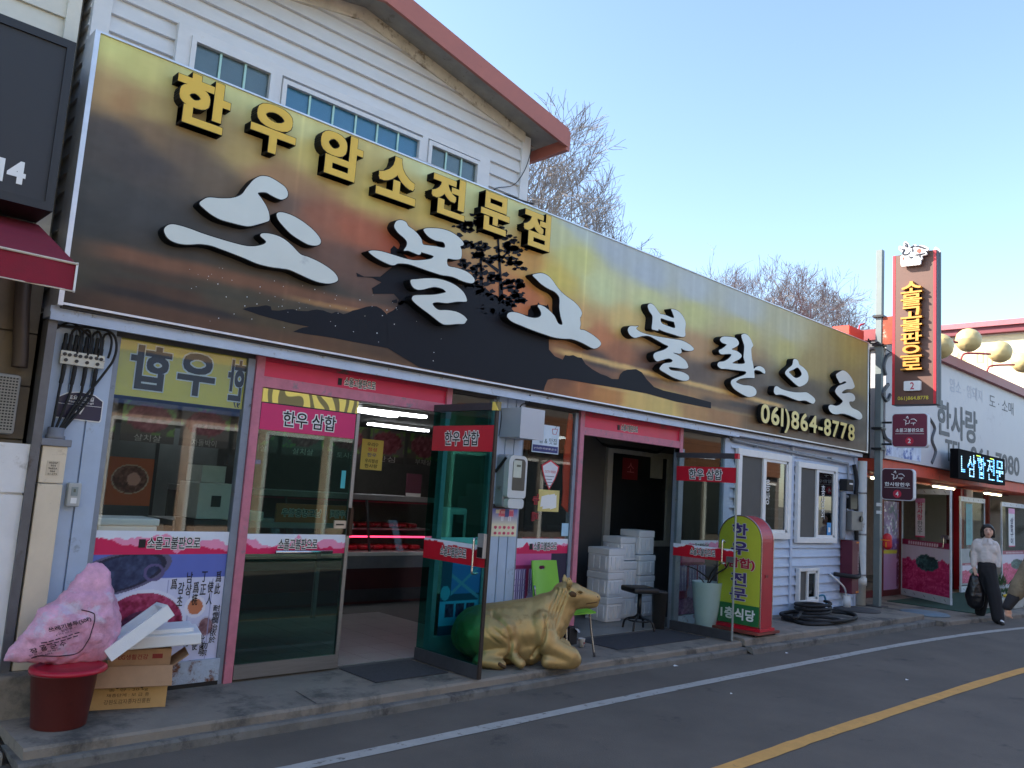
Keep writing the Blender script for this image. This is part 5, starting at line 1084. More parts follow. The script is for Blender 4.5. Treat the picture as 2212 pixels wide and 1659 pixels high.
for s in (1, -1):
    e = onside(.47, .635, -.004, s); V, Fc = blobmesh([(e - CE * .012, e + CE * .014, .012, .012)], .004, 2); mk('eye', V, Fc, M('eye_gold', (120, 90, 44), .25, .5), body, smooth=True)
    mk('eyelid', *tube(spline([e + CN * s * .012 - CE * .03 - Z_ * .002, e + CN * s * .016 - CE * .01 + Z_ * .016, e + CN * s * .016 + CE * .014 + Z_ * .015, e + CN * s * .012 + CE * .032 - Z_ * .001], 5), .005, 6), gold, body, smooth=True)
    mk('eyelid', *tube(spline([e + CN * s * .012 - CE * .03 - Z_ * .002, e + CN * s * .014 - Z_ * .017, e + CN * s * .012 + CE * .032 - Z_ * .001], 5), .004, 6), gold, body, smooth=True)
    n_ = onside(.640, .597, -.003, s); V, Fc = tube([n_ - CN * s * .004, n_ + CN * s * .002], .009, 10); mk('nostril', V, Fc, M('nostril_dark', (30, 24, 18), .6), body)
    mo = [onside(a, b, .002, s) for a, b in ((.54, .538), (.575, .545), (.61, .551), (.64, .556))]; mk('mouth_line', *tube(spline(mo, 4), .0045, 6), darkgold, body, smooth=True)
    # ear: leaf-shaped cup on the side of the poll
    eb_ = onside(.372, .665, -.01, s) if s > 0 else cw(.372, -.07, .665)
    P = [(0, 0, 0), (-.028, .03, .03), (-.03, .03, .08), (-.01, .02, .125), (.015, .03, .07), (.02, .02, .02)]
    Vv, Ff = blobmesh([(eb_, eb_ + Z_ * .05 + CN * s * .02, .022, .030, tuple(CN), .5), (eb_ + Z_ * .05 + CN * s * .02, eb_ + Z_ * .095 + CN * s * .02 - CE * .008, .030, .008, tuple(CN), .5)], .006, 2); er = mk('ear', Vv, Ff, gold, body, smooth=True)
    Vv, Ff = blobmesh([(eb_ + Z_ * .025 + CN * s * .022, eb_ + Z_ * .085 + CN * s * .028, .012, .006, tuple(CN), .5)], .005, 2); mk('ear_hollow', Vv, Ff, darkgold, er, smooth=True)
hb = onside(.40, .618, -.004); Vv, Ff = blobmesh([(hb - CE * .0, hb + CE * .022 - Z_ * .005, .03, .024, tuple(CN), .5)], .006, 2); mk('horn_scar', Vv, Ff, darkgold, body, smooth=True)
for k in range(3):
    p0 = cw(-.205 + .012 * k, .352 - .022 * k, .055); mk('toe', *blobmesh([(cw(-.225, .325 - .024 * k + .02, .05), cw(-.185, .33 - .024 * k + .02, .03), .020, .016)], .005, 2), darkgold, body, smooth=True)
mk('tongue_wire', *tube(spline([cw(.632, .04, .552), cw(.655, .05, .56), cw(.668, .05, .575)], 4), .003, 6), darkgold, body)

# ================================================================ chair, stool, cup
ch = thing('green_chair', 'lime green plastic chair with slim steel legs behind the gold cow', 'chair', (5.88, -.4, G_))
lime = M('lime_plastic', (122, 184, 52), .4, var=.05); leg_m = M('chair_steel', (150, 150, 152), .25, .9)
def shell(name, fn, nu, nv, t, mat, parent, hole=None):
    V, Fc = [], []; us = np.linspace(0, 1, nu + 1); vs = np.linspace(0, 1, nv + 1)
    for sgn in (0, 1):
        for v in vs:
            for u_ in us: p, n = fn(u_, v); V.append(tuple(np.array(p) - np.array(n) * t * sgn))
    W = nu + 1; K = W * (nv + 1)
    for j in range(nv):
        for i in range(nu):
            if hole and hole((us[i] + us[i + 1]) / 2, (vs[j] + vs[j + 1]) / 2): continue
            a = j * W + i; Fc += [(a, a + 1, a + W + 1, a + W), (K + a + W, K + a + W + 1, K + a + 1, K + a)]
    for i in range(nu): Fc += [(i, K + i, K + i + 1, i + 1), (nv * W + i, nv * W + i + 1, K + nv * W + i + 1, K + nv * W + i)]
    for j in range(nv): a = j * W; Fc += [(a, a + W, K + a + W, K + a), (a + nu, K + a + nu, K + a + W + nu, a + W + nu)]
    return mk(name, V, Fc, mat, parent, smooth=False)
cx0, cx1, cyb, cyf = 5.69, 6.07, -.22, -.64; SHt = .555 + .0
def seatf(u_, v):
    x = cx0 + (cx1 - cx0) * u_; y = cyb + (cyf - cyb) * v; z = .545 - .018 * math.sin(math.pi * u_) * math.sin(math.pi * v) - .03 * max(0, v - .8) * 5 * .6; return (x, y, z), (0, 0, 1)
def backf(u_, v):
    w_ = 1 - .10 * v; x = (cx0 + cx1) / 2 + (u_ - .5) * (cx1 - cx0) * w_; z = .60 + .345 * v; y = cyb + .03 + .07 * v + .05 * (1 - (2 * u_ - 1) ** 2) * .8; return (x, y, z), (0, -1, 0)
shell('seat', seatf, 10, 10, .014, lime, ch); shell('backrest', backf, 40, 40, .012, lime, ch, hole=lambda a, b: ((a - .5) / .12) ** 2 + ((b - .80) / .06) ** 2 < 1)
for sx, x in ((-1, cx0 + .03), (1, cx1 - .03)):
    mk('leg', *tube(spline([(x, cyf + .05, .53), (x + .012 * sx, cyf + .03, .35), (x + .03 * sx, cyf - .01, G_ + .004)], 4), .011, 10), leg_m, ch, smooth=True)
    mk('leg', *tube(spline([(x + .006 * sx, cyb + .055, .72), (x, cyb + .03, .54), (x + .01 * sx, cyb + .05, .3), (x + .02 * sx, cyb + .11, G_ + .004)], 4), .011, 10), leg_m, ch, smooth=True)
mk('stretcher', *tube([(cx0 + .03, cyf + .05, .525), (cx0 + .03, cyb + .03, .525)], .010, 8), leg_m, ch); mk('stretcher', *tube([(cx1 - .03, cyf + .05, .525), (cx1 - .03, cyb + .03, .525)], .010, 8), leg_m, ch)
fz = .131
sl = thing('stool', 'black padded swivel stool standing inside the restaurant doorway', 'stool', (7.72, .10, fz))
sc_ = np.array([7.72, .10]); V, Fc = bevel(obox((7.72, .10, .575), (.92, -.38, 0), (.38, .92, 0), Z_, .165, .165, .032), BF, .022, 3); mk('seat', V, Fc, M('black_vinyl', (30, 30, 32), .45, var=.15), sl, smooth=True)
mk('column', *tube([(7.72, .10, .26), (7.72, .10, .55)], .024, 12), blackplastic, sl, smooth=True)
for k in range(4):
    a = math.radians(20 + 90 * k); d = np.array([math.cos(a), math.sin(a), 0]); c3 = np.array([7.72, .10, 0])
    mk('leg', *tube(spline([c3 + Z_ * .33, c3 + d * .04 + Z_ * .27, c3 + d * .12 + Z_ * .245, c3 + d * .165 + Z_ * .215, c3 + d * .185 + Z_ * (fz + .002)], 5), .012, 8), blackplastic, sl, smooth=True)
mk('foot_ring', *tube([(7.72 + .125 * math.cos(t), .10 + .125 * math.sin(t), .235) for t in np.linspace(0, 2 * math.pi, 33)], .009, 8, False), blackplastic, sl, smooth=True)
p = gp(1256, 1397, G_ + .008); cu = thing('paper_cup', 'white paper cup standing on the pavement under the lime chair', 'paper cup', (p[0], p[1], G_ + .008)); lathe('cup', (p[0], p[1], G_ + .0085), [(0, .002), (.024, 0), (.034, .075), (.036, .077), (.034, .079), (.032, .075), (.023, .006), (0, .006)], M('paper_white', (226, 224, 220), .6, var=.03), cu, 24); box('printed_mark', p[0] - .01, p[0] + .008, p[1] - .034, p[1] - .0325, G_ + .04, G_ + .055, M('faded_red', (170, 96, 90), .7), cu)
p = (6.33, -.10); bb_ = thing('black_carton', 'small black carton against the pink door jamb behind the lime chair', 'carton', (p[0], p[1], G_)); mk('carton', *bevel(boxv(p[0] - .06, p[0] + .06, p[1] - .05, p[1] + .05, G_ + .001, G_ + .17), BF, .004), black, bb_); mk('flap', obox((p[0] + .06, p[1] - .05, G_ + .14), (.4, -.6, -.7), (.8, .6, 0), (.42, -.56, .71), .03, .05, .002), BF, M('paper_grey', (190, 190, 190), .7), bb_)

# ================================================================ foam boxes inside the restaurant door
def foam_box(c, hx, hy, h, label):
    t = thing('foam_box', label, 'foam box', (c[0], c[1], c[2]), 'white foam boxes stacked inside the restaurant doorway')
    z0 = c[2] + .001; zl = z0 + h * .70
    mk('tub', *bevel(boxv(c[0] - hx + .006, c[0] + hx - .006, c[1] - hy + .006, c[1] + hy - .006, z0, zl), BF, .01), foam, t)
    mk('lid', *bevel(boxv(c[0] - hx, c[0] + hx, c[1] - hy, c[1] + hy, zl + .001, z0 + h - .003), BF, .012), foam, t)
    for k in (-.55, 0, .55):
        box('rib', c[0] + k * hx - hx * .18, c[0] + k * hx + hx * .18, c[1] - hy - .007, c[1] - hy + .012, z0 + h * .14, zl - h * .06, foam, t); box('rib', c[0] - hx - .007, c[0] - hx + .012, c[1] + k * hy - hy * .18, c[1] + k * hy + hy * .18, z0 + h * .14, zl - h * .06, foam, t)
H_ = .285
for i, w_ in enumerate(('bottom', 'middle', 'top')): foam_box((7.87, .74, fz + i * H_), .15, .17, H_, 'white foam box, %s of the left stack inside the restaurant doorway' % w_)
for i, w_ in enumerate(('bottom', 'middle')): foam_box((8.24, .84, fz + i * H_ * 1.22), .16, .17, H_ * 1.2, 'white foam box, %s of the middle stack behind the stool' % w_)
foam_box((8.26, .86, fz + 2 * H_ * 1.22), .15, .15, H_, 'white foam box on top of the middle stack behind the stool')
for i, w_ in enumerate(('bottom', 'second from the bottom', 'third from the bottom')): foam_box((8.63, .86, fz + i * .255), .17, .18, .25, 'white foam box, %s of the tallest stack' % w_)
foam_box((8.64, .87, fz + 3 * .255), .16, .16, .30, 'white foam box on top of the tallest stack inside the doorway')
tbm = thing('grey_bin', 'dark grey plastic bin standing beside the restaurant door post', 'bin', (8.04, .05, fz)); lathe('tub', (8.04, .06, fz), [(0, .004), (.085, 0), (.11, .40), (.118, .405), (.118, .42), (.105, .42), (.08, .02), (0, .02)], M('dark_grey_plastic', (66, 66, 68), .5), tbm, 4)

# ================================================================ planter and upright arch sign
pc = (8.56, -.24); pl = thing('planter', 'tall white planter with a bare dead plant behind the open glass door', 'planter', (pc[0], pc[1], G_))
lathe('pot', (pc[0], pc[1], .15), [(0, .004), (.11, 0), (.115, .01), (.15, .25), (.172, .48), (.178, .525), (.178, .53), (.165, .53), (.16, .49), (0, .485)], M('glazed_white', (206, 222, 222), .25, var=.03, coat=.3), pl, 36)
lathe('saucer', (pc[0], pc[1], G_ + .001), [(0, 0), (.13, 0), (.15, .03), (.14, .03), (.12, .015), (0, .015)], white, pl, 32)
lathe('soil', (pc[0], pc[1], .63), [(.155, 0), (.10, .014), (0, .02)], M('dry_soil', (62, 52, 42), .95, var=.3, scale=40), pl, 24)
bark = M('dead_twig', (58, 50, 46), .8, var=.2)
for P in (((0, 0, .5), (-.05, -.06, .62), (-.12, -.16, .72), (-.10, -.24, .80), (-.06, -.30, .90)), ((-.04, -.05, .60), (-.16, .06, .70), (-.22, .16, .73)), ((0, 0, .5), (-.01, -.12, .66), (.03, -.22, .74), (.02, -.32, .90), (.04, -.38, .96)), ((.01, -.2, .72), (.10, -.12, .70)), ((0, .02, .5), (.03, .08, .56), (.0, .12, .60))):
    mk('stem', *tube(spline([(pc[0] + a, pc[1] + b, .12 + c) for a, b, c in P], 4), list(np.linspace(.011, .004, 4 * (len(P) - 1) + 1)), 6), bark, pl, smooth=True)
asx, ay0, ay1 = 8.62, -.34, -.90; ars = thing('arch_sign', 'yellow green arched upright sign in a red case, on a wheeled base', 'standing sign', (8.78, -.62, .15))
ayc = (ay0 + ay1) / 2; aw_ = (ay0 - ay1) / 2; zs = 1.20
def archp(w_, zb, zspring): return [(-w_, zb), (w_, zb)] + [(w_ * math.cos(t), zspring + w_ * math.sin(t)) for t in np.linspace(0, math.pi, 25)]
uxs = np.array([0, -1.0, 0]); th_ = .26
V, Fc = shape2d([archp(aw_, .24, zs)], th_ / 2); mk('case', place(V, (asx + th_ / 2 + .004, ayc, 0), uxs, Z_), Fc, M('red_case', (172, 24, 44), .4, var=.08), ars)
V, Fc = shape2d([archp(aw_ * .965, .25, zs)], 0); fcs = mk('face', place(V, (asx, ayc, 0), uxs, Z_), Fc, M('yellow_green_face', (190, 196, 62), .4, var=.04), ars)
silver = M('silver_edge', (190, 186, 180), .25, .8)
for dx in (.002, th_ + .006): mk('edge_trim', *tube([(asx + dx, ayc - p[0], p[1]) for p in archp(aw_, .24, zs)[1:] + [(-aw_, .24)]], .007, 6), silver, ars)
box('green_footer', asx - .003, asx - .0005, ay1 + .012, ay0 - .012, .25, .475, M('green_footer', (40, 108, 62), .4), ars)
purple = M('purple_ink', (70, 52, 116), .5, var=0); redink = M('red_ink', (186, 34, 52), .5, var=0); lilac = M('lilac_outline', (214, 206, 226), .5, var=0)
for s, zc_, w_, h_, m_ in (('한', 1.305, .20, .17, purple), ('우', 1.105, .22, .15, purple), ('(삼합)', .93, .40, .135, redink), ('전', .755, .20, .15, purple), ('문', .585, .22, .14, purple)): OT('lettering', s, (asx, ayc, zc_), w_, h_, ars, ux=uxs, lift=.002, inkm=m_, outm=lilac, off=.03, grow=.055)
text('lettering', '1층식당', (asx - .003, ayc, .365), .44, .13, whiteink, ars, ux=uxs, lift=.002, off=.03)
box('plinth', asx - .03, asx + th_ + .04, ay1 - .02, ay0 + .02, .205, .238, redfilm, ars); box('trolley', asx - .10, asx + th_ + .14, ay1 - .03, ay0 + .03, .175, .203, M('brown_red_base', (130, 58, 48), .6), ars)
for x in (asx - .06, asx + th_ + .10):
    for y in (ay1 + .02, ay0 - .02): V, Fc = tube([(x, y - .012, .1735), (x, y + .012, .1735)], .022, 12); mk('caster', V, Fc, blackplastic, ars)
box('side_switch', asx + .09, asx + .15, ay1 - .008, ay1, .80, .83, M('switch_red', (120, 30, 36), .5), ars)
# hose and ground covers
hs = thing('garden_hose', 'black hose lying in loose coils on the slab below the small window', 'hose', (11.0, -.5, .15))
P = []
for t in np.linspace(0, 4.2 * math.pi, 60): r1 = .74 + .10 * math.sin(t * .7); r2 = .36 + .05 * math.cos(t * .9); P.append((10.9 + r1 * math.cos(t + 2.6) + .04 * math.sin(3 * t), -.52 + r2 * math.sin(t + 2.6), (.172 + .0035 * t)))
pipe('coil', P + [(11.5, -.02, .24), (11.75, -.04, .32)], .02, rubber, hs, 8, 2)
P = [(10.3, -.35, .17), (10.1, -.7, .17), (10.5, -.85, .17), (11.0, -.75, .17), (10.9, -.5, .18), (10.4, -.4, .2)]; pipe('coil', P, .02, rubber, hs, 8, 6)
P = [(11.1 + .33 * math.cos(t), -.32 + .2 * math.sin(t), .185 + .008 * t) for t in np.linspace(0, 6 * math.pi, 60)]; pipe('coil', P, .02, rubber, hs, 8, 2)
pipe('tap_tail', [(11.80, -.03, .34), (11.86, -.06, .36), (11.95, -.08, .35), (12.0, -.09, .22)], .014, M('blue_tap', (40, 120, 150), .4), hs, 8)
lid = thing('manhole_cover', 'dark round cover lying on the slab near the drainpipe', 'manhole cover', (12.5, -.30, .15)); lathe('cover', (12.55, -.30, .151), [(0, 0), (.33, 0), (.34, .006), (.33, .016), (0, .018)], M('dark_rubber_mat', (72, 70, 70), .8, var=.15), lid, 40)
# litter, weed
for k, (px, py) in enumerate(((690, 1558), (1520, 1400), (1980, 1352), (1115, 1437), (1700, 1412), (1460, 1440), (1580, 1500), (1960, 1470))):
    q = gp(px, py, 0); s = .012 + .008 * (k % 3)
    setp(mk('litter', [(q[0] - s, q[1], .005), (q[0] + s, q[1] - s * .4, .006), (q[0] + s * .7, q[1] + s, .012), (q[0] - s * .6, q[1] + s * .8, .007)], [(0, 1, 2, 3)], whiteink), 'tiny scrap of white paper lying on the asphalt', 'litter', 'paper scraps on the road')
q = gp(693, 1556, 0); wd = thing('weed', 'tiny green weed growing from the kerb foot', 'weed', (q[0], q[1] + .03, 0)); rw = random.Random(2); parts = []
for k in range(26):
    a = rw.uniform(0, 6.28); r1 = rw.uniform(.01, .05); z = rw.uniform(.005, .035); s = .008; c = np.array([q[0] + r1 * math.cos(a), q[1] + .03 + r1 * math.sin(a) * .5, z]); parts.append(([tuple(c), tuple(c + [s, 0, .004]), tuple(c + [s * 1.4, s, .008]), tuple(c + [0, s, .004])], [(0, 1, 2, 3)]))
mk('leaves', *merge(parts), M('weed_green', (70, 104, 50), .6), wd)['kind'] = 'stuff'
# ================================================================ steel pole with its signs
PX = 13.36
pole = thing('steel_pole', 'tall square grey steel pole at the right end of the long sign', 'pole', (PX + .06, -.24, .15))
pm = M('pole_paint', (112, 120, 120), .5, .2, var=.1, scale=4, dirt=(112, 116, 116), damt=.3)
box('shaft', PX + .01, PX + .11, -.30, -.20, .15, 5.95, pm, pole, bev=.006)
box('foot_plate', PX - .06, PX + .2, -.37, -.12, .15, .165, darkalu, pole)
for z in (4.80, 4.32, 2.95, 2.62): box('clamp', PX - .03, PX + .15, -.33, -.165, z, z + .035, black, pole)
for z in (3.05, 2.70): box('arm', PX + .04, PX + .09, -.62, -.31, z, z + .03, black, pole)
for a, b, c in ((PX - .004, 1.72, .055), (PX - .004, 1.60, .05)): box('paper_tag', a - .002, a, -.33, -.25, b, b + c, whiteink, pole)
mk('rusty_plate', boxv(PX + .02, PX + .06, -.50, -.315, 4.34, 4.80), BF, M('rust_sheet', (150, 72, 50), .8, var=.25, dirt=(206, 180, 160), damt=.42, dscale=5), pole)
pipe('cable', [(PX, -.25, 4.38), (PX - .2, -.22, 4.33), (13.1, -.2, 4.40)], .012, rubber, pole, 6)
pipe('cable', [(PX + .05, -.32, 4.30), (PX + .1, -.5, 4.18), (PX + .2, -.9, 4.16), (PX + .6, -.9, 4.25)], .008, rubber, pole, 6)
NX = np.array([0, -1.0, 0])                         # along the projecting sign faces, towards the road
vs = thing('vertical_sign', 'tall brown projecting sign with ochre raised letters, topped by a white cut-out emblem', 'projecting sign', (13.4, -.8, 3.33))
brown = M('brown_panel', (98, 66, 54), .5, var=.05)
box('case', 13.30, 13.50, -1.17, -.50, 3.33, 5.78, M('case_grey', (70, 74, 82), .5, .3), vs)
box('panel', 13.292, 13.299, -1.165, -.505, 3.335, 5.775, brown, vs)
for a, b in ((-1.165, -1.125), (-.545, -.505)): box('red_edge', 13.288, 13.2915, a, b, 3.335, 5.775, M('bright_red', (196, 36, 50), .4), vs)
for a, b in ((13.36, 13.375), (13.43, 13.445)): box('groove', a, b, -1.173, -1.170, 3.33, 5.78, black, vs)
ochre = M('ochre_letter', (206, 142, 50), .45, var=.03)
zt = 5.27; dz = (5.30 - 3.86) / 7
for i, c_ in enumerate('소몰고불판으로'):
    V, Fc = glyphs(c_, .022, .5, 4); mn, mx = V.min(0), V.max(0); V = V - (mn + mx) / 2; V[:, 0] *= .32 / (mx[0] - mn[0]); V[:, 1] *= dz * .93 / (mx[1] - mn[1]); V[:, 2] *= .09
    mk('raised_letter', place(V, (13.245, -.825, 5.30 - dz * (i + .5)), NX, Z_), Fc, ochre, vs)
def plate(pts, x, th_, mat, name, parent):
    V, Fc = shape2d([pts], th_ / 2); return mk(name, place(V, (x, 0, 0), NX, Z_), Fc, mat, parent)
npl = plate(rr(.70, .955, 3.545, 3.70, .02), 13.27, .04, white, 'number_plate', vs); text('lettering', '2', (13.25, -.827, 3.622), .06, .11, M('crimson_ink', (186, 40, 70), .5, var=0), vs, ux=NX, lift=.002, off=.01)
text('lettering', '061)864.8778', (13.289, -.825, 3.425), .46, .075, M('lemon_ink', (222, 200, 70), .5, var=0), vs, ux=NX, lift=.002, off=.008)
# emblem: cut-out white board on top with dark brush strokes
def e2(zx, zy): q = ax_((3400 + zx * .21698) / 1.82278, (940 + zy * .21698) / 1.82278, 13.20); return (-q[1], q[2])
EM = [(645, 200), (640, 150), (665, 130), (712, 150), (735, 70), (760, 50), (800, 75), (835, 130), (850, 150), (900, 115), (945, 98), (960, 125), (1060, 118), (1150, 150), (1180, 180), (1165, 210), (1100, 230), (1140, 245), (1135, 285), (1060, 310), (1065, 360), (1035, 390), (1030, 450), (1000, 470), (860, 485), (720, 500), (680, 480), (675, 330), (700, 310), (690, 240)]
emb = plate([tuple(q) for q in spline([np.array(e2(*p)) for p in EM], 3, True)], 13.225, .05, M('emblem_white', (236, 236, 236), .45, var=.02), 'emblem_board', vs)
slate = M('slate_ink', (78, 80, 88), .5, var=0)
def estroke(P, r0=.012):
    Q = spline([np.array([13.197, -e2(*p)[0], e2(*p)[1]]) for p in P], 5); n = len(Q); mk('brush_stroke', *tube(Q, [r0 * (.45 + .9 * math.sin(math.pi * (i + 1) / (n + 1))) for i in range(n)], 5), slate, emb)
for P in ([(665, 170), (700, 195), (745, 200), (720, 240), (720, 280), (770, 290), (830, 260), (850, 210)], [(750, 95), (765, 85), (790, 115), (795, 145), (765, 140), (750, 110)], [(845, 165), (880, 150), (925, 120)], [(885, 170), (890, 240)], [(930, 150), (1000, 140), (1080, 165), (1150, 185)], [(930, 295), (1000, 290), (1120, 265)], [(1010, 300), (1030, 340)], [(830, 310), (850, 345), (900, 330)]): estroke(P)
q = e2(1010, 220); V, Fc = tube([(13.199, -q[0], q[1]), (13.193, -q[0], q[1])], .035, 18); mk('red_eye', V, Fc, M('emblem_red', (226, 70, 52), .5), emb)
q = e2(860, 425); text('lettering', '정남진 장흥', (13.2, -q[0], q[1]), .19, .04, slate, emb, ux=NX, lift=.004); q = e2(727, 358); box('seal', 13.195, 13.1995, -q[0] - .012, -q[0] + .012, q[1] - .022, q[1] + .022, M('emblem_red', (226, 70, 52)), emb)
plate([tuple(np.array(e2(*p))) for p in ((1150, 210), (1230, 92), (1300, 140), (1325, 190), (1250, 215))], 13.40, .03, MATS['emblem_white'], 'rear_emblem', vs)
plum = M('plum_panel', (108, 34, 58), .45, var=.04); rim = M('sign_rim', (196, 198, 206), .45, var=.04)
def small_sign(y0, y1, z0, z1, name_, num, label, dark):
    t = thing('shop_number_sign', label, 'projecting sign', (13.36, -(y0 + y1) / 2, z0), 'numbered plum signs on the steel pole')
    plate(rr(y0, y1, z0, z1, .06), 13.345, .10, rim, 'case', t); plate(rr(y0 + .012, y1 - .012, z0 + .012, z1 - .012, .05), 13.2935, .003, dark, 'face', t)
    yc = -(y0 + y1) / 2; text('lettering', name_, (13.2915, yc, z0 + (z1 - z0) * .50), (y1 - y0) * .78, .062, whiteink, t, ux=NX, lift=.002, off=.02)
    box('rule', 13.289, 13.2915, yc - (y1 - y0) * .40, yc + (y1 - y0) * .40, z0 + (z1 - z0) * .39, z0 + (z1 - z0) * .40, whiteink, t)
    V, Fc = tube([(13.292, yc, z0 + .10), (13.288, yc, z0 + .10)], .062, 24); mk('number_disc', V, Fc, M('disc_red', (190, 34, 62), .5), t); text('lettering', num, (13.288, yc, z0 + .10), .045, .07, whiteink, t, ux=NX, lift=.002, off=.015)
    zc_ = z0 + (z1 - z0) * .76
    for P in ([(-.09, .03), (-.05, .01), (-.06, -.03), (-.01, -.03), (.0, .02)], [(-.05, .05), (-.03, .08), (-.02, .04)], [(.02, .03), (.07, .035), (.11, .0)], [(.02, -.03), (.09, -.025)], [(-.06, -.06), (-.05, -.03)], [(.06, -.06), (.06, -.03)]):
        mk('cow_mark', *tube(spline([(13.2905, yc - a, zc_ + b) for a, b in P], 4), .006, 5), whiteink, t)
small_sign(.505, 1.045, 2.66, 3.195, '소몰고불판으로', '2', 'plum rounded sign numbered 2 hanging under the tall brown sign', plum)
small_sign(.35, .84, 1.83, 2.325, '한사랑한우', '4', 'dark plum rounded sign numbered 4, lowest on the steel pole', M('dark_plum', (64, 20, 36), .45, var=.04))
rb = thing('red_pouch', 'small red fire extinguisher pouch hanging on the steel pole', 'pouch', (13.40, -.42, 1.06))
mk('pouch', *blobmesh([((13.42, -.40, 1.12), (13.42, -.40, 1.24), .075, .07)], .01, 3), M('red_nylon', (196, 26, 36), .5, var=.1), rb, smooth=True); box('strap', 13.34, 13.345, -.47, -.33, 1.19, 1.205, M('orange_strap', (226, 130, 30), .5), rb); box('pull_tag', 13.338, 13.342, -.42, -.40, 1.09, 1.17, M('orange_strap', (226, 130, 30)), rb)
rx = thing('red_roof_box', 'bright orange red metal box on the roof edge beside the pole', 'box', (13.2, -.05, 4.33)); box('body', 12.72, 13.28, -.05, .22, 4.37, 4.57, M('bright_orange_red', (226, 62, 40), .5, var=.05), rx); box('bracket', 12.95, 13.34, -.12, -.06, 4.34, 4.365, white, rx); pipe('conduit', [(13.2, .0, 4.57), (13.22, -.01, 4.66), (13.30, -.05, 4.70)], .014, M('red_tube', (170, 40, 60), .5), rx, 8)

# ================================================================ right neighbour
rn = thing('market_shop', 'white signed meat shop with orange beam and glass doors beyond the pole', 'building', (18.5, .7, .07))
whs = M('faded_white_sign', (188, 186, 190), .5, var=.05, scale=1.2, dirt=(168, 164, 168), damt=.35, dscale=1.2)
rsb = thing('market_signboard', 'large faded white shop sign with grey lettering and a maroon capping', 'signboard', (18.5, -.2, 2.5))
box('panel', 13.56, 25, -.30, -.05, 2.50, 4.46, whs, rsb); box('capping', 13.50, 25, -.40, .15, 4.46, 4.64, M('maroon_cap', (136, 50, 56), .5, var=.08), rsb)
greyp = M('faded_grey_print', (86, 88, 92), .6, var=.1, scale=6); palep = M('washed_print', (168, 172, 184), .6, var=0)
text('lettering', '한사랑', (17.0, -.30, 3.43), 2.25, .66, greyp, rsb, off=.025); text('lettering', 'TEL', (16.78, -.30, 2.86), .95, .40, greyp, rsb, off=.02); text('lettering', '061-7080', (19.35, -.30, 2.84), 3.3, .42, greyp, rsb, off=.02); text('lettering', '암소 · 암돼지', (17.5, -.30, 4.12), 1.9, .26, palep, rsb); text('lettering', '도 · 소매', (19.75, -.30, 4.10), 1.7, .28, greyp, rsb)
for P in ([(1925, 765), (1915, 770), (1908, 790), (1912, 810)], [(1918, 830), (1906, 850), (1915, 865), (1922, 852)], [(1905, 925), (1912, 945), (1925, 955)], [(2008, 905), (2018, 925), (2012, 950), (2020, 975), (2012, 1000)]):
    mk('brush_stroke', *tube(spline([at(px, py, -.302) for px, py in P], 5), .035, 5), greyp, rsb)
mk('blue_patch', boxv(13.6, 15.1, -.304, -.301, 2.55, 2.85), BF, M('blue_white_print', (196, 206, 224), .6, var=.3, scale=3, dirt=(70, 96, 170), damt=.62, dscale=5), rsb)
box('orange_beam', 13.5, 25, -.22, .7, 2.29, 2.49, M('orange_beam', (206, 78, 54), .6, var=.12, dirt=(150, 66, 50), damt=.4), rn)
box('roof', 13.5, 25, -.2, 6, 4.3, 4.42, M('roof_felt', (110, 110, 112)), rn); box('wall', 13.5, 25, 3.0, 3.1, .07, 4.3, M('market_inner', (150, 140, 136), .8, var=.2), rn); box('end_wall', 13.5, 13.6, .72, 3.0, .07, 4.3, M('dingy_wall', (130, 124, 118), .8, var=.15), rn); box('end_wall', 24.9, 25, .0, 3.0, .07, 4.3, MATS['dingy_wall'], rn)
box('ceiling', 13.6, 24.9, .0, 3.0, 2.5, 2.55, dark_in, rn); box('upper_wall', 13.6, 24.9, .72, .78, 2.26, 2.5, M('dusty_rose', (150, 112, 110), .7), rn)
def meatposter(U, V):
    C = np.empty(U.shape + (3,)); n = vnoise(U, V, 7, 6, 3); n2 = vnoise(U + .3 * n, V, 26, 22, 5)
    C[:] = (214, 206, 222); m = V < .62 + .14 * n; C[m] = np.array((196, 44, 104)) + n2[m][:, None] * np.array((50, 90, 70)) + 10
    e = ((U - .55) / .24) ** 2 + ((V - .58) / .16) ** 2; mm = e < 1 + .3 * n2; C[mm] = np.array((36, 84, 84)) + n2[mm][:, None] * 80
    mm = (V > .88); C[mm] = (150, 40, 80); mm = mm & (np.abs(U - .45) < .32) & (np.abs(V - .94) < .025); C[mm & ((U * 40).astype(int) % 2 == 0)] = (226, 206, 214); return C
def flowers(U, V):
    C = np.empty(U.shape + (3,)); n = vnoise(U, V, 5, 12, 9); n2 = vnoise(U, V, 12, 30, 11); C[:] = (206, 170, 206); m = V > .45; C[m] = np.array((130, 96, 160)) + n[m][:, None] * np.array((70, 80, 70)) + n2[m][:, None] * 40
    C[(n2 > .3) & m] = (226, 224, 236); C[(n < -.35) & m] = (44, 60, 96); C[(V > .40) & (V < .45)] = (226, 222, 70); C[(U > .86) & (n2 > -.1)] = (120, 60, 90); return C
pf = paint('tall_poster', (16.05, .70, .17), X_, Z_, .72, 1.68, flowers, 30, 70, parent=rn)
for x in (15.95, 16.86, 19.75, 22.3, 25.4): box('post', x - .05, x + .05, .68, .80, .07, 2.26, M('maroon_post', (104, 44, 44), .6), rn)
box('sill', 13.6, 16.9, .69, .8, .07, .18, M('maroon_post', (104, 44, 44)), rn)
mint = GLASS('clear_door_glass', (.82, .88, .86), .2, 1.4)
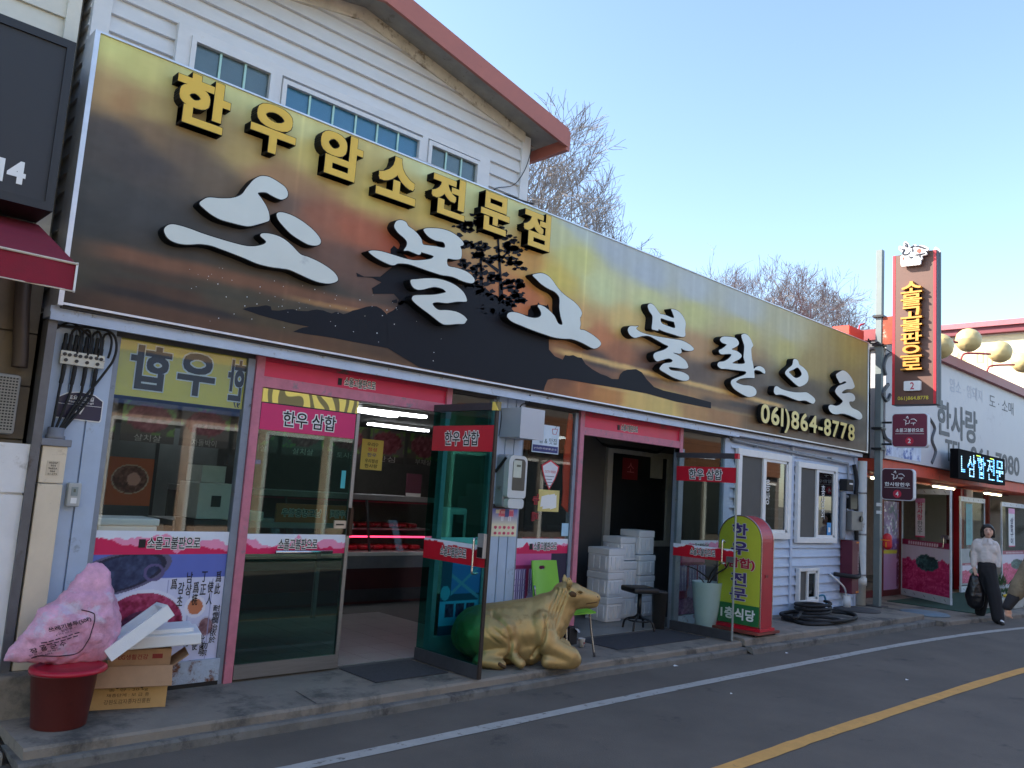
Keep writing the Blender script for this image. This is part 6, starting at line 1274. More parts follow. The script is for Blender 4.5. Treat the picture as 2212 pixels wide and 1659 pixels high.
def market_door(o, e, z1, label, fn):
    o = np.array([o[0], o[1], 0.0]); e = np.array([e[0], e[1], 0.0]); d = e - o; w_ = np.linalg.norm(d); d /= w_; nn = np.cross(d, Z_)
    def ob(a, b, z0_, z1_, n0, n1): return obox(o + d * (a + b) / 2 + nn * (n0 + n1) / 2 + Z_ * (z0_ + z1_) / 2, d, nn, Z_, (b - a) / 2, (n1 - n0) / 2, (z1_ - z0_) / 2)
    dr = mk('glass_door', ob(0, w_, .17, z1 - .1, -.004, .004), BF, mint, rn); setp(dr, label)
    for k, (a, b) in enumerate(((.08, .2), (z1 - .1, z1))): mk('rail', ob(0, w_, a, b, -.02, .02), BF, M('pale_rail', (206, 214, 220), .4), dr)
    for z in (.14, z1 - .05):
        for k in range(5): mk('rail_mark', obox(o + d * w_ * (k + .5) / 5 + nn * .0215 + Z_ * z, d * .8 - Z_ * .6, nn, d * .6 + Z_ * .8, .03, .001, .004), BF, darkalu, dr)
    for a in (0, w_ - .03): mk('stile', ob(a, a + .03, .2, z1 - .1, -.015, .015), BF, M('pale_rail', (206, 214, 220)), dr)
    if fn: fn(dr, o, d, w_, nn)
    return dr
def f1_(dr, o, d, w_, nn):
    paint('meat_poster', o + nn * .007 + d * .03 + Z_ * .2, d, Z_, w_ - .07, .95, meatposter, 60, 50, parent=dr)
    c = o + d * w_ * .40 + nn * .007; bn = mk('banner', obox(c + Z_ * 1.58, d, nn, Z_, .14, .001, .36), BF, M('banner_white', (222, 226, 228), .5), dr); mk('banner_foot', obox(c + nn * .002 + Z_ * 1.225, d, nn, Z_, .14, .001, .012), BF, magenta, dr); mk('banner_head', obox(c + nn * .002 + Z_ * 1.90, d, nn, Z_, .14, .001, .04), BF, M('banner_pink', (222, 150, 196), .5), dr)
    text('lettering', '한사랑', c + Z_ * 1.70, .16, .34, magenta, bn, ux=d, vertical=True, lift=.004, off=.02); text('lettering', '한우', c + Z_ * 1.40, .15, .25, M('teal_ink', (20, 66, 66), .6, var=0), bn, ux=d, vertical=True, lift=.004)
    mk('lock', obox(o + d * (w_ - .12) + nn * .03 + Z_ * 1.26, d, nn, Z_, .11, .015, .035), BF, steel, dr); mk('pull_handle', *tube([o + d * (w_ - .15) + nn * .04 + Z_ * 1.25, o + d * (w_ - .15) + nn * .05 + Z_ * 1.08, o + d * (w_ - .3) + nn * .05 + Z_ * 1.06], .01, 8), chrome, dr)
market_door((16.86, .68), (16.0, -.50), 2.12, 'open glass leaf with a raw beef poster and white banner at the market shop', f1_)
def f2_(dr, o, d, w_, nn):
    mk('teal_banner', obox(o + d * w_ * .35 + nn * .007 + Z_ * 1.50, d, nn, Z_, .20, .001, .44), BF, M('teal_banner', (120, 176, 176), .6), dr); text('lettering', '삼합구이', o + d * w_ * .35 + nn * .009 + Z_ * 1.48, .16, .6, M('teal_faint', (96, 150, 156), .6, var=0), dr, ux=d, vertical=True, lift=.002)
    mk('kick_panel', obox(o + d * w_ * .5 + nn * .007 + Z_ * .60, d, nn, Z_, w_ * .5 - .04, .002, .38), BF, M('grey_panel', (150, 156, 160), .5), dr); paint('meat_poster', o + nn * .011 + d * .10 + Z_ * .26, d, Z_, w_ - .2, .42, meatposter, 40, 30, parent=dr)
    cc_ = o + d * w_ * .4 + nn * .012 + Z_ * .86; mk('green_mark', *tube([cc_ + d * .08 * math.cos(t) + Z_ * .07 * math.sin(t) for t in np.linspace(0, 5.6, 18)], .008, 5), M('green_mark', (40, 96, 50), .6), dr)
market_door((19.0, .30), (20.6, .30), 2.08, 'glass leaf with a pale teal banner and grey kick panel', f2_)
def f3_(dr, o, d, w_, nn):
    c = o + d * w_ * .35 + nn * .007; bn = mk('banner', obox(c + Z_ * 1.48, d, nn, Z_, .24, .001, .44), BF, M('banner_white', (222, 226, 228)), dr); text('lettering', '삼합구이', c + Z_ * 1.40, .22, .62, M('navy_ink', (26, 30, 74), .6, var=0), bn, ux=d, vertical=True, lift=.003, off=.03); mk('banner_head', obox(c + nn * .002 + Z_ * 1.86, d, nn, Z_, .24, .001, .06), BF, M('banner_pink', (222, 150, 196)), dr); mk('banner_foot', obox(c + nn * .002 + Z_ * 1.05, d, nn, Z_, .24, .001, .012), BF, magenta, dr)
    paint('meat_poster', o + nn * .007 + d * .03 + Z_ * .2, d, Z_, w_ - .07, .75, meatposter, 40, 40, parent=dr)
market_door((21.1, .10), (23.3, .10), 2.05, 'glass leaf with a white four-letter banner at the right edge', f3_)
box('red_column', 19.85, 20.05, .55, .75, .07, 2.26, redfilm, rn); box('pasted_column', 20.06, 20.5, .50, .7, .07, 2.26, M('pasted_bills', (190, 190, 200), .6, var=.2, scale=4, dirt=(206, 120, 150), damt=.5, dscale=3), rn)
setp(box('green_mat', 15.2, 21.0, -1.2, .3, .071, .082, M('green_carpet', (38, 72, 60), .95, var=.2, scale=20)), 'dark green carpet laid before the market shop', 'mat')
gcm = thing('drain_cover', 'bluish oval cover on the pavement right of the pole foot', 'cover', (14.2, -.7, .07)); lathe('cover', (14.1, -.72, .071), [(0, 0), (.36, 0), (.37, .01), (.34, .03), (0, .035)], M('bluish_mat', (110, 128, 140), .7, var=.15), gcm, 32)
led = thing('led_sign', 'black scrolling LED sign with glowing blue letters above the market shop doors', 'led sign', (17.3, -.5, 2.33)); box('case', 16.0, 18.75, -.62, -.48, 2.33, 2.86, M('matt_black', (20, 20, 22), .9, spec=.1), led)
for x in (16.6, 18.1): box('bracket', x, x + .06, -.48, -.302, 2.55, 2.6, darkalu, led)
ledm = M('led_blue', (120, 190, 255), .5, var=0, emit=(90, 180, 255), estr=.75); ledw = M('led_white', (220, 240, 255), .5, var=0, emit=(150, 215, 255), estr=.75); ledg = M('led_green', (190, 230, 80), .5, var=0, emit=(190, 230, 70), estr=1.0)
def led_text(s, cx_, w_, h_, m1, m2):
    V, Fc = glyphs(s, .012); mn, mx = V.min(0), V.max(0); tri = [V[f] for f in Fc]; G = []
    nx, nz = int(w_ / .046), int(h_ / .032)
    for i in range(nx):
        for j in range(nz):
            x = mn[0] + (i + .5) / nx * (mx[0] - mn[0]); y = mn[1] + (j + .5) / nz * (mx[1] - mn[1]); hit = False
            for t in tri:
                for k in range(1, len(t) - 1):
                    a, b, c = t[0], t[k], t[k + 1]; d1_ = (b[0] - a[0]) * (y - a[1]) - (b[1] - a[1]) * (x - a[0]); d2_ = (c[0] - b[0]) * (y - b[1]) - (c[1] - b[1]) * (x - b[0]); d3_ = (a[0] - c[0]) * (y - c[1]) - (a[1] - c[1]) * (x - c[0])
                    if (d1_ >= 0) == (d2_ >= 0) == (d3_ >= 0): hit = True; break
                if hit: break
            if hit: G.append((cx_ - w_ / 2 + (i + .5) / nx * w_, 2.595 - h_ / 2 + (j + .5) / nz * h_))
    for m_, off in ((m1, 0), (m2, 1)):
        parts = [(boxv(x - .019, x + .019, -.623, -.6205, z - .011, z + .011), BF) for k, (x, z) in enumerate(G) if (int(x * 9) % 2) == off]
        if parts: setp(mk('led_dots', *merge(parts), m_, led), kind='stuff')
led_text('ㄴ', 16.25, .22, .30, ledm, ledw)
for k, c_ in enumerate('삼합전문'): led_text(c_, 16.72 + .56 * k, .46, .42, ledm, ledw)
setp(mk('led_dots', *merge([(boxv(17.0 + .06 * k, 17.04 + .06 * k, -.623, -.6205, 2.80, 2.815), BF) for k in range(4)] + [(boxv(17.8 + .06 * k, 17.84 + .06 * k, -.623, -.6205, 2.80, 2.815), BF) for k in range(4)]), ledg, led), kind='stuff')
for k, x in enumerate((15.2, 18.2, 21.4)):
    t = thing('market_tube_lamp', ('lit tube lamp under the orange beam nearest the pole', 'lit tube lamp under the orange beam above the walking woman', 'lit tube lamp under the orange beam at the right edge')[k], 'tube lamp', (x, .35, 2.2), 'tube lamps of the market shop'); mk('tube', *tube([(x - .6, .35, 2.215), (x + .6, .35, 2.215)], .016, 8), M('warm_tube', (255, 240, 200), .4, var=0, emit=(255, 236, 190), estr=6.0), t, smooth=True); box('batten', x - .62, x + .62, .31, .39, 2.235, 2.27, white, t)
# globe lamps above the market sign
gl = M('globe_cream', (200, 180, 126), .45, var=.05)
for k, (px, py) in enumerate(((2042, 745), (2092, 735), (2160, 760), (2210, 783))):
    c = at(px, py, -.75) if k else at(2030, 748, -.75)
    t = thing('globe_lamp', ('cream globe lamp half hidden behind the tall brown sign', 'cream globe lamp nearest the tall brown sign, fully in view', 'cream globe lamp second from the right edge', 'cream globe lamp cut by the right edge')[k], 'lamp', (c[0], c[1], 4.64), 'cream globe lamps above the market sign')
    V, Fc = blobmesh([(c, c + X_ * .001, .23, .23)], .03, 2); mk('globe', V, Fc, gl, t, smooth=True)
    lathe('holder', (0, 0, 0), [(.001, 0), (.09, 0), (.07, .08), (.03, .12), (.001, .12)], darkalu, t, 16); h_ = t.children[-1]; h_.data.transform(Matrix.Translation(Vector((c[0] - .24, c[1] + .05, c[2] - .08)) - Vector((0, 0, 0))) @ Matrix.Rotation(math.radians(-100), 4, 'Y'))
    mk('arm', *tube(spline([(c[0] - .85, -.3, 4.60), (c[0] - .85, -.32, 4.75), (c[0] - .78, -.4, 4.82), (c[0] - .36, -.68, c[2] - .10)], 5), .02, 8), M('red_arm', (170, 60, 66), .5), t, smooth=True)
# mural building further down the lane
mu = thing('mural_building', 'sunlit white building with a faded mural and maroon roof edge behind the globe lamps', 'building', (27, 4, 0))
def mural(U, V):
    n = vnoise(U, V, 10, 8, 3); n2 = vnoise(U, V, 40, 30, 5); C = np.empty(U.shape + (3,)); t = np.clip(V * 1.6 - .4, 0, 1)[..., None]; C[:] = np.array((232, 230, 224)) * (1 - t) + np.array((232, 220, 180)) * t
    C[(n2 > .36) & (n > .1)] = (160, 156, 146); return C
box('body', 24.02, 32, -.6, 14, 0, 6.55, M('mural_white', (226, 224, 216), .7, var=.05), mu); paint('mural', (24.0, 14, .2), (0, -1, 0), Z_, 14.6, 6.3, mural, 120, 60, parent=mu); box('roof_edge', 23.8, 32.2, -.8, 14.2, 6.55, 6.72, M('maroon_fascia', (120, 52, 62), .5), mu); box('roof_top', 23.72, 32.3, -.9, 14.3, 6.72, 6.86, M('rose_roof', (176, 104, 112), .5), mu)
text('lettering', '소 비 소 매 수 집', (24.0, 1.6, 5.9), 3.6, .5, M('mural_ink', (196, 184, 140), .7, var=0), mu, ux=(0, -1, 0), lift=.01)

# ================================================================ bare trees behind the roofs
twig = M('tree_bark', (128, 121, 117), .9, var=.2, scale=8)
def segmesh(S):
    """many thin three-sided twigs at once: rows p0, p1, r0, r1"""
    S = np.array(S); P0, P1, r0, r1 = S[:, :3], S[:, 3:6], S[:, 6:7], S[:, 7:8]
    d = P1 - P0; d /= np.linalg.norm(d, axis=1)[:, None] + 1e-9; a = np.cross(d, np.array([.31, .92, .23])); a /= np.linalg.norm(a, axis=1)[:, None] + 1e-9; b = np.cross(d, a); V = []
    for P, r in ((P0, r0), (P1, r1)):
        for k in range(3): t = 2 * math.pi * k / 3; V.append(P + r * (math.cos(t) * a + math.sin(t) * b))
    V = np.stack(V, 1).reshape(-1, 3); n = len(S); base = np.arange(n)[:, None] * 6
    Fc = np.concatenate([base + np.array(f) for f in ((0, 1, 4, 3), (1, 2, 5, 4), (2, 0, 3, 5))]); return V, Fc.tolist()
def bare_tree(label, base, H, crown, seed, nlimb=6):
    """crown = (centre height, horizontal radius, vertical radius): twigs stop at a rounded outline"""
    r = np.random.RandomState(seed); t = thing('bare_tree', label, 'tree', base, 'bare trees behind the roofs'); big, S = [], []; B = np.array(base, float); zc_, rh, rv = crown; cc_ = B + Z_ * zc_
    wob = r.rand(6) * 6.28
    def inside(p):
        q = p - cc_; a = math.atan2(q[1], q[0]); k = 1 + .12 * math.sin(3 * a + wob[0]) + .10 * math.sin(5 * a + wob[1]) + .10 * math.sin(4 * q[2] / rv + wob[2]); return (q[0] / rh) ** 2 + (q[1] / rh) ** 2 + (q[2] / rv) ** 2 < k * k
    def grow(p, d, L, rad, lev):
        n = 3; P = [p]; dd = d
        for i in range(n):
            dd = dd + r.randn(3) * .13 + Z_ * .035; dd = dd / math.sqrt(dd @ dd); q = P[-1] + dd * L / n
            if lev > 1 and not inside(q): break
            P.append(q)
        if len(P) < 2: return
        R = np.linspace(rad, rad * .7, len(P))
        if lev <= 2: big.append(tube(P, list(R), 6, False))
        else:
            for i in range(len(P) - 1): S.append(np.r_[P[i], P[i + 1], R[i], R[i + 1]])
        if lev >= 8 or len(P) <= n and lev > 4: return
        k = nlimb if lev == 0 else (3 if r.rand() < (.6 if lev < 5 else .92) else 2)
        e1 = cr3(dd, (.3, .9, .2)); e1 /= math.sqrt(e1 @ e1); e2_ = cr3(dd, e1)
        for j in range(k):
            a = r.uniform(0, 6.28) if lev else 6.28 * (j + r.uniform(-.25, .25)) / k; tilt = r.uniform(.3, .75) if lev else r.uniform(.35, .8); nd = dd * math.cos(tilt) + (e1 * math.cos(a) + e2_ * math.sin(a)) * math.sin(tilt)
            grow(P[-1] if (j == 0 or lev == 0) else P[r.randint(1, len(P))], nd, L * r.uniform(.66, .84), max(.007, rad * r.uniform(.5, .66)), lev + 1)
    grow(B, np.array([.02, 0, 1.0]), H * .30, H * .016, 0)
    mk('trunk', *merge(big), twig, t, smooth=True); setp(mk('crown', *segmesh(S), twig, t), kind='stuff')
bare_tree('large bare tree rising behind the terracotta roof edge', (13.3, 11.0, 0), 12.0, (8.2, 4.9, 4.4), 4, 10)
bare_tree('bare tree with a spreading crown above the start of the long sign', (19.3, 11.5, 0), 10.0, (6.9, 4.4, 3.6), 11, 10)
bare_tree('round bare tree above the right end of the long sign', (31.4, 12.5, 0), 12.0, (8.0, 4.6, 4.2), 21, 12)
bare_tree('bare tree just left of the steel pole', (37.2, 13.5, 0), 13.0, (8.6, 5.0, 4.6), 35, 12)
bare_tree('small bare tree glimpsed between the pole and the brown sign', (46.5, 15, 0), 13.5, (9.2, 4.2, 4.6), 8)

# ================================================================ the two people
skin = M('skin', (216, 172, 150), .5, var=.05)
WB = np.array([14.93, -1.36, 0.0]); E1 = np.array([.28, -.96, 0]); E2 = np.array([-.96, -.28, 0])
def wp_(a, b, z):                                  # across, towards the viewer, up
    k = .84 if z < 1.33 else 1.0
    return WB + E1 * (a * k + .006) + E2 * b + Z_ * z
wm = thing('person', 'woman in a white shirt and black trousers walking with a black bag', 'person', tuple(WB))
hd = (.035, 0, 1.445)
bodyp = [(wp_(.03, .0, 1.455), wp_(.038, .015, 1.42), .082, .072), (wp_(.038, .03, 1.40), wp_(.042, .04, 1.372), .055, .04), (wp_(.03, -.01, 1.38), wp_(.02, -.01, 1.26), .045, .05), (wp_(-.12, -.02, 1.24), wp_(.12, -.02, 1.23), .04, .04), (wp_(0, -.02, 1.2), wp_(.01, -.02, .95), .07, .08),
         (wp_(-.20, .02, .87), wp_(-.197, .05, .82), .026, .026), (wp_(-.197, .05, .82), wp_(-.19, .055, .775), .030, .026), (wp_(.02, 0, .9), wp_(-.06, -.1, .5), .1, .06), (wp_(-.06, -.1, .5), wp_(-.11, -.22, .12), .06, .04), (wp_(.04, 0, .9), wp_(.13, .06, .5), .1, .06), (wp_(.13, .06, .5), wp_(.20, .10, .08), .06, .04)]
for k in range(4): a = -.205 + .014 * k; bodyp.append((wp_(a, .06, .775), wp_(a + .01, .075, .735), .0095, .0085)); bodyp.append((wp_(a + .01, .075, .735), wp_(a + .016, .055, .715 + .004 * k), .0085, .008))
bodyp.append((wp_(-.172, .06, .81), wp_(-.158, .075, .775), .010, .0085)); bodyp.append((wp_(.036, .085, 1.43), wp_(.037, .095, 1.415), .013, .015))
wb = mk('body', *blobmesh(bodyp, .009, 2), skin, wm, smooth=True)
shirtm = M('white_shirt', (214, 204, 198), .75, var=.05, scale=9, bump=.5, bscale=16)
sp2 = [(wp_(-.13, 0, 1.235), wp_(.13, 0, 1.225), .078, .076, tuple(E2), .85), (wp_(0, 0, 1.17), wp_(.012, 0, 1.0), .132, .145, tuple(E2), .8), (wp_(-.08, .02, 1.16), wp_(.09, .02, 1.15), .10, .10, tuple(E2), .8), (wp_(-.165, 0, 1.215), wp_(-.205, .0, 1.04), .066, .056), (wp_(-.205, 0, 1.04), wp_(-.205, .03, .875), .056, .043), (wp_(.16, 0, 1.20), wp_(.21, -.02, 1.02), .064, .054), (wp_(.21, -.02, 1.02), wp_(.20, .0, .90), .054, .044), (wp_(.0, -.02, 1.29), wp_(.05, .0, 1.285), .062, .06)]
sv, sf = blobmesh(sp2, .012, 2); sv = sv + .006 * vnoise(sv @ E1, sv[:, 2], 22, 22, 3, 2)[:, None] * E2; mk('shirt', sv, sf, shirtm, wm, smooth=True)
for s in (-1, 1): mk('collar', [wp_(.03 + s * .012, .085, 1.315), wp_(.03 + s * .07, .05, 1.315), wp_(.03 + s * .085, .112, 1.225), wp_(.03 + s * .02, .122, 1.245)], [(0, 1, 2, 3)], shirtm, wb)
blk = M('black_cloth', (30, 30, 34), .8, var=.2, scale=12)
mk('trousers', *blobmesh([(wp_(.015, 0, .88), wp_(.02, 0, .80), .142, .145, tuple(E2), .85), (wp_(.02, 0, .82), wp_(-.04, -.08, .5), .122, .098), (wp_(-.04, -.08, .5), wp_(-.10, -.2, .13), .105, .085), (wp_(.04, 0, .82), wp_(.12, .05, .5), .122, .10), (wp_(.12, .05, .5), wp_(.19, .09, .09), .11, .095)], .012, 3), blk, wm, smooth=True)
for a, b in ((-.09, -.18), (.215, .13)): mk('shoe', *blobmesh([(wp_(a, b, .035), wp_(a + .05, b + .12, .028), .034, .03)], .008, 2), M('shoe_dark', (52, 50, 52), .5), wm, smooth=True)
mk('shoe_vamp', *blobmesh([(wp_(.245, .215, .062), wp_(.27, .24, .05), .022, .018)], .006, 2), whiteink, wm, smooth=True)
mk('hair', *blobmesh([(wp_(.03, -.024, 1.475), wp_(.03, -.022, 1.43), .088, .092), (wp_(-.042, .0, 1.45), wp_(-.052, .006, 1.355), .040, .030), (wp_(.10, -.005, 1.45), wp_(.112, .0, 1.36), .036, .026), (wp_(-.02, .042, 1.512), wp_(.05, .05, 1.516), .034, .030), (wp_(.05, .05, 1.516), wp_(.095, .03, 1.48), .030, .024), (wp_(-.02, .042, 1.512), wp_(-.045, .03, 1.46), .034, .03), (wp_(-.02, -.05, 1.41), wp_(.08, -.05, 1.39), .065, .06)], .008, 2), M('black_hair', (26, 22, 22), .45, var=.2), wb, smooth=True)
fm = M('lip', (150, 60, 64), .5, var=0)
for s in (-1, 1):
    c = wp_(.037 + s * .031, .078, 1.447); mk('eye', *tube([c - E1 * .013, c, c + E1 * .013], [.002, .005, .002], 6), ink, wb); c = c + Z_ * .020; mk('eyebrow', *tube([c - E1 * .018, c + Z_ * .004, c + E1 * .018], .0032, 5), ink, wb)
c = wp_(.041, .083, 1.382); mk('mouth', *tube([c - E1 * .02, c + E2 * .004, c + E1 * .02], [.003, .007, .003], 6), fm, wb)
bgp = [(wp_(-.19, .03, .76), wp_(-.20, .03, .68), .028, .06), (wp_(-.20, .03, .66), wp_(-.19, .02, .40), .08, .15), (wp_(-.19, .02, .40), wp_(-.18, .02, .30), .15, .13)]
V, Fc = blobmesh([p + (tuple(E2), .6) for p in bgp], .014, 3); V = V + .018 * vnoise(V @ E1, V[:, 2], 14, 9, 4, 3)[:, None] * (E1 * .6 + E2); bgt = thing('carrier_bag', 'bulging black plastic carrier bag in the hand of the walking woman', 'bag', tuple(wp_(-.19, .02, .2))); mk('bag', V, Fc, M('black_polythene', (20, 20, 24), .3, var=.2), bgt, smooth=True); mk('handles', *tube(spline([wp_(-.215, .04, .72), wp_(-.20, .06, .765), wp_(-.175, .04, .72)], 5), .008, 6), MATS['black_polythene'], bgt)
# second person bending at the right edge, nearer on the road
def dp(px, py, t): return EYE + ray(px, py) * t
T2 = 9.6; sh = dp(2246, 1196, T2); el = dp(2200, 1272, T2 - .05); wr = dp(2176, 1312, T2 - .1)
QB = np.array([sh[0] + .35, sh[1] - .30, 0.0]); E1 = np.array([RC[0, 0], RC[1, 0], 0]) / np.hypot(RC[0, 0], RC[1, 0]); E2 = np.array([-RC[0, 2], -RC[1, 2], 0]); E2 /= np.linalg.norm(E2)
m2p = thing('person', 'person in a mottled olive quilted jacket bending down at the right edge', 'person', tuple(QB))
body2 = [(sh, el, .055, .048), (el, wr, .042, .03), (wr, wr + np.array([0, 0, -.035]), .033, .034)]
for k in range(4): a = wr + E1 * (.030 - .019 * k) + Z_ * -.065; body2.append((a, a + Z_ * -.036 + E1 * .014 + E2 * .004, .0095, .009)); body2.append((a + Z_ * -.036 + E1 * .014, a + Z_ * (-.058 + .006 * k) + E1 * .034, .009, .008))
body2.append((wr + E1 * .035 + Z_ * -.03, wr + E1 * .052 + Z_ * -.07, .011, .009))
tors = sh + E1 * .26 + Z_ * -.04; hip = sh + E1 * .50 + Z_ * -.12; kn = np.array([hip[0] - .04, hip[1] - .02, .45]); an = np.array([hip[0], hip[1], .09])
body2 += [(sh + E1 * .05, tors, .10, .13), (tors, hip, .14, .15), (hip, kn, .11, .075), (kn, an, .07, .045), (sh + E1 * .04 + Z_ * .06, sh + E1 * .02 + Z_ * .15, .06, .05), (sh + E1 * .03 + Z_ * .20, sh + E1 * .02 + Z_ * .23, .09, .085)]
b2 = mk('body', *blobmesh(body2, .011, 2), skin, m2p, smooth=True)
olive = M('mottled_olive', (112, 100, 80), .85, var=.3, scale=9, dirt=(70, 62, 52), damt=.5, dscale=7, bump=.6, bscale=22)
mid = el + (wr - el) * .30
V, Fc = blobmesh([(sh, el, .125, .10), (el, mid, .10, .085), (sh + E1 * .04, tors, .16, .18), (tors, hip + Z_ * .05, .19, .19)], .012, 2); V = V + .014 * vnoise(V @ E1 + V[:, 2], V[:, 2] - V @ E1, 11, 11, 3, 2)[:, None] * E2; mk('jacket', V, Fc, olive, m2p, smooth=True)
mk('cuff', *blobmesh([(mid, wr + Z_ * .01, .075, .055)], .01, 2), blk, m2p, smooth=True); mk('trousers', *blobmesh([(hip + Z_ * -.05, kn, .16, .12), (kn, an + Z_ * .02, .12, .09)], .016, 2), blk, m2p, smooth=True); mk('shoe', *blobmesh([(an + Z_ * -.04, an + np.array([-.1, -.06, -.05]), .05, .04)], .012, 2), M('shoe_dark', (52, 50, 52)), m2p, smooth=True); mk('hair', *blobmesh([(sh + E1 * .04 + Z_ * .24, sh + E1 * .04 + Z_ * .25, .10, .095)], .014, 2), M('black_hair', (26, 22, 22)), b2, smooth=True)
# tubs and plants by the market shop door
tubm = M('pale_tub', (190, 194, 190), .5, var=.1, dirt=(140, 140, 130), damt=.3); leafm = M('dull_leaf', (66, 92, 56), .6, var=.3, scale=20)
for k, (px, py, w_, h_) in enumerate(((2168, 1322, .26, .20), (2190, 1322, .28, .24), (2150, 1300, .24, .22))):
    q = gp(px, py, .075); t = thing('plant_tub', ('low pale tub with yellow flowers behind the walking woman', 'stacked pale tub beside the bending person', 'pale tub with a spiky plant behind the woman')[k], 'planter', (q[0] + .5, q[1], .072), 'plant tubs by the market shop door'); x = q[0] + .5 + .35 * k; y = q[1] + .3
    mk('tub', *bevel([(x - w_, y - .16, .073), (x - w_, y + .16, .073), (x + w_, y + .16, .073), (x + w_, y - .16, .073), (x - w_ * 1.12, y - .2, .073 + h_), (x - w_ * 1.12, y + .2, .073 + h_), (x + w_ * 1.12, y + .2, .073 + h_), (x + w_ * 1.12, y - .2, .073 + h_)], BF, .012), tubm, t); box('rim', x - w_ * 1.16, x + w_ * 1.16, y - .215, y + .215, .073 + h_ - .03, .074 + h_, tubm, t)
    rr2 = np.random.RandomState(k); parts = []
    for j in range(70):
        b = np.array([x + rr2.uniform(-w_, w_), y + rr2.uniform(-.18, .18), .075 + h_]); d = rr2.randn(3) * .5 + Z_ * (1.0 if k < 2 else 2.0); d /= np.linalg.norm(d); L_ = rr2.uniform(.05, .14) * (1 if k < 2 else 2.6); sd_ = np.cross(d, rr2.randn(3)); sd_ /= np.linalg.norm(sd_); parts.append(([b, b + d * L_ * .5 + sd_ * .014, b + d * L_, b + d * L_ * .5 - sd_ * .014], [(0, 1, 2, 3)]))
    setp(mk('leaves', *merge(parts), leafm, t), kind='stuff')
    if k < 2:
        for j in range(5): b = np.array([x + rr2.uniform(-w_, w_), y - .2, .1 + h_ + rr2.uniform(0, .06)]); mk('flower', *blobmesh([(b, b + Z_ * .002, .03, .03)], .012, 1), M('yellow_flower', (226, 196, 60), .6) if k == 0 else M('pink_flower', (200, 70, 110), .6), t, smooth=True)
# ================================================================ inside the meat shop
tubel = M('fluorescent_tube', (255, 255, 255), .4, var=0, emit=(244, 248, 255), estr=5.0)
for k, (x, y, L_, ang) in enumerate(((2.45, 1.15, .5, 8), (4.25, 4.65, .9, 0), (5.75, 2.92, .9, 10), (5.9, 2.62, .9, -8), (7.55, 4.75, 1.1, 0), (4.05, 2.92, .8, 0), (2.9, 3.1, .8, 0), (9.4, 3.2, 1.0, 0))):
    t = thing('ceiling_tube_lamp', ('lit tube lamp nearest the left window', 'lit tube lamp deep inside behind the left window', 'lit tube lamp seen over the open doorway, left of a crossed pair', 'lit tube lamp seen over the open doorway, right of a crossed pair', 'lit tube lamp far back over the meat counter', 'lit tube lamp behind the window mullion', 'lit tube lamp over the price boards', 'lit tube lamp in the restaurant')[k], 'tube lamp', (x, y, 2.44), 'fluorescent lamps inside the shop')
    d = np.array([math.cos(math.radians(ang)), math.sin(math.radians(ang)), 0]); p = np.array([x, y, 2.44])
    for s in (-.05, .05): o_ = np.cross(d, Z_) * s; mk('tube', *tube([p + o_ - d * L_ / 2, p + o_ + d * L_ / 2], .016, 8), tubel, t, smooth=True)
    mk('batten', obox(p + Z_ * .035, d, np.cross(d, Z_), Z_, L_ / 2, .08, .018), BF, white, t)
ct = thing('meat_counter', 'glass fronted meat display counter with pink lights inside the open doorway', 'display counter', (5.2, 3.0, .125))
cy = 2.72; steelin = M('counter_steel', (150, 150, 154), .35, .4)
box('base', 3.6, 6.9, cy, 3.5, .13, .55, M('counter_maroon', (70, 30, 34), .5), ct); box('kick_vent', 3.6, 6.9, cy - .01, cy, .16, .30, darkalu, ct); box('front_rail', 3.6, 6.9, cy - .03, cy + .02, .55, .70, M('counter_panel', (120, 124, 132), .4), ct); box('shelf_edge', 3.6, 6.9, cy - .05, cy, .70, .745, white, ct)
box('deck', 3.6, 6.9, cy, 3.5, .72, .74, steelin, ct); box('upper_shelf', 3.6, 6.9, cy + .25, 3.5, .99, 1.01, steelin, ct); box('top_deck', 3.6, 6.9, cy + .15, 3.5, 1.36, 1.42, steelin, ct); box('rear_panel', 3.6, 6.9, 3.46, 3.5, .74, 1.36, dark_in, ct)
pinkl = M('pink_lamp', (255, 90, 130), .4, var=0, emit=(255, 60, 100), estr=1.3)
mk('pink_tube', *tube([(3.65, cy + .06, .92), (6.85, cy + .06, .92)], .011, 8), pinkl, ct); mk('top_rail', *tube([(3.65, cy + .22, 1.34), (6.85, cy + .22, 1.34)], .010, 8), M('rose_rail', (150, 60, 80), .4), ct)
mk('front_glass', [(3.6, cy, .745), (6.9, cy, .745), (6.9, cy + .15, 1.36), (3.6, cy + .15, 1.36)], [(0, 1, 2, 3)], glass_clear, ct)
for x in (3.62, 4.7, 5.8, 6.88): mk('upright', obox((x, cy + .08, 1.05), X_, (0, .15, .62), (0, -.62, .15), .012, .5, .02), BF, darkalu, ct)
meat = M('raw_meat', (176, 40, 56), .4, var=.3, scale=14, dirt=(226, 170, 170), damt=.45, dscale=16)
rm = np.random.RandomState(3)
for k in range(16):
    for (yy, zz) in ((cy + .45, 1.012), (cy + .35, .742)):
        x = 3.75 + k * .195; V, Fc = bevel(obox((x, yy, zz + .03), (1, rm.uniform(-.2, .2), 0), Y_, Z_, .08, .13, .028), BF, .02); setp(mk('meat_tray', V, Fc, meat, ct, smooth=True))
pb = thing('price_boards', 'row of picture boards of beef cuts hung along the back of the shop', 'menu boards', (4.6, 3.9, 1.9))
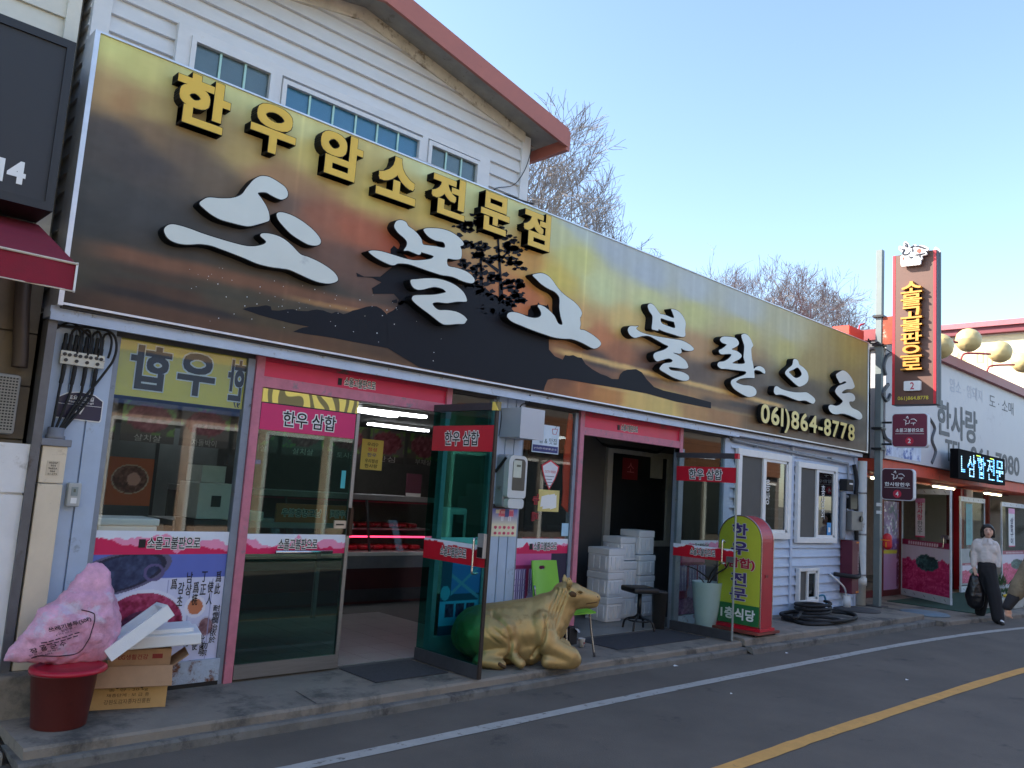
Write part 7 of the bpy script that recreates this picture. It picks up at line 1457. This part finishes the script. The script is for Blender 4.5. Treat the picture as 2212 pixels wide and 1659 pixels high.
def cutimg(seed):
    def fn(U, V):
        n = vnoise(U, V, 6, 5, seed); n2 = vnoise(U, V, 18, 14, seed + 3); C = np.empty(U.shape + (3,)); C[:] = (76, 70, 62) if seed % 2 else (92, 84, 80)
        e = ((U - .5) / .42) ** 2 + ((V - .6) / .34) ** 2; m = e < 1 + .3 * n; C[m] = np.array((110, 52, 60)) + n2[m][:, None] * 50; C[(e > 1) & (n > .2)] = (90, 120, 60); C[V < .22] = (66, 60, 58); return C
    return fn
for k, s in enumerate(('부채살', '살치살', '차돌박이', '토시살', '살치살', '토시살', '안심', '부채살', '토시살')):
    x0 = 2.5 + k * .66; p_ = paint('picture_board', (x0, 3.9, 1.86), X_, Z_, .60, .46, cutimg(k), 24, 18, parent=pb); text('lettering', s, (x0 + .3, 3.9, 1.91), .30, .08, M('board_ink', (150, 146, 140), .6, var=0), p_, lift=.004)
wt = thing('worktable', 'worktable holding two stand-ins for reflected name boards behind the closed glass door', 'table', (3.9, 1.8, .125)); box('top', 2.9, 4.75, 1.52, 2.1, 1.10, 1.15, steelin, wt)
for x in (2.95, 4.70):
    for y in (1.56, 2.06): box('leg', x - .02, x + .02, y - .02, y + .02, .125, 1.10, steelin, wt)
wood = M('varnished_wood', (176, 100, 48), .4, var=.15, scale=3, stretch=(1, 1, 12))
for x0, x1, s in ((3.88, 4.41, '남도장흥한우'), (4.44, 4.72, '한우협회')):  # reflections of wooden signs, built as solid boards with mirrored letters
    t = thing('reflected_nameboard', 'stand-in for a reflected wooden sign with mirrored lettering, %s' % ('the wider of the two' if x0 < 4 else 'the narrower of the two'), 'board', ((x0 + x1) / 2, 1.55, 1.152)); box('board', x0, x1, 1.53, 1.56, 1.152, 1.33, wood, t); OT('lettering', s, ((x0 + x1) / 2, 1.53, 1.245), (x1 - x0) * .8, .075, t, mirror=True)
sc2 = thing('price_scale', 'pale weighing scale with a raised display behind the closed glass door', 'scale', (3.62, 1.75, 1.152)); box('body', 3.50, 3.80, 1.62, 1.95, 1.152, 1.24, white, sc2, bev=.01); box('mast', 3.60, 3.66, 1.85, 1.90, 1.24, 1.66, M('pale_mint', (196, 214, 206), .5), sc2); box('display', 3.48, 3.86, 1.84, 1.90, 1.66, 1.76, M('display_case', (66, 70, 74), .4), sc2); box('screen', 3.66, 3.82, 1.836, 1.84, 1.69, 1.73, M('dim_screen', (60, 66, 130), .4, emit=(60, 70, 160), estr=.3), sc2)
ap = thing('white_appliance', 'pale appliance with a dark square window behind the left shop window', 'appliance', (2.94, .9, .125)); box('stand', 2.79, 3.09, .82, 1.2, .125, 1.20, darkalu, ap); box('cabinet', 2.79, 3.09, .80, 1.2, 1.21, 1.50, M('appliance_grey', (190, 196, 194), .5), ap, bev=.008); box('window', 2.90, 2.98, .796, .80, 1.31, 1.40, blackplastic, ap); box('upper_box', 2.82, 3.02, .85, 1.15, 1.505, 1.64, M('appliance_grey', (190, 196, 194)), ap)
op = thing('orange_poster', 'orange brown poster of a soup bowl behind the left shop window', 'poster', (2.3, 1.0, 1.3))
def bowl(U, V):
    C = np.empty(U.shape + (3,)); C[:] = (176, 84, 44); n = vnoise(U, V, 20, 20, 3); e = ((U - .5) / .40) ** 2 + ((V - .55) / .30) ** 2; C[e < 1.05] = (196, 170, 150); m = e < .92; C[m] = np.array((110, 60, 50)) + n[m][:, None] * 60; m = ((U - .58) / .15) ** 2 + ((V - .55) / .14) ** 2 < 1; C[m] = (206, 150, 140); return C
paint('sheet', (2.15, 1.0, 1.29), X_, Z_, .34, .37, bowl, 40, 44, parent=op); box('stand', 2.15, 2.49, 1.002, 1.02, .125, 1.66, darkalu, op)
fb = thing('foam_box', 'pale foam box on the sill behind the left shop window', 'foam box', (2.05, .2, 1.0)); mk('tub', *bevel(boxv(1.84, 2.22, .08, .38, 1.0, 1.20), BF, .01), foam, fb); mk('lid', *bevel(boxv(1.83, 2.23, .07, .39, 1.201, 1.25), BF, .01), foam, fb); box('shelf', 1.81, 2.69, .05, .45, .96, .998, steelin, fb)
yn = thing('yellow_notice', 'handwritten yellow notice hanging in the meat shop doorway', 'notice', (4.27, .6, 1.7)); box('sheet', 4.155, 4.39, .60, .602, 1.70, 1.975, M('notice_kraft', (206, 180, 84), .7, var=.06), yn)
for s, z, m_, w_ in (('우리♡', 1.93, ink, .12), ('정성', 1.885, redfilm, .10), ('한우', 1.835, M('blue_ink', (40, 60, 120), .6, var=0), .10), ('우리정성', 1.78, ink, .14), ('한사랑', 1.735, ink, .14)): text('lettering', s, (4.27, .60, z), w_, .035, m_, yn, lift=.002, off=.01)
mk('string', *tube([(4.27, .60, 1.975), (4.27, .60, 2.5)], .0015, 4), ink, yn)
sp3 = thing('cow_poster', 'small dark poster standing on the counter beside the open leaf', 'poster', (6.5, 2.95, 1.42)); box('sheet', 6.42, 6.66, 2.92, 2.93, 1.425, 1.72, M('plum_print', (96, 50, 66), .5), sp3); box('white_edge', 6.42, 6.66, 2.915, 2.9195, 1.425, 1.47, whiteink, sp3)
fg = thing('fridge', 'tall dark cold cabinet at the back of the meat shop', 'fridge', (4.6, 5.4, .125)); box('cabinet', 3.2, 4.8, 5.0, 5.8, .125, 2.1, M('fridge_grey', (96, 100, 102), .4), fg); box('door_gap', 3.98, 4.02, 4.99, 5.0, .2, 2.05, black, fg)
pu = thing('air_purifier', 'pale upright appliance with a dark grille seen through the open green leaf', 'appliance', (5.1, .35, .125)); mk('cabinet', *bevel(boxv(4.97, 5.2, .28, .45, .60, 1.40), BF, .02), white, pu); box('grille', 5.02, 5.15, .273, .28, 1.08, 1.34, blackplastic, pu); box('stand', 5.0, 5.18, .3, .43, .126, .60, darkalu, pu)
# restaurant side
part('inner_wall', 7.25, 13.0, 1.55, 1.63, .125, 2.5, mat=M('inner_wall_grey', (92, 92, 92), .7, var=.1))
iw = part('inner_window', 8.85, 10.15, 1.535, 1.549, 1.0, 2.2, mat=M('night_glass', (44, 46, 48), .12))
for a, b, c, d in ((8.74, 8.85, .92, 2.28), (10.15, 10.26, .92, 2.28), (8.85, 10.15, 2.2, 2.28), (8.85, 10.15, .92, 1.0)): box('frame', a, b, 1.50, 1.549, c, d, M('inner_frame', (176, 176, 172), .5), iw)
box('red_poster', 9.1, 9.45, 1.53, 1.534, 1.85, 2.15, M('deep_red', (120, 24, 34), .5), iw); text('lettering', '소', (9.28, 1.53, 2.02), .16, .14, M('pale_red', (206, 120, 120), .6, var=0), iw, lift=.003); box('certificate', 9.75, 10.05, 1.53, 1.534, 1.9, 2.2, M('certificate', (176, 176, 170), .6), iw)
bx_ = thing('wall_horns', 'dark cattle horns mounted high inside the restaurant doorway', 'horns', (9.2, 1.5, 2.3)); mk('horns', *tube(spline([(8.4, 1.45, 2.36), (8.6, 1.45, 2.28), (9.0, 1.48, 2.28), (9.5, 1.48, 2.28), (9.8, 1.45, 2.28), (10.0, 1.45, 2.38)], 6), [.008] * 5 + [.02] * 21 + [.008] * 5, 8), ink, bx_)
# ================================================================ across the lane, mirrored in the glass
def across(x0, x1, h, wallm, label, sgnm, letters):
    t = thing('shop_across', label, 'building', ((x0 + x1) / 2, -11, 0)); box('wall', x0, x1, -15, -10.4, 0, h, wallm, t)
    sg = box('signboard', x0 + .3, x1 - .3, -10.4, -10.2, 2.7, 3.7, sgnm, t)
    if letters: text('lettering', letters, ((x0 + x1) / 2, -10.2, 3.2), (x1 - x0) * .7, .7, ink, sg, ux=(-1, 0, 0), lift=.004, off=.02)
    n = int((x1 - x0) / 1.6)
    for k in range(n):
        a = x0 + .3 + k * (x1 - x0 - .4) / n; wd = (x1 - x0 - .4) / n - .25; wn = box('shop_window', a, a + wd, -10.4, -10.36, .5 if k % 3 else .1, 2.4, M('far_glass', (40, 46, 50), .15), t); box('frame', a - .05, a, -10.4, -10.33, .1, 2.45, white, wn); box('frame', a, a + wd, -10.4, -10.33, 2.4, 2.47, white, wn)
        if h > 5: box('upper_window', a + .2, a + wd - .2, -10.4, -10.37, 4.3, 5.4, M('far_glass', (40, 46, 50)), t)
    box('cornice', x0, x1, -10.5, -10.25, h, h + .2, M('far_cornice', (120, 116, 108), .7), t)
across(-14, -4, 5.2, M('far_cream', (206, 196, 172), .8, var=.1), 'cream shop across the lane, mirrored in the left window', M('far_green', (70, 120, 90), .6), None)
across(-3.9, 3.2, 4.4, M('far_white', (214, 212, 206), .8, var=.08), 'white shop with a yellow sign across the lane, mirrored in the glass', M('far_yellow', (222, 190, 60), .5), '한우협회')
across(3.3, 13, 5.8, M('far_brick', (186, 160, 140), .85, var=.12, scale=3), 'pale brown shop across the lane, mirrored in the middle window', M('far_blue', (70, 96, 150), .6), None)
across(13.1, 30, 4.6, M('far_pale', (112, 104, 98), .8, var=.08), 'pale shop across the lane, mirrored in the sliding windows', M('far_brown', (120, 80, 56), .6), None)
sheet('opposite_pavement', [(-60, -10.4), (80, -10.4), (80, -8.2), (-60, -8.2)], .06, concrete)
# wires at the gable corner
wr_ = thing('loose_wires', 'loose black wires crossing the white boards at the gable corner', 'wires', (5.1, -.1, 4.35))
pipe('wire', [(4.92, -.05, 4.37), (5.1, -.07, 4.41), (5.3, -.06, 4.42), (5.5, -.03, 4.45)], .010, rubber, wr_, 6); pipe('wire', [(4.95, -.06, 4.37), (5.15, -.1, 4.36), (5.35, -.12, 4.34)], .009, rubber, wr_, 6); pipe('wire', [(4.92, -.05, 4.36), (4.98, -.05, 4.45), (5.2, -.05, 4.55), (5.33, -.06, 4.75), (5.40, -.06, 4.98)], .004, rubber, wr_, 6)
ac = thing('roof_vent', 'small white metal hood on the roof behind the long sign', 'vent', (9.95, .1, 4.33)); box('hood', 9.6, 10.1, .05, .3, 4.25, 4.40, white, ac)
ac2 = thing('metal_bracket', 'pale metal tray lying on the sign top under the blue window', 'tray', (4.0, -.1, 4.33)); mk('tray', *bevel(boxv(3.93, 4.42, -.14, -.06, 4.338, 4.385), BF, .006), M('tray_grey', (176, 176, 178), .5), ac2)
bpy.data.scenes.remove(TMP)
